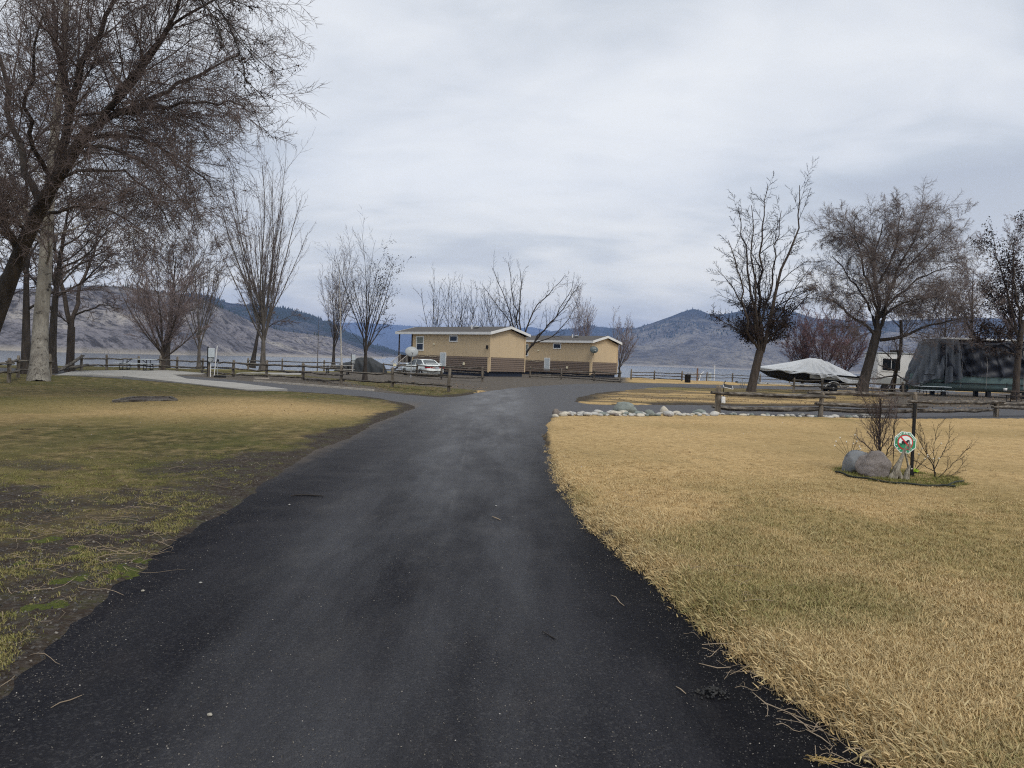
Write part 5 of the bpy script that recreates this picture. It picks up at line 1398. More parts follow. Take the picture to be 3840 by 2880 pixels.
# ---------------------------------------------------------------- white saloon car
def car(loc, rz):
    t = empty('parked_car', loc, rz, 'white saloon car parked beside the nearer cabin, rear lights towards the lane', 'car')
    st = [(-2.32, .70, .42, .80), (-2.26, .80, .26, .93), (-2.0, .85, .22, 1.00), (-1.5, .865, .20, 1.01), (-.9, .87, .20, .98), (0, .87, .20, .95), (.9, .87, .20, .93), (1.3, .865, .20, .90), (1.8, .85, .20, .82), (2.15, .80, .22, .72), (2.32, .66, .30, .58)]
    vs = []
    for x, w, zb, zt in st:
        zm = (zb + zt) / 2
        pr = [(w * .86, zb), (w * .97, zb + .10), (w, zm), (w * .985, zt - .12), (w * .90, zt - .02), (w * .5, zt + .02)]
        vs += [(x, -p[0], p[1]) for p in pr] + [(x, p[0], p[1]) for p in pr[::-1]]
    n = 12; fs = [(i * n + k, i * n + (k + 1) % n, (i + 1) * n + (k + 1) % n, (i + 1) * n + k) for i in range(len(st) - 1) for k in range(n)]
    fs += [tuple(range(n - 1, -1, -1)), tuple(range((len(st) - 1) * n, len(st) * n))]
    MB().add(vs, fs, True).build('body', M_['car'], t)
    # glasshouse
    gh = [(-1.72, .70, .58, .97), (-1.05, .74, .56, 1.36), (-.4, .75, .57, 1.41), (.25, .75, .56, 1.39), (1.12, .72, .60, .92)]
    vs = []
    for i, (x, wb, wt, zt) in enumerate(gh):
        if i in (0, 4): pr = [(wb, .90), (wb * .98, zt)]
        else: pr = [(wb, .92), (wt, zt)]
        vs += [(x, -pr[0][0], pr[0][1]), (x, -pr[1][0], pr[1][1]), (x, pr[1][0], pr[1][1]), (x, pr[0][0], pr[0][1])]
    fs = [(i * 4 + k, i * 4 + (k + 1) % 4, (i + 1) * 4 + (k + 1) % 4, (i + 1) * 4 + k) for i in range(4) for k in range(4)] + [(3, 2, 1, 0), (16, 17, 18, 19)]
    MB().add(vs, fs).build('window_glass', M_['carglass'], t)
    rf = MB()
    vs = []
    for x, w, z in ((-1.12, .57, 1.345), (-.9, .585, 1.395), (-.4, .595, 1.425), (.15, .585, 1.415), (.33, .57, 1.385)):
        vs += [(x, -w, z - .02), (x, -w * .6, z + .012), (x, w * .6, z + .012), (x, w, z - .02)]
    rf.add(vs, [(i * 4 + k, (i + 1) * 4 + k, (i + 1) * 4 + k + 1, i * 4 + k + 1) for i in range(4) for k in range(3)], True)
    rf.build('roof', M_['car'], t)
    for s_ in (-1, 1):
        p = MB()
        p.tube([(-1.76, s_ * .72, .97), (-1.08, s_ * .585, 1.37)], [.07, .045], 6, .6)
        p.tube([(1.14, s_ * .73, .92), (.28, s_ * .575, 1.38)], [.045, .035], 6, .6)
        p.tube([(-1.08, s_ * .585, 1.37), (-.4, s_ * .60, 1.42), (.28, s_ * .575, 1.39)], .035, 6, .7)
        p.tube([(-.28, s_ * .765, .93), (-.30, s_ * .59, 1.41)], .03, 6, .6)
        p.box((-1.42, s_ * .735, 1.02), (.5, .03, .14), ry=.35)
        p.build('pillar', M_['car'], t)
        MB().box((.92, s_ * .93, 1.0), (.12, .18, .12), bev=.03).build('mirror', M_['car'], t)
        l = MB().box((-2.285, s_ * .60, .80), (.09, .38, .17), bev=.03).box((-2.17, s_ * .80, .80), (.24, .07, .16), bev=.02).build('tail_light', M_['red'], t)
        MB().box((-.62, s_ * .882, .80), (.15, .02, .03)).build('door_handle', M_['car'], t)
        MB().box((-.28, s_ * .874, .62), (.012, .01, .6)).build('door_seam', M_['black'], t)
    MB().box((-2.335, 0, .80), (.03, .80, .13)).build('light_bar', M_['red'], t)
    tx = MB()
    for i, w in enumerate((.03, .02, .05, .04, .04, .05, .04, .03)):
        tx.box((-2.353, .30 - i * .062, .80), (.006, w, .045))
    tx.build('badge_lettering', M_['white'], t)
    MB().box((-2.36, -.16, .795), (.02, .34, .15)).build('number_plate', M_['plate'], t)
    MB().box((-2.36, 0, .50), (.12, 1.55, .24), bev=.06).build('bumper', M_['car'], t)
    MB().tube([(-2.02, -.74, 1.01), (-2.12, -.66, 1.12), (-2.16, 0, 1.14), (-2.12, .66, 1.12), (-2.02, .74, 1.01)], .035, 6, .6).build('spoiler', M_['car'], t)
    for x in (-1.42, 1.40):
        for s_ in (-1, 1):
            w = empty('wheel', (0, 0, 0)); w.parent = t; w.location = (x, s_ * .76, .31)
            w.rotation_euler = (math.pi / 2, 0, 0)
            MB().lathe([(.20, -.10), (.30, -.10), (.32, -.06), (.32, .06), (.30, .10), (.20, .10)], n=20).build('tyre', M_['tyre'], w)
            MB().lathe([(.05, -.11), (.20, -.09), (.21, .09), (.05, .11)], n=16).build('rim', M_['galv'], w)
            ar = MB(); vs = []
            for i in range(13):
                a = math.pi * i / 12
                for rr_ in (.36, .31): vs.append((math.cos(a) * rr_ + x, s_ * .881, .31 + math.sin(a) * rr_))
            ar.add(vs, [(2 * i, 2 * i + 1, 2 * i + 3, 2 * i + 2) for i in range(12)]).build('wheel_arch', M_['black'], t)
M_['carglass'] = simple('car_glass', (0.045, 0.055, 0.058), .07, .1, spec=.9)
M_['plate'] = simple('plate_metal', (0.50, 0.54, 0.60), .5, .1)
cp = at(1580, 1411)
car((cp[0], cp[1], 0), math.radians(125))

# ---------------------------------------------------------------- draped covers
def cloth_mat(name, c, var=.15, sheen=.75):
    m, t, b = new_mat(name)
    co = obj_co(t)
    n1 = noise(t, co, .9, 5, .6); n2 = noise(t, obj_co(t, (3.0, 1.0, .5)), 1.6, 5, .6, dist=.6)
    t.links.new(ramp(t, n1, [(.3, tuple(x * (1 - var) for x in c)), (.7, tuple(x * (1 + var) for x in c))]), b.inputs['Base Color'])
    b.inputs['Roughness'].default_value = sheen
    bump(t, b, n2, .5, .04)
    return m
M_['silver'] = cloth_mat('silver_tarp', (0.56, 0.58, 0.595), .10, .5)
M_['darkcover'] = cloth_mat('charcoal_cover', (0.032, 0.036, 0.039), .25, .6)
M_['navytarp'] = cloth_mat('navy_tarp', (0.018, 0.021, 0.030), .3, .5)
M_['greytarp'] = cloth_mat('grey_tarp', (0.10, 0.112, 0.13), .2, .55)
M_['teal'] = simple('teal_hull', (0.115, 0.175, 0.175), .4, .3, 1.2, (.4, 1, 2.0), dirt=.4)
M_['hulld'] = simple('black_hull', (0.010, 0.011, 0.014), .35, .3, 1.0)
M_['hullg'] = simple('grey_hull', (0.20, 0.20, 0.18), .5, .2, 1.0)

def grid_mesh(nu, nv, fn, closed=False):
    vs = [fn(i / (nu - 1), j / (nv - 1)) for i in range(nu) for j in range(nv)]
    fs = [(i * nv + j, i * nv + j + 1, (i + 1) * nv + j + 1, (i + 1) * nv + j) for i in range(nu - 1) for j in range(nv - 1)]
    return vs, fs
def interp(x, xs, ys):
    return float(np.interp(x, xs, ys))
def fold(u, v, lines):
    """height of cloth folds running along line segments in the u,v plane"""
    h = 0
    for (u0, v0, u1, v1, w, a) in lines:
        du, dv = u1 - u0, v1 - v0
        tt = max(0, min(1, ((u - u0) * du + (v - v0) * dv) / (du * du + dv * dv)))
        d = math.hypot(u - u0 - tt * du, v - v0 - tt * dv)
        h += a * math.exp(-(d / w) ** 2)
    return h

# car under a charcoal cover
vp = at(1347, 1397)
def vfn(u, v):
    x = -2.35 + 4.7 * u
    prof = interp(u, [0, .04, .14, .30, .45, .68, .82, .94, 1], [.15, .55, .82, .98, 1.38, 1.42, 1.05, .80, .15])
    a = math.pi * v
    w = .95 * (1 - abs(2 * u - 1) ** 6 * .35)
    c, s_ = math.cos(a), math.sin(a)
    y = -w * (abs(c) ** .55) * (1 if c > 0 else -1)
    z = prof * (s_ ** .55)
    wr = .035 * math.sin(u * 33 + 4 * math.sin(v * 9)) * (1 - s_) + .02 * math.sin(u * 61 + v * 17)
    return (x, y - wr * (1 if c > 0 else -1), max(z, 0.02) + wr * .5)
t = empty('covered_car', (vp[0], vp[1] + .8, 0), math.radians(6), 'car hidden under a charcoal fabric cover behind the rail fence', 'covered car')
vs, fs = grid_mesh(48, 30, vfn)
MB().add(vs, fs, True).build('cover', M_['darkcover'], t)
for x in (-1.45, 1.45):
    MB().box((x, -.80, .12), (.55, .18, .24), bev=.08).box((x, .80, .12), (.55, .18, .24), bev=.08).build('wheel', M_['tyre'], t)

# silver covered boat on its trailer
bp = at(3020, 1467)
BL = 7.5
bt = empty('boat_trailer', (bp[0], bp[1], 0), math.radians(-7), 'white galvanised boat trailer with a curved fender under the silver covered boat', 'trailer')
MB().box((-.3, -.75, .52), (6.6, .10, .12)).box((-.3, .75, .52), (6.6, .10, .12)).box((-3.0, 0, .50), (.10, 1.6, .10)).box((2.9, 0, .50), (.10, 1.6, .10)).build('frame', M_['white'], bt)
MB().box((-4.2, 0, .48), (1.9, .12, .14)).box((-3.4, .36, .49), (1.2, .09, .10), rz=.6).box((-3.4, -.36, .49), (1.2, .09, .10), rz=-.6).build('tongue', M_['grey'], bt)
MB().tube([(-4.75, .1, .75), (-4.75, .1, .1)], .03, 6).tube([(-4.75, .1, .75), (-4.9, .1, .78)], .02, 5).build('jack', M_['galv'], bt)
MB().box((-5.2, 0, .52), (.22, .12, .12), bev=.03).build('coupler', M_['black'], bt)
MB().tube([(-4.9, -.05, .45), (-4.85, -.08, .1), (-4.7, -.1, .05), (-4.6, -.05, .42)], .014, 5).build('safety_chain', M_['black'], bt)
MB().tube([(-3.5, 0, .5), (-3.6, 0, 1.3)], .05, 6).build('winch_post', M_['galv'], bt)
for s_ in (-1, 1):
    w = empty('wheel', (0, 0, 0)); w.parent = bt; w.location = (1.75, s_ * 1.05, .33); w.rotation_euler = (math.pi / 2, 0, 0)
    MB().lathe([(.19, -.10), (.31, -.10), (.33, -.05), (.33, .05), (.31, .10), (.19, .10)], n=20).build('tyre', M_['tyre'], w)
    MB().lathe([(.04, -.11), (.19, -.08), (.19, .08), (.04, .11)], n=16).build('rim', M_['galv'], w)
    vs = []
    for i in range(11):
        a = math.pi * (.05 + .9 * i / 10)
        for rr_, dy in ((.52, -.15), (.52, .15), (.47, .15), (.47, -.15)): vs.append((1.75 + math.cos(a) * rr_ * 1.15, s_ * 1.05 + dy, .33 + math.sin(a) * rr_))
    fs = [(i * 4 + k, i * 4 + (k + 1) % 4, (i + 1) * 4 + (k + 1) % 4, (i + 1) * 4 + k) for i in range(10) for k in range(4)] + [(3, 2, 1, 0), (40, 41, 42, 43)]
    MB().add(vs, fs, True).build('fender', M_['white'], bt)
b2 = empty('covered_boat', (bp[0], bp[1], .55), math.radians(-7), 'motor boat under a peaked silver grey tarp, bow towards the lake', 'boat')
def beam(u): return 1.12 * min(1, (u / .32) ** .6 if u > 0 else 0) * (1 - .06 * u) + .03
def gun(u): return interp(u, [0, .3, 1], [1.16, .98, .72])
def hullfn(u, v):
    x = -BL / 2 + .15 + (BL - .3) * u
    a = (v - .5) * 2
    w = beam(u)
    zk = interp(u, [0, .12, .35, 1], [.95, .45, .12, .02])
    zz = zk + (gun(u) - zk) * abs(a) ** 1.4
    return (x, a / max(abs(a), 1e-6) * w * (abs(a) ** .5), zz)
vs, fs = grid_mesh(26, 17, hullfn)
hb = MB().add(vs, fs, True)
hb.add([vs[25 * 17 + j] for j in range(17)], [tuple(range(17))])
hb.build('hull', M_['hulld'], b2)
st_ = MB()
vs = []
for i in range(20):
    u = .5 + .5 * i / 19
    x = -BL / 2 + .15 + (BL - .3) * u
    for s_ in (0, 1): vs.append((x, -beam(u) * .97 - .02, gun(u) - .42 + .30 * s_))
st_.add(vs, [(2 * i, 2 * i + 2, 2 * i + 3, 2 * i + 1) for i in range(19)], True)
st_.build('hull_stripe', M_['hullg'], b2)
def tarpfn(u, v):
    x = -BL / 2 - .05 + (BL + .1) * u
    a = (v - .5) * 2; s_ = 1 if a > 0 else -1; a = abs(a)
    ridge = interp(u, [0, .1, .35, .52, .58, .66, .8, .93, 1], [1.22, 1.33, 1.70, 2.02, 2.02, 1.92, 1.45, 1.0, .72])
    g_ = gun(u) - .02 - .26 * smooth(.55, 1, u)
    g_ = float(g_)
    w = beam(u) + .05
    if a < .8:
        f = a / .8
        y = w * f; z = ridge - (ridge - g_) * (f ** 1.12) - .09 * math.sin(math.pi * f) * (ridge - g_)
    else:
        f = (a - .8) / .2
        y = w + .015; z = g_ - (.10 + .05 * math.sin(u * 23) + (.22 if u > .6 else 0) * abs(math.sin(u * 9))) * f
    # folds fan out from the peak
    ang = math.atan2(a * 1.1, (u - .55) * 3.2)
    fo = .06 * math.sin(ang * 17 + 1.5 * math.sin(ang * 5)) * smooth(0, .5, a) * (1 - .7 * smooth(.3, 0, abs(u - .55)) * 0)
    fo += .05 * math.exp(-((u - .64 - .13 * a) / .018) ** 2) - .07 * math.exp(-((u - .67 - .15 * a) / .02) ** 2) + .05 * math.exp(-((u - .71 - .17 * a) / .016) ** 2)
    return (x, s_ * (y + float(fo) * .9), z + float(fo) * .6)
vs, fs = grid_mesh(110, 41, tarpfn)
MB().add(vs, fs, True).build('tarp', M_['silver'], b2)
MB().box((BL / 2 + .15, 0, .35), (.35, .4, .9), bev=.08).build('outboard_motor', M_['blackp'], b2)

# big boat with teal hull under dark tarps
pb = atd(3402, 1480, 60); pdp = 60.0
t = empty('draped_boat', (pb[0] - .95, pdp, 0), math.radians(-4), 'long teal hulled boat under tall navy and grey tarps at the right edge', 'boat')
PL = 14.0
def ph(u, v):
    x = .9 + (PL - .9) * u; a = (v - .5) * 2; s_ = 1 if a > 0 else -1; a = abs(a)
    w = 1.35 * min(1, .25 + u * 6) if u < .125 else 1.35
    zk = .42
    prof = [(0, zk), (.45, zk), (.7, zk + .12), (.85, zk + .5), (.88, zk + .52), (.90, 1.02), (1, 1.66)]
    y = interp(a, [0, .45, .7, .82, .86, 1], [0, .72, .95, .97, 1.0, 1.02]) * w
    z = interp(a, [0, .45, .7, .82, .86, 1], [zk, zk + .05, zk + .3, 1.02, 1.08, 1.66])
    return (x, s_ * y, z)
vs, fs = grid_mesh(40, 27, ph)
MB().add(vs, fs, True).build('hull', M_['teal'], t)
MB().box((PL / 2 + .5, -1.40, 1.06), (PL - 2, .04, .07)).box((PL / 2 + .5, -1.41, 1.62), (PL - 2, .04, .06)).build('rub_rail', M_['black'], t)
lines = [(.0, .0, .10, 1.0, .012, .10), (.08, .05, .20, 1.0, .010, .08), (.14, 0, .22, 1, .010, -.05), (.28, .3, .25, 1, .012, .05), (.35, .0, .40, 1, .008, .07), (.40, 0, .66, 1.0, .010, .12), (.42, .0, .62, 1.0, .02, -.07), (.70, .2, .9, .25, .03, .04), (.62, .85, .8, .95, .03, .05), (.2, .2, .17, .8, .02, -.06), (.80, 0, .86, 1, .015, .05)]
def tarpb(u, v):
    x = 2.6 + (PL - 2.6) * u
    top = 4.36 - .10 * math.sin(u * 9) * .5 + .05 * math.sin(u * 31)
    # v: 0 back foot .. wrap over roof .. 1 front foot
    if v < .30: yy, z, k = 1.42, 1.62 + (top - .2 - 1.62) * (v / .30), 1 - v / .30
    elif v < .45: f = (v - .30) / .15; yy, z, k = 1.42 - 2.75 * f, top - .2 + .28 * math.sin(math.pi * f), 0
    else:
        f = (v - .45) / .55; yy, z, k = -1.33 - .12 * f, top - .2 + (1.60 - top + .2) * f, f
        fo = fold(u, f, lines) + .035 * math.sin(u * 57 + 3 * math.sin(f * 5)) * (1 - .6 * f) + .02 * math.sin(f * 19 + u * 23)
        yy -= fo * 2.6
    return (x, yy, z)
vs, fs = grid_mesh(150, 60, tarpb)
MB().add(vs, fs, True).build('navy_tarp', M_['navytarp'], t)
for xx in (4.05, 5.9, 8.6, 11.3):
    MB().tube([(xx, -1.36, 3.9), (xx + .1, -1.60, 2.4), (xx + .12, -1.48, 1.5), (xx + .15, -1.42, .7)], .012, 5).build('tie_rope', M_['rail'], t)
def tarpf(u, v):
    """grey tarp over the bow: u round the front, v from the roof down"""
    ang = math.pi * (-.5 + 1.0 * u)            # from near side round the bow
    f = v
    flare = .45 + .55 * f
    fo = (.10 * f + .05) * math.sin(u * 40 + 2.5 * math.sin(f * 4)) + .06 * math.sin(u * 85 + f * 9) * (f + .2)
    rx_ = (1.1 + 1.0 * f + fo)
    x = 2.9 - rx_ * math.cos(ang) * (1.0 if f > .02 else .9)
    y = (1.30 + .28 * f + fo) * math.sin(ang)
    low = .85 + .55 * math.sin(u * 7 + 1) ** 2 - .25 * math.cos(ang)
    top = 4.36 - .12 * math.cos(ang)
    z = top + (low - top) * f ** 1.05
    return (x, y, z)
vs, fs = grid_mesh(90, 30, tarpf)
MB().add(vs, fs, True).build('bow_tarp', M_['greytarp'], t)
def tside(u, v):
    x = 2.9 + .95 * u + .45 * v * u; fo = .12 * math.sin(u * 15 + v * 3) * (v + .35)
    return (x, -1.47 - .17 * v - fo, 4.34 + (.95 + .5 * u - 4.34) * v ** 1.02)
vs, fs = grid_mesh(20, 24, tside)
MB().add(vs, fs, True).build('tarp_flap', M_['greytarp'], t)
MB().box((7.3, 0, 4.42), (13.2 - 5, 2.2, .16), bev=.05).build('roof', M_['white'], t)
MB().box((3.0, 0, 4.33), (1.5, 2.1, .12), bev=.05).build('roof_cover', M_['greytarp'], t)
for xx in (3.2, 6.5, 10.2, 12.4):
    MB().box((xx, -.9, .22), (.28, .28, .45)).box((xx, .9, .22), (.28, .28, .45)).build('support_block', M_['black'], t)

# camper with a black two pane window
ca_ = atd(3290, 1400, 66); ca_[2] = 0
t = empty('camper', ca_, math.radians(-3), 'white camper end with a black two pane window between the tree trunks', 'camper')
MB().box((1.5, 1.4, 1.95), (3.1, 2.8, 2.7), bev=.08).build('body', M_['white'], t)
MB().box((1.5, 1.4, 3.36), (3.2, 2.9, .10), bev=.03).build('roof', M_['grey'], t)
f = MB().box((1.12, -.02, 2.35), (1.62, .05, 1.18)).build('window_frame', M_['white'], t)
MB().box((.74, -.05, 2.37), (.70, .03, .98)).build('pane', M_['glass'], f)
MB().box((1.50, -.05, 2.37), (.70, .03, .98)).build('pane', M_['glass'], f)
MB().box((1.9, .9, 3.52), (.9, .8, .26), bev=.06).build('air_conditioner', M_['blackp'], t)
MB().box((1.5, -.03, .98), (3.0, .05, .5)).build('lower_panel', M_['grey'], t)
for xx in (.7, 2.3):
    MB().tube([(xx, -.1, .34), (xx, .15, .34)], .34, 16).build('wheel', M_['tyre'], t)

# ---------------------------------------------------------------- split rail fences
def rail(p, q, parent, base, r=.062):
    p = Vector(p); q = Vector(q); d = q - p
    L = d.length; n = 7
    pts = []; rad = []
    for i in range(n + 1):
        f = i / n
        o = Vector((0, random.gauss(0, .012), random.gauss(0, .014) - .03 * math.sin(math.pi * f)))
        pts.append(Vector((-L / 2 + L * f, 0, 0)) + o)
        rad.append(r * random.uniform(.85, 1.15) * (.62 if i in (0, n) else 1))
    mb = MB().tube(pts, rad, 6, .72, smooth=False, jag=.16)
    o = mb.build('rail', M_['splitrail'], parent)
    o.location = (p + q) / 2 - Vector(base)
    o.rotation_mode = 'QUATERNION'
    o.rotation_quaternion = d.to_track_quat('X', 'Z')
    return o
def fence(label, posts, heights=(.82, .48, .2), h=1.05, group='split rail fences of the campground', over=.22, skip=(), r=.078, pr=.09, post_h=None, cat='fence', drop=()):
    P = [at(x, y) for x, y in posts]
    base = (float(P[0][0]), float(P[0][1]), 0.0)
    t = empty('rail_fence', base, 0, label, cat, group)
    for i, p in enumerate(P):
        if i in drop: continue
        zz = gz(p[0], p[1]) - .02
        hh = (post_h[i] if post_h else h * random.uniform(.93, 1.07))
        ln = random.gauss(0, .025), random.gauss(0, .02)
        mb = MB().tube([(0, 0, -.2), (ln[0] * .4, 0, hh * .45), (ln[0], ln[1], hh * .93), (ln[0] * 1.1, ln[1], hh)], [pr, pr, pr * .92, pr * .6], 6, .8, smooth=False, jag=.10)
        o = mb.build('post', M_['splitpost'], t)
        o.location = (p[0] - base[0], p[1] - base[1], zz)
        o.rotation_euler = (0, 0, random.uniform(0, 3))
    for i in range(len(P) - 1):
        a, b_ = Vector(P[i]), Vector(P[i + 1])
        d = (b_ - a).normalized(); nrm_ = Vector((-d.y, d.x, 0))
        hs = heights[i] if isinstance(heights[0], (list, tuple)) else heights
        for k, z in enumerate(hs):
            if (i, k) in skip: continue
            s_ = .05 * (1 if (i + k) % 2 else -1)
            za, zb = z + random.gauss(0, .02), z + random.gauss(0, .02)
            rail(a - d * over * random.uniform(.4, 1.3) + nrm_ * s_ + Vector((0, 0, za)), b_ + d * over * random.uniform(.4, 1.3) + nrm_ * s_ + Vector((0, 0, zb)), t, base, r)
    return t
fence('weathered split rail fence at the far left behind the white poplar', [(-80, 1442), (32, 1438), (68, 1419), (190, 1416)], heights=[(.80, .45), (.85, .42), (.78, .42)], r=.07)
fence('split rail fence on the lake shore behind the picnic table, left end toppled', [(304, 1394), (400, 1391), (520, 1391), (600, 1391), (664, 1394), (758, 1402)], heights=(.80, .38))
fence('long split rail fence in the middle distance left of the cabins', [(758, 1402), (874, 1414), (998, 1421), (1136, 1431), (1279, 1442), (1470, 1455), (1683, 1473)], heights=[(.86, .52, .2)] * 4 + [(.72, .30), (.78, .34)])
fence('split rail fence in front of the white car and nearer cabin', [(1438, 1407), (1562, 1415), (1654, 1425), (1808, 1433)], heights=[(.9, .5), (.95, .6, .25), (.95, .66, .28)])
fence('split rail fence in front of the farther cabin', [(1987, 1419), (2105, 1424), (2227, 1430), (2324, 1436)], heights=[(.92, .42, .2), (.8, .5, .2), (.85, .3, .15)])
fence('split rail fence along the shore left of the black bin', [(2366, 1425), (2453, 1425), (2556, 1431)], heights=(.82, .52, .22), r=.07)
fence('split rail fence along the shore behind the bare ash tree', [(2556, 1431), (2650, 1430), (2746, 1431), (2850, 1436), (2960, 1440)], heights=(.80, .45), r=.06)
fence('near split rail fence with thick dark rails along the right side road', [(2690, 1556), (3076, 1563), (3428, 1569), (3735, 1564), (4080, 1560)],
      heights=[(.74, .24), (.86, .46, .25), (.62, .30), (.58, .40)], r=.115, pr=.11, post_h=[1.02, .88, .98, .60, .9], over=.42)
fence('split rail fence in front of the boat trailer and camper', [(2975, 1476), (3082, 1478), (3232, 1482), (3385, 1487)], heights=[(.92, .55), (.80, .45), (.85, .48)], r=.07)
fence('short shore fence behind the concrete pad', [(930, 1387), (1058, 1386), (1215, 1390), (1330, 1393)], heights=(.78, .42))
# toppled rails
def thing_rail(label, a, b_, r=.11):
    base = a
    t = rail(a, b_, None, (0, 0, 0), r)
    t.name = 'fallen_rail'
    return tag(t, label, 'fence rail', 'toppled fence rails')
pa = at(262, 1400); pb_ = at(318, 1394)
thing_rail('upper of two fallen rails leaning up against the shore fence', (pa[0] - .6, pa[1] - .2, .10), (pb_[0] + .1, pb_[1] - .3, 1.0))
thing_rail('lower thick fallen rail lying across the end of the patio', (pa[0] - 1.0, pa[1] - .7, .10), (pb_[0] + .5, pb_[1] - .6, .45), .14)

# small things on fence posts
pp = at(2690, 1556)
t = empty('solar_lamp', (pp[0] + .16, pp[1] - .10, 0), 0, 'solar lamp with a tilted panel on the first near fence post', 'lamp')
MB().box((.13, 0, .98), (.30, .20, .015), rx=.5, ry=.2).build('solar_panel', M_['dark'], t)
MB().box((.13, 0, .97), (.33, .23, .012), rx=.5, ry=.2).build('panel_frame', M_['white'], t)
MB().tube([(0, .05, .6), (0, .02, 1.1), (.05, 0, 1.16)], .014, 6).build('stem', M_['black'], t)
o = tag(MB().box((pp[0] + .13, pp[1] - .16, .52), (.13, .10, .22), bev=.02).box((pp[0] + .16, pp[1] - .215, .45), (.06, .02, .07)).build('meter_box', M_['white']), 'small white box fixed to the first near fence post', 'box')
o = at(1478, 1450)
t = empty('post_light', (o[0], o[1], 1.06), 0, 'square cream lamp on top of the middle fence post', 'lamp')
MB().box((0, 0, .08), (.16, .16, .14), bev=.02).build('lens', M_['cream'], t)
MB().box((0, 0, .17), (.20, .20, .03)).build('cap', M_['white'], t)

# ---------------------------------------------------------------- picnic tables
def table(label, loc, rz, L=2.4, top='bluegrey', group='picnic tables', h=.76):
    t = empty('picnic_table', loc, rz, label, 'picnic table', group)
    for i in range(3):
        MB().box((0, -.26 + .26 * i, h - .02), (L, .245, .045), bev=.008).build('top_plank', M_[top], t)
    for s_ in (-1, 1):
        MB().box((0, s_ * .72, .45), (L, .26, .045), bev=.008).build('bench', M_[top], t)
    for x in (-L * .32, L * .32):
        f = MB()
        f.tube([(x, -.3, h - .05), (x, -.3, .08), (x, -.72, .04)], .028, 6).tube([(x, .3, h - .05), (x, .3, .08), (x, .72, .04)], .028, 6)
        f.tube([(x, -.72, .42), (x, -.78, .2), (x, -.72, .02)], .025, 6).tube([(x, .72, .42), (x, .78, .2), (x, .72, .02)], .025, 6)
        f.tube([(x, -.78, .40), (x, .78, .40)], .028, 6).tube([(x, -.78, .03), (x, .78, .03)], .025, 6)
        f.tube([(x, 0, .40), (x * .45, 0, h - .05)], .022, 6)
        f.build('leg_frame', M_['black'], t)
    return t
p = at(512, 1391)
table('metal picnic table with a pale top and black frame on the left patio', (p[0], p[1], .055), .05)
p = at(3495, 1487)
table('pale topped picnic table in front of the draped boat', (p[0], p[1], 0), -.06)
p = at(1266, 1406)
table('weathered picnic table behind the rail fence by the covered car', (p[0], p[1], 0), .1, top='conc')
p = at(2598, 1420)
table('far picnic table on the shore behind the black bin', (p[0], p[1], 0), .0, top='pale', L=2.2)
p = at(3815, 1510)
table('dark picnic table at the right edge below the leafy dark tree', (p[0] + .2, p[1] - .5, 0), -.03, top='deck', h=.76)
o = at(3738, 1508)
t = empty('planter_pot', (o[0] + .18, o[1] - .5, .765), 0, 'small white pot holding a dark hook on the right edge picnic table', 'pot')
MB().lathe([(.09, 0), (.11, .16), (.10, .16), (.08, .02)], n=12).build('pot', M_['white'], t)
MB().tube([(.03, 0, .05), (.08, 0, .35), (.10, 0, .45), (.04, 0, .50)], .02, 6).build('hook', M_['black'], t)
o = at(3452, 1487)
t = empty('lantern', (o[0], o[1], .765), 0, 'dark lantern standing on the picnic table before the draped boat', 'lantern')
MB().lathe([(.09, 0), (.09, .18), (.05, .22)], n=12).build('globe', M_['ddish'], t)
MB().lathe([(.12, .22), (.12, .25), (.04, .30)], n=12).build('cap', M_['ddish'], t)

# ---------------------------------------------------------------- service pedestals, posts, bin
def pedestal(label, px, py, rz=0, sc=1.0):
    p = at(px, py)
    t = empty('power_pedestal', (p[0], p[1], 0), rz, label, 'power pedestal', 'campsite power pedestals')
    t.scale = (sc,) * 3
    MB().box((-.12, .05, .62), (.13, .10, 1.35)).build('post', M_['splitpost'], t)
    MB().box((-.16, .0, .9), (.03, .14, 1.75)).build('back_plate', M_['black'], t)
    MB().box((.06, -.02, 1.42), (.34, .18, .52), bev=.02).build('cabinet', M_['bluegrey'], t)
    MB().tube([(.03, -.16, 1.02), (.03, .02, 1.02)], .12, 14).box((.03, .03, 1.02), (.28, .1, .30)).build('meter', M_['grey'], t)
    MB().tube([(.02, -.02, .0), (.02, -.02, .9)], .03, 8).build('conduit', M_['white'], t)
pedestal('power pedestal with round meter at the end of the left patio', 788, 1415, 0.0, 1.0)
pedestal('power pedestal standing by the charcoal covered car', 1322, 1398, 0.0, .95)
p = at(803, 1410)
tag(MB().tube([(p[0], p[1], 0), (p[0] + .15, p[1], 1.86)], .028, 8).build('marker_rod', M_['white']), 'thin white leaning rod beside the left power pedestal', 'rod')
t = empty('water_tap', at(815, 1409), 0, 'thin grey water pipe with a dark valve right of the leaning white rod', 'water tap')
MB().tube([(0, 0, 0), (0, 0, .98)], .022, 8).build('pipe', M_['grey'], t)
MB().box((.02, 0, .95), (.12, .10, .16), bev=.03).tube([(.0, -.02, .92), (-.06, -.1, .84)], .02, 6).build('valve', M_['black'], t)
p = at(825, 1418)
tag(MB().box((p[0], p[1], .07), (.62, .30, .16), bev=.03).build('valve_cover', M_['blackp']), 'low black box on the gravel beside the left power pedestal', 'box')
p = at(2578, 1436)
t = empty('waste_bin', (p[0], p[1], 0), 0, 'black round waste bin by the far side road', 'waste bin')
MB().lathe([(.24, 0), (.28, .05), (.29, .70), (.30, .74)], n=18).build('body', M_['bin'], t)
MB().lathe([(.31, .74), (.31, .78), (.20, .84)], n=18).build('lid', M_['bin'], t)
p = at(2614, 1427)
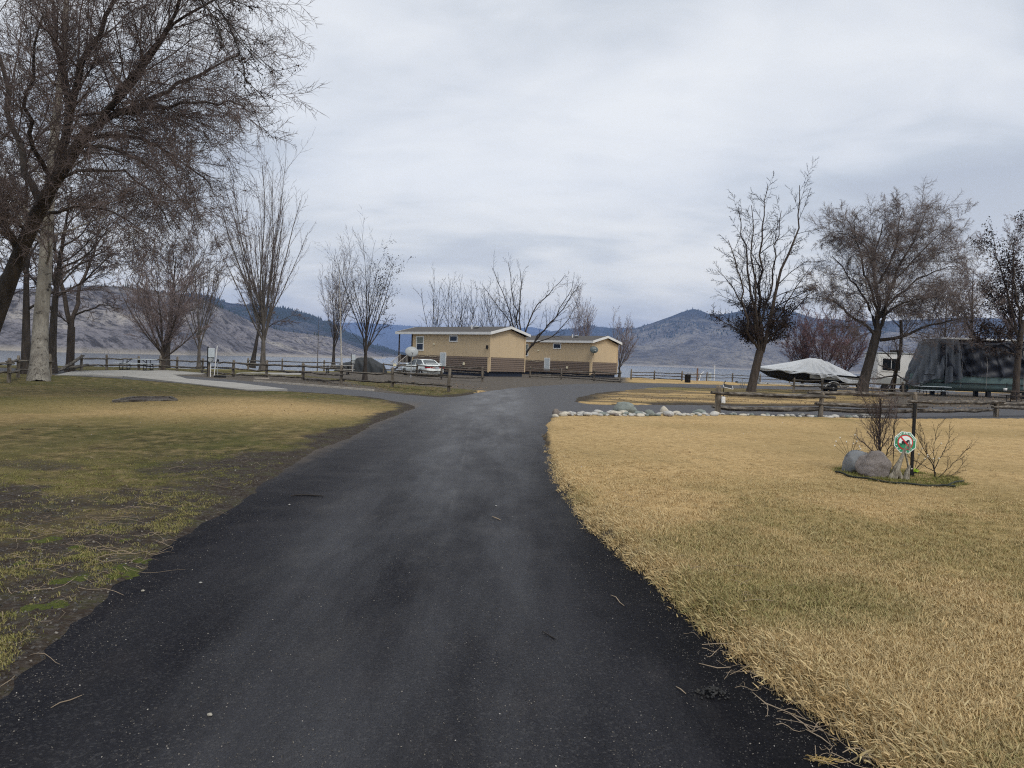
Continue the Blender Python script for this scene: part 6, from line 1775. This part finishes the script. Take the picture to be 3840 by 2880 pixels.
tag(MB().box((p[0], p[1], .70), (.16, .12, 1.45)).build('wooden_post', M_['post']), 'reddish brown square post right of the black bin', 'post')
tag(MB().tube([(p[0] + .15, p[1] - .4, .0), (p[0] + .35, p[1] - .1, .72), (p[0] + .75, p[1], 1.05)], .05, 6).build('bent_pipe', M_['white']), 'bent white pipe leaning beside the reddish brown post', 'pipe')
p = at(2678, 1427)
tag(MB().tube([(p[0], p[1], 0), (p[0], p[1], 1.85)], .055, 8).build('white_post', M_['white']), 'tall thin white post on the far right shore', 'post')
p = at(2661, 1427)
t = empty('electric_box', (p[0], p[1], 0), 0, 'pale green grey electric box beside the tall white post', 'electric box')
MB().box((0, 0, .48), (.34, .25, .96), bev=.02).build('cabinet', M_['bluegrey'], t)
MB().box((0, -.13, .5), (.26, .02, .6)).build('door', M_['grey'], t)
p = at(2650, 1429)
tag(MB().box((p[0], p[1], .12), (.16, .16, .24), bev=.02).build('bucket', M_['white']), 'tiny white bucket on the ground beside the electric box', 'bucket')
for a_, b_, lb in (((953, 1431), (1400, 1467), 'long pale timber edging along the far side of the left branch road'), ((955, 1422), (1010, 1422), 'short loose timber lying on the gravel by the fence')):
    a0, b0 = Vector(at(*a_)), Vector(at(*b_)); d = b0 - a0
    tag(MB().box((0, 0, .04), (d.length, .10, .09)).build('edging', M_['pale'], None, (a0 + b0) / 2, math.atan2(d.y, d.x)), lb, 'edging')
# timber frame sunk in the lawn
q = [Vector(at(*c)) for c in ((427, 1511), (660, 1506), (640, 1496), (500, 1497))]
t = empty('timber_frame', q[0], 0, 'low square frame of old timbers sunk in the left lawn', 'timber frame')
for i in range(4):
    a0, b0 = q[i] - q[0], q[(i + 1) % 4] - q[0]; d = b0 - a0
    o = MB().box((0, 0, 0), (d.length + .05, .10, .10), bev=.015).build('timber', M_['splitrail'], t)
    o.location = (a0 + b0) / 2 + Vector((0, 0, .035 + .003 * i)); o.rotation_euler = (0, 0, math.atan2(d.y, d.x))
tag(MB().prism([(v.x, v.y) for v in [q[0].lerp(q[2], .06), q[1].lerp(q[3], .06), q[2].lerp(q[0], .06), q[3].lerp(q[1], .06)]], 'z', 0.0, .055).build('cover_plate', M_['deck']), 'dark flat cover lying inside the timber frame on the lawn', 'cover')

# ---------------------------------------------------------------- rocks
def rock_mesh(seed, squash=.6, n=3, rough=.18, boxy=0.0):
    import bmesh
    bm = bmesh.new(); bmesh.ops.create_icosphere(bm, subdivisions=n, radius=1.0)
    r_ = np.random.default_rng(seed)
    C = r_.normal(size=(7, 3)); C /= np.linalg.norm(C, axis=1)[:, None]; K = r_.uniform(.62, .95, 7)
    off = r_.uniform(0, 50, 3)
    from mathutils import noise as mn
    for v in bm.verts:
        p = np.array(v.co)
        for c_, k_ in zip(C, K):
            d = p @ c_
            if d > k_: p = p - c_ * (d - k_) * .9
        q = mn.fractal(Vector(p * 1.6 + off), .8, 2.0, 4) * rough * .5 + mn.noise(Vector(p * .9 + off)) * rough
        v.co = Vector(p * (1 + q)); v.co.z *= squash
    me = bpy.data.meshes.new('rock'); bm.to_mesh(me); bm.free()
    me.polygons.foreach_set('use_smooth', [True] * len(me.polygons))
    return me
def stone(name, c, speck, bmps=.6, sc=14):
    m, t, b = new_mat(name); co = obj_co(t)
    n1 = noise(t, co, 1.6, 6, .65); n2 = noise(t, co, sc, 5, .75)
    cc = ramp(t, n1, [(.3, tuple(x * .72 for x in c)), (.7, tuple(x * 1.2 for x in c))])
    cc = mix(t, ramp(t, n2, [(.5, (0, 0, 0)), (.68, (.6,) * 3)]), cc, speck)
    t.links.new(cc, b.inputs['Base Color']); b.inputs['Roughness'].default_value = .9
    bump(t, b, n2, bmps, .03)
    return m
RM = [stone('pale_stone', (0.50, 0.49, 0.455), (0.26, 0.25, 0.23)), stone('cream_stone', (0.55, 0.51, 0.42), (0.35, 0.31, 0.25)), stone('green_grey_stone', (0.20, 0.225, 0.205), (0.33, 0.35, 0.32)), stone('brown_stone', (0.22, 0.19, 0.165), (0.12, 0.10, 0.09))]
RMESH = []
for i in range(8):
    me = rock_mesh(100 + i, .55, 2, .22); me.materials.append(RM[(0, 1, 0, 2, 1, 0, 3, 0)[i]]); RMESH.append(me)
def rock(px, py, w, h, mi, label, mesh=None, group=None, rz=None, name='rock'):
    p = at(px, py); me = mesh or RMESH[mi]
    o = link(name, me)
    s_ = w / F * p[1] / 2
    o.scale = (s_, s_ * .85, h / F * p[1] / 1.05 / .55 * .62)
    o.location = (p[0], p[1] + s_ * .4, gz(p[0], p[1] + s_ * .4) + (h / F * p[1]) * .30)
    o.rotation_euler = (0, 0, random.uniform(0, 6) if rz is None else rz)
    return tag(o, label, 'rock', group)
bgm = rock_mesh(214, .62, 4, .2); bgm.materials.append(RM[2])
rock(2347, 1558, 84, 50, 0, 'largest boulder of the rock border, grey green and angular', bgm, rz=.2, name='boulder')
rbm = rock_mesh(205, .8, 3, .05); rbm.materials.append(RM[1])
rock(2492, 1556, 36, 30, 0, 'smooth round cream rock right of the grey green boulder', rbm, name='boulder')
fbm_ = rock_mesh(207, .45, 3, .2); fbm_.materials.append(RM[2])
rock(2626, 1556, 60, 26, 0, 'flat topped grey rock left of the first near fence post', fbm_, name='boulder')
fb2 = rock_mesh(209, .75, 3, .06); fb2.materials.append(RM[3])
rock(2084, 1566, 30, 26, 0, 'brown rounded rock at the left end of the rock border', fb2, name='boulder')
rock(2083, 1573, 30, 14, 1, 'small white flat rock at the left tip of the rock border', name='boulder')
for i in range(160):
    if i < 120:
        px = 2098 + (2690 - 2098) * (i / 120) + random.uniform(-6, 6); w = random.choice((14, 18, 22, 28, 40)) * random.uniform(.8, 1.15)
        py = 1567 - 2 * (i / 120) + random.choice((-8, -4, 0, 2)) + random.uniform(-2, 2)
        if 2300 < px < 2395: py = max(py, 1563)
    else:
        px = 2700 + (3330 - 2700) * ((i - 120) / 40) + random.uniform(-10, 10); w = random.uniform(16, 36); py = 1562 + (px - 2700) * .007 + random.uniform(-3, 3)
    k_ = random.randrange(8)
    tone = ('white grey', 'cream', 'white grey', 'green grey', 'cream', 'white grey', 'brown', 'white grey')[k_]
    size = 'small' if w < 17 else 'fist sized' if w < 26 else 'broad'
    where = ('at the left end of the rock border by the lane' if px < 2220 else 'in the rock border just left of the largest boulder' if px < 2347 else 'between the largest boulder and the round cream boulder' if px < 2492
             else 'between the round cream boulder and the first fence post' if px < 2690 else 'in the thin rock line under the first fence rails' if px < 3000 else 'in the thin rock line behind the planted bed')
    rock(px, py, w, w * random.uniform(.32, .5), k_, size + ' ' + tone + ' rock ' + where, group='small rocks of the border')

# ---------------------------------------------------------------- planted bed on the right lawn
bx, by = float(BED[0]), float(BED[1])
e = MB()
pts = []
for i in range(26):
    a = math.radians(186 + 106 * i / 25)
    x_, y_ = bx + BRX * math.cos(a), by + (BRY + .04) * math.sin(a)
    pts.append((x_, y_, gz(x_, y_) + .022 + .008 * math.sin(i * .9)))
e.tube(pts, .016, 6)
tag(e.build('lawn_edging', M_['edge']), 'black plastic edging curving round the front of the planted bed', 'edging', 'edging pieces round the planted bed')
a0 = at(3555, 1832); a1 = at(3612, 1820)
tag(MB().tube([(a0[0], a0[1], .05), ((a0[0] + a1[0]) / 2, (a0[1] + a1[1]) / 2, .075), (a1[0], a1[1], .06)], .016, 6).build('lawn_edging', M_['edge']), 'short loose piece of black edging at the right end of the bed', 'edging', 'edging pieces round the planted bed')
gm = rock_mesh(318, .80, 5, .24); gm.materials.append(stone('granite', (0.30, 0.265, 0.245), (0.10, 0.09, 0.085), 1.0, 22))
rock(3282, 1806, 122, 80, 0, 'rounded brownish granite boulder in the planted bed', gm, rz=2.6, name='boulder')
sm2 = rock_mesh(333, .70, 4, .16); sm2.materials.append(stone('slate', (0.21, 0.222, 0.232), (0.20, 0.205, 0.21), .25, 6))
rock(3222, 1790, 128, 80, 0, 'smooth slate grey boulder at the left of the planted bed', sm2, rz=2.4, name='boulder')

# driftwood stump
bd = by - .42
def Bp(px, py, dz=0): return Vector(atd(px, py, bd + dz))
dm = None
m, t_, b = new_mat('driftwood')
n1 = noise(t_, obj_co(t_, (7, 7, 1.1)), 5.0, 7, .7); n2 = noise(t_, obj_co(t_, (1, 1, 1)), 9.0, 4, .6)
c = ramp(t_, n1, [(.32, (0.05, 0.040, 0.030)), (.45, (0.20, 0.175, 0.135)), (.62, (0.42, 0.385, 0.31))])
t_.links.new(c, b.inputs['Base Color']); b.inputs['Roughness'].default_value = .9
bump(t_, b, n1, 1.0, .03)
base = Bp(3372, 1815); base.z = 0
t = empty('driftwood', base, 0, 'grey driftwood stump with an upright arm in the planted bed', 'driftwood')
def dw(pts, rad, n=9, name='branch'):
    mb = MB().tube([p - base for p in pts], rad, n, .8, smooth=True, jag=.13)
    mb.build(name, m, t)
dw([Bp(3352, 1822), Bp(3350, 1790), Bp(3362, 1755), Bp(3378, 1725), Bp(3392, 1690), Bp(3402, 1668)], [.062, .075, .062, .034, .026, .012], 11, 'arm')
dw([Bp(3375, 1822), Bp(3378, 1795), Bp(3368, 1762)], [.05, .048, .03])
dw([Bp(3398, 1824, -.02), Bp(3398, 1790, -.02), Bp(3404, 1762), Bp(3412, 1745)], [.062, .058, .035, .014])
dw([Bp(3338, 1815, -.03), Bp(3342, 1785, -.02), Bp(3355, 1765)], [.038, .040, .03])
dw([Bp(3408, 1690, .02), Bp(3412, 1672, .02), Bp(3409, 1655, .02)], [.022, .02, .012])
dw([Bp(3395, 1700, .02), Bp(3402, 1730, .03), Bp(3408, 1760, .03)], [.014, .016, .02])

# stakes
p0 = Bp(3416, 1812, .36); p0.z = 0
hh = Bp(3413, 1512, .36).z
tag(MB().box((p0.x, p0.y, hh / 2), (.036, .036, hh)).build('metal_stake', M_['black']), 'black square stake holding the octagonal sign', 'stake')
p1 = Bp(3346, 1790, .55); p1.z = 0
tag(MB().tube([(p1.x, p1.y, 0), (p1.x, p1.y, Bp(3346, 1568, .55).z)], .006, 6).build('thin_stake', M_['black']), 'thin black rod left of the octagonal sign', 'stake')

# octagonal dog sign
sc_ = Bp(3394, 1659, .20); R = .170
t = empty('dog_sign', sc_, math.radians(-4), 'octagonal green and white sign with a barred dog in a red ring', 'sign')
t.rotation_euler = (math.radians(-6), math.radians(5), math.radians(-4))
M_['sgreen'] = simple('sign_green', (0.035, 0.26, 0.125), .45, .08); M_['swhite'] = simple('sign_white', (0.80, 0.86, 0.82), .45, .03)
M_['sred'] = simple('sign_red', (0.60, 0.025, 0.035), .45, .05); M_['spale'] = simple('sign_pale_green', (0.24, 0.55, 0.40), .45, .06)
M_['sblack'] = simple('sign_black', (0.02, 0.022, 0.022), .5, .1)
def ngon(r_, n, y, rot=0.0, sx=1.0): return [(r_ * sx * math.cos(rot + 2 * math.pi * k / n), r_ * math.sin(rot + 2 * math.pi * k / n)) for k in range(n)]
def plate(name, pts, y0, mat, th=.003):
    vs = [(p[0], y0, p[1]) for p in pts] + [(p[0], y0 - th, p[1]) for p in pts]; n = len(pts)
    return MB().add(vs, [tuple(range(n - 1, -1, -1))[::-1], tuple(range(n, 2 * n))[::-1]] + [(i, (i + 1) % n, n + (i + 1) % n, n + i) for i in range(n)]).build(name, M_[mat], t)
o8 = math.pi / 8
plate('backing', ngon(R, 8, 0, o8), 0, 'swhite', .006)
plate('green_field', ngon(R * .93, 8, 0, o8), -.0065, 'sgreen', .002)
ring = ngon(R * .66, 32, 0); inner = ngon(R * .57, 32, 0)
plate('red_disc', ring, -.009, 'sred', .002)
plate('white_disc', inner, -.0115, 'swhite', .0015)
plate('green_ground', [p for p in inner if p[1] < -R * .08], -.0135, 'sgreen', .001)
dog = [(-.30, -.02), (-.26, .07), (-.16, .10), (-.05, .09), (.05, .10), (.10, .16), (.16, .24), (.20, .20), (.30, .18), (.34, .12), (.26, .08), (.20, .06), (.17, -.04), (.18, -.20), (.12, -.20), (.10, -.08), (-.02, -.10), (-.06, -.22), (-.12, -.22), (-.12, -.10), (-.20, -.16), (-.24, -.22), (-.29, -.20), (-.24, -.10)]
plate('dog_silhouette', [(x * R * 1.15, y * R * 1.15) for x, y in dog], -.0150, 'sblack', .001)
MB().lathe([(.008, 0), (.010, .004), (.004, .009)], (-.062, -.016, -.045), 8).build('dropping', M_['sblack'], t)
MB().box((0, -.0175, 0), (R * 1.14, .002, R * .11), ry=math.radians(45)).build('red_bar', M_['sred'], t)
lt = MB()
for i in range(15):
    a = math.radians(158 - 136 * i / 14)
    w_, h_ = random.choice((.007, .010, .013)), .024
    lt.box((math.cos(a) * R * .79, -.0098, math.sin(a) * R * .79), (w_, .001, h_), ry=math.pi / 2 - a)
    if i % 2: lt.box((math.cos(a) * R * .73, -.0098, math.sin(a) * R * .73), (.014, .001, .006), ry=math.pi / 2 - a)
for i in range(7):
    a = math.radians(200 + 20 * i)
    lt.box((math.cos(a) * R * .80, -.0098, math.sin(a) * R * .80), (.009, .001, .020), ry=math.pi / 2 - a)
lt.build('lettering', M_['swhite'], t)

# shrubs of the bed
def shrub(label, base, stems, mat, seed, lv, trunkm=None, name='shrub'):
    b0 = np.array(base, float)
    return make_tree(name, label, 'shrub', [b0 + [0, 0, .0], b0 + [0, 0, .05], b0 + [.002, 0, .10]], stems[0][1] * 1.15, stems[0][1], None, lv, trunkm or BK['black'], mat, seed, explicit=stems, flare=1.1, sides=(8, 5))
sb = by + .22
S_ = lambda *p: [atd(x, y, sb + (dz or 0)) for x, y, dz in p]
b0 = atd(3300, 1750, sb); b0[2] = .03
lv1 = [dict(n=16, t0=.12, ang=32, sd=12, ratio=.42, rr=.5, nseg=5, wander=.10, trop=.05, minr=.0026), dict(n=8, t0=.1, ang=38, sd=12, ratio=.45, rr=.6, nseg=4, wander=.14, minr=.0019, trop=.02), dict(n=4, ang=40, ratio=.5, rr=.7, nseg=2, wander=.14, minr=.0015)]
shrub('tall twiggy shrub with a dark upright stem behind the granite boulder', b0, [
  (S_((3300, 1745, 0), (3302, 1650, 0), (3300, 1560, 0), (3303, 1495, 0)), .020, .010),
  (S_((3296, 1745, 0), (3270, 1690, -.05), (3240, 1660, -.1), (3215, 1640, -.1)), .011, .003),
  (S_((3300, 1745, 0), (3318, 1725, .05), (3345, 1660, .05), (3352, 1590, .05), (3368, 1540, .05)), .011, .003),
  (S_((3298, 1740, 0), (3280, 1670, .1), (3277, 1600, .1), (3250, 1520, .1), (3222, 1450, .1)), .008, .002),
  (S_((3302, 1700, 0), (3320, 1620, -.1), (3330, 1560, -.1), (3340, 1500, -.1)), .007, .002),
  (S_((3301, 1690, 0), (3285, 1600, 0), (3270, 1560, 0), (3245, 1530, 0)), .006, .002),
  (S_((3300, 1700, 0), (3300, 1600, .1), (3280, 1520, .1), (3262, 1440, .1)), .007, .002),
  (S_((3301, 1640, 0), (3320, 1560, 0), (3350, 1530, 0), (3370, 1500, 0)), .006, .002)], BK['twig'], 81, lv1)
sb = by + .0
b0 = atd(3505, 1806, sb); b0[2] = .03
lv2 = [dict(n=9, t0=.25, ang=36, sd=12, ratio=.42, rr=.55, nseg=5, wander=.12, trop=.07, minr=.0028), dict(n=5, t0=.2, ang=40, sd=12, ratio=.42, rr=.6, nseg=3, wander=.14, minr=.002, trop=.02)]
shrub('low spreading leafless shrub at the right of the planted bed', b0, [
  (S_((3504, 1800, 0), (3503, 1755, 0), (3480, 1710, 0), (3455, 1665, 0), (3425, 1600, 0)), .009, .003),
  (S_((3504, 1760, 0), (3530, 1710, .05), (3555, 1660, .08), (3560, 1600, .1)), .007, .002),
  (S_((3500, 1800, 0), (3530, 1780, -.05), (3570, 1745, -.1), (3610, 1700, -.1), (3638, 1675, -.1)), .007, .002),
  (S_((3500, 1765, 0), (3450, 1740, 0), (3410, 1715, 0), (3365, 1685, 0)), .006, .002),
  (S_((3505, 1770, 0), (3500, 1690, .1), (3510, 1630, .1), (3520, 1590, .1)), .006, .002),
  (S_((3500, 1802, 0), (3540, 1795, .1), (3590, 1770, .1), (3615, 1730, .1)), .006, .002),
  (S_((3503, 1740, 0), (3470, 1690, -.1), (3465, 1630, -.1), (3450, 1590, -.1)), .006, .002)], BK['black'], 82, lv2)

# solar flower lamps
M_['lime'] = simple('lime_leaf', (0.34, 0.58, 0.03), .5, .15); M_['bud'] = simple('cream_bud', (0.78, 0.74, 0.64), .5, .08)
def flowers(label, base, buds, dy, leafpts):
    b0 = Vector(atd(*base, by + dy))
    foot = Vector((b0.x, b0.y, 0.0))
    t = empty('flower_lamp', foot, 0, label, 'garden lamp', 'solar flower lamps in the bed')
    MB().tube([(0, 0, 0), (0, 0, max(b0.z, .12))], .007, 6).build('spike', M_['black'], t)
    MB().box((.0, 0, max(b0.z, .12)), (.075, .05, .016)).build('solar_panel', M_['blackp'], t)
    z0_ = Vector((0, 0, max(b0.z, .12)))
    for bxp, byp in buds:
        q = Vector(atd(bxp, byp, by + dy + random.uniform(-.08, .08))) - foot
        mid = z0_.lerp(q, .5) + Vector((0, 0, .02 * random.random()))
        st = MB().tube([z0_, mid, q], .0022, 5).build('stem', M_['blackp'], t)
        MB().lathe([(.003, -.012), (.006, -.004), (.011, .004), (.009, .012), (.003, .015)], q, 8).build('bud', M_['bud'], st)
    for k, (dx, dz_) in enumerate(leafpts):
        a = Vector((dx, random.uniform(-.03, .03), dz_))
        s_ = Vector((-a.z, 0, a.x)).normalized() * .014
        MB().add([z0_, z0_ + a * .5 + s_, z0_ + a, z0_ + a * .5 - s_, z0_ + a * .5 + Vector((0, -.006, 0))], [(0, 1, 4), (1, 2, 4), (2, 3, 4), (3, 0, 4)]).build('leaf', M_['lime'], t)
flowers('solar flower lamp with cream buds left of the slate grey boulder', (3186, 1722), [(3150, 1642), (3135, 1656), (3130, 1672), (3174, 1657), (3206, 1632), (3216, 1641), (3213, 1656), (3223, 1675), (3200, 1664), (3227, 1684)], .18,
        [(-.04, .055), (-.015, .07), (.02, .07), (.05, .05), (.10, .03), (.04, .02)])
flowers('solar flower lamp with cream buds between the stake and spreading shrub', (3426, 1775), [(3445, 1704), (3468, 1721), (3478, 1707), (3479, 1714), (3457, 1683), (3530, 1664), (3419, 1759), (3521, 1720), (3500, 1721)], -.05,
        [(.02, .08), (.05, .06), (.08, .05), (.03, .03), (.10, .03)])

# ---------------------------------------------------------------- small things on the road
def stick(label, pts, r_, mat='twigm', name='stick', cat='stick'):
    P = [at(*p) for p in pts]
    c = P[0]
    mb = MB().tube([(p[0] - c[0], p[1] - c[1], r_ + .004 + .004 * math.sin(i * 2.1)) for i, p in enumerate(P)], [r_ * (.6 if i in (0, len(P) - 1) else 1) for i in range(len(P))], 6, jag=.12)
    return tag(mb.build(name, M_[mat], None, (c[0], c[1], 0)), label, cat, 'sticks lying on the lane')
M_['twigm'] = m_tw
M_['darkstick'] = simple('wet_stick', (0.02, 0.016, 0.014), .6, .3)
stick('straight dark stick lying across the left half of the lane', [(1090, 1864), (1130, 1861), (1170, 1861), (1212, 1865)], .011, 'darkstick')
stick('thin pale straight twig on the near left of the lane', [(190, 2660), (225, 2643), (262, 2628), (308, 2612)], .0026)
stick('long pale curved stalk curling round the moss at the near left', [(52, 2262), (75, 2320), (92, 2350), (130, 2358), (180, 2352), (228, 2350)], .0028)
stick('pale twig at the bottom left corner of the lane', [(0, 2580), (20, 2570), (40, 2552), (60, 2535)], .0026)
stick('small pale hooked twig right of the middle of the lane', [(1845, 1940), (1855, 1945), (1868, 1948), (1877, 1953)], .005)
stick('brown bent twig on the lane near the right edge', [(2035, 2372), (2052, 2385), (2070, 2392), (2085, 2402)], .0045, 'darkstick')
stick('short thin twig lying right of the lane centre', [(2290, 2235), (2310, 2245), (2325, 2262), (2340, 2275)], .0032)
stick('tan pine needle twig left of the asphalt lump', [(2535, 2580), (2552, 2592), (2572, 2604)], .0032)
for k, (a_, b_, c_) in enumerate((((2820, 2600), (2870, 2645), (3020, 2700)), ((2800, 2520), (2850, 2545), (2890, 2570)), ((2960, 2680), (3010, 2720), (3060, 2745)), ((3020, 2740), (3080, 2775), (3120, 2800)), ((2620, 2492), (2690, 2512), (2740, 2505)))):
    stick(['longest pale stalk at the ragged right edge of the lane', 'pale stalk above the asphalt lump at the right edge', 'pale forked stalk below the longest stalk', 'lowest pale stalk at the right edge of the lane', 'pale bent stalk just above the asphalt lump'][k], [a_, b_, c_], .0028)
lm = rock_mesh(407, .50, 5, .8); lm.materials.append(stone('tar_lump', (0.040, 0.040, 0.040), (0.11, 0.105, 0.09), 1.0, 16))
p = at(2672, 2606)
hb = MB()
for i in range(170):
    rr_ = abs(random.gauss(0, .045)); a = random.uniform(0, 6.28)
    s_ = random.uniform(.006, .017) * (1 - min(rr_, .1) * 4)
    hb.box((rr_ * math.cos(a) * 1.25, rr_ * math.sin(a), max(.002, .030 * (1 - (rr_ / .06) ** 2)) * random.uniform(.5, 1.1) + .003), (s_, s_ * random.uniform(.6, 1), s_ * random.uniform(.5, .9)), random.uniform(0, 3), random.uniform(-.8, .8), random.uniform(-.8, .8), bev=s_ * .2)
tag(hb.build('asphalt_crumbs', lm.materials[0], None, (p[0], p[1], 0)), 'rough heap of crumbled asphalt at the right edge of the lane', 'asphalt heap', kind='stuff')
for i, (px, py, lb) in enumerate(((1085, 1895, 'tiny black pebble left of the dark stick'), (1860, 1899, 'tiny black pebble in the middle of the lane'), (536, 2218, 'tiny white stone on the near left of the lane'), (787, 2684, 'small tan pebble near the bottom of the lane'), (752, 2188, 'tiny dark pebble at the left of the lane'))):
    p = at(px, py); o = link('pebble', RMESH[(2, 2, 1, 1, 2)[i]], None, None, (p[0], p[1], .006)); o.scale = (.013, .011, .012)
    tag(o, lb, 'pebble', 'pebbles on the lane')
r_ = np.random.default_rng(12)
p = at(3085, 2862)
mb = MB()
for i in range(60):
    a = random.uniform(0, 6.28); L = random.uniform(.02, .06)
    x_, y_ = p[0] + random.gauss(0, .03), p[1] + random.gauss(0, .012)
    mb.tube([(x_, y_, .006 + .012 * random.random()), (x_ + L * math.cos(a), y_ + L * .5 * math.sin(a), .008 + .018 * random.random())], .0011, 3)
tag(mb.build('straw_clump', simple('yellow_straw', (0.50, 0.36, 0.14), .7, .2)), 'small heap of yellow straw at the bottom right of the lane', 'straw')
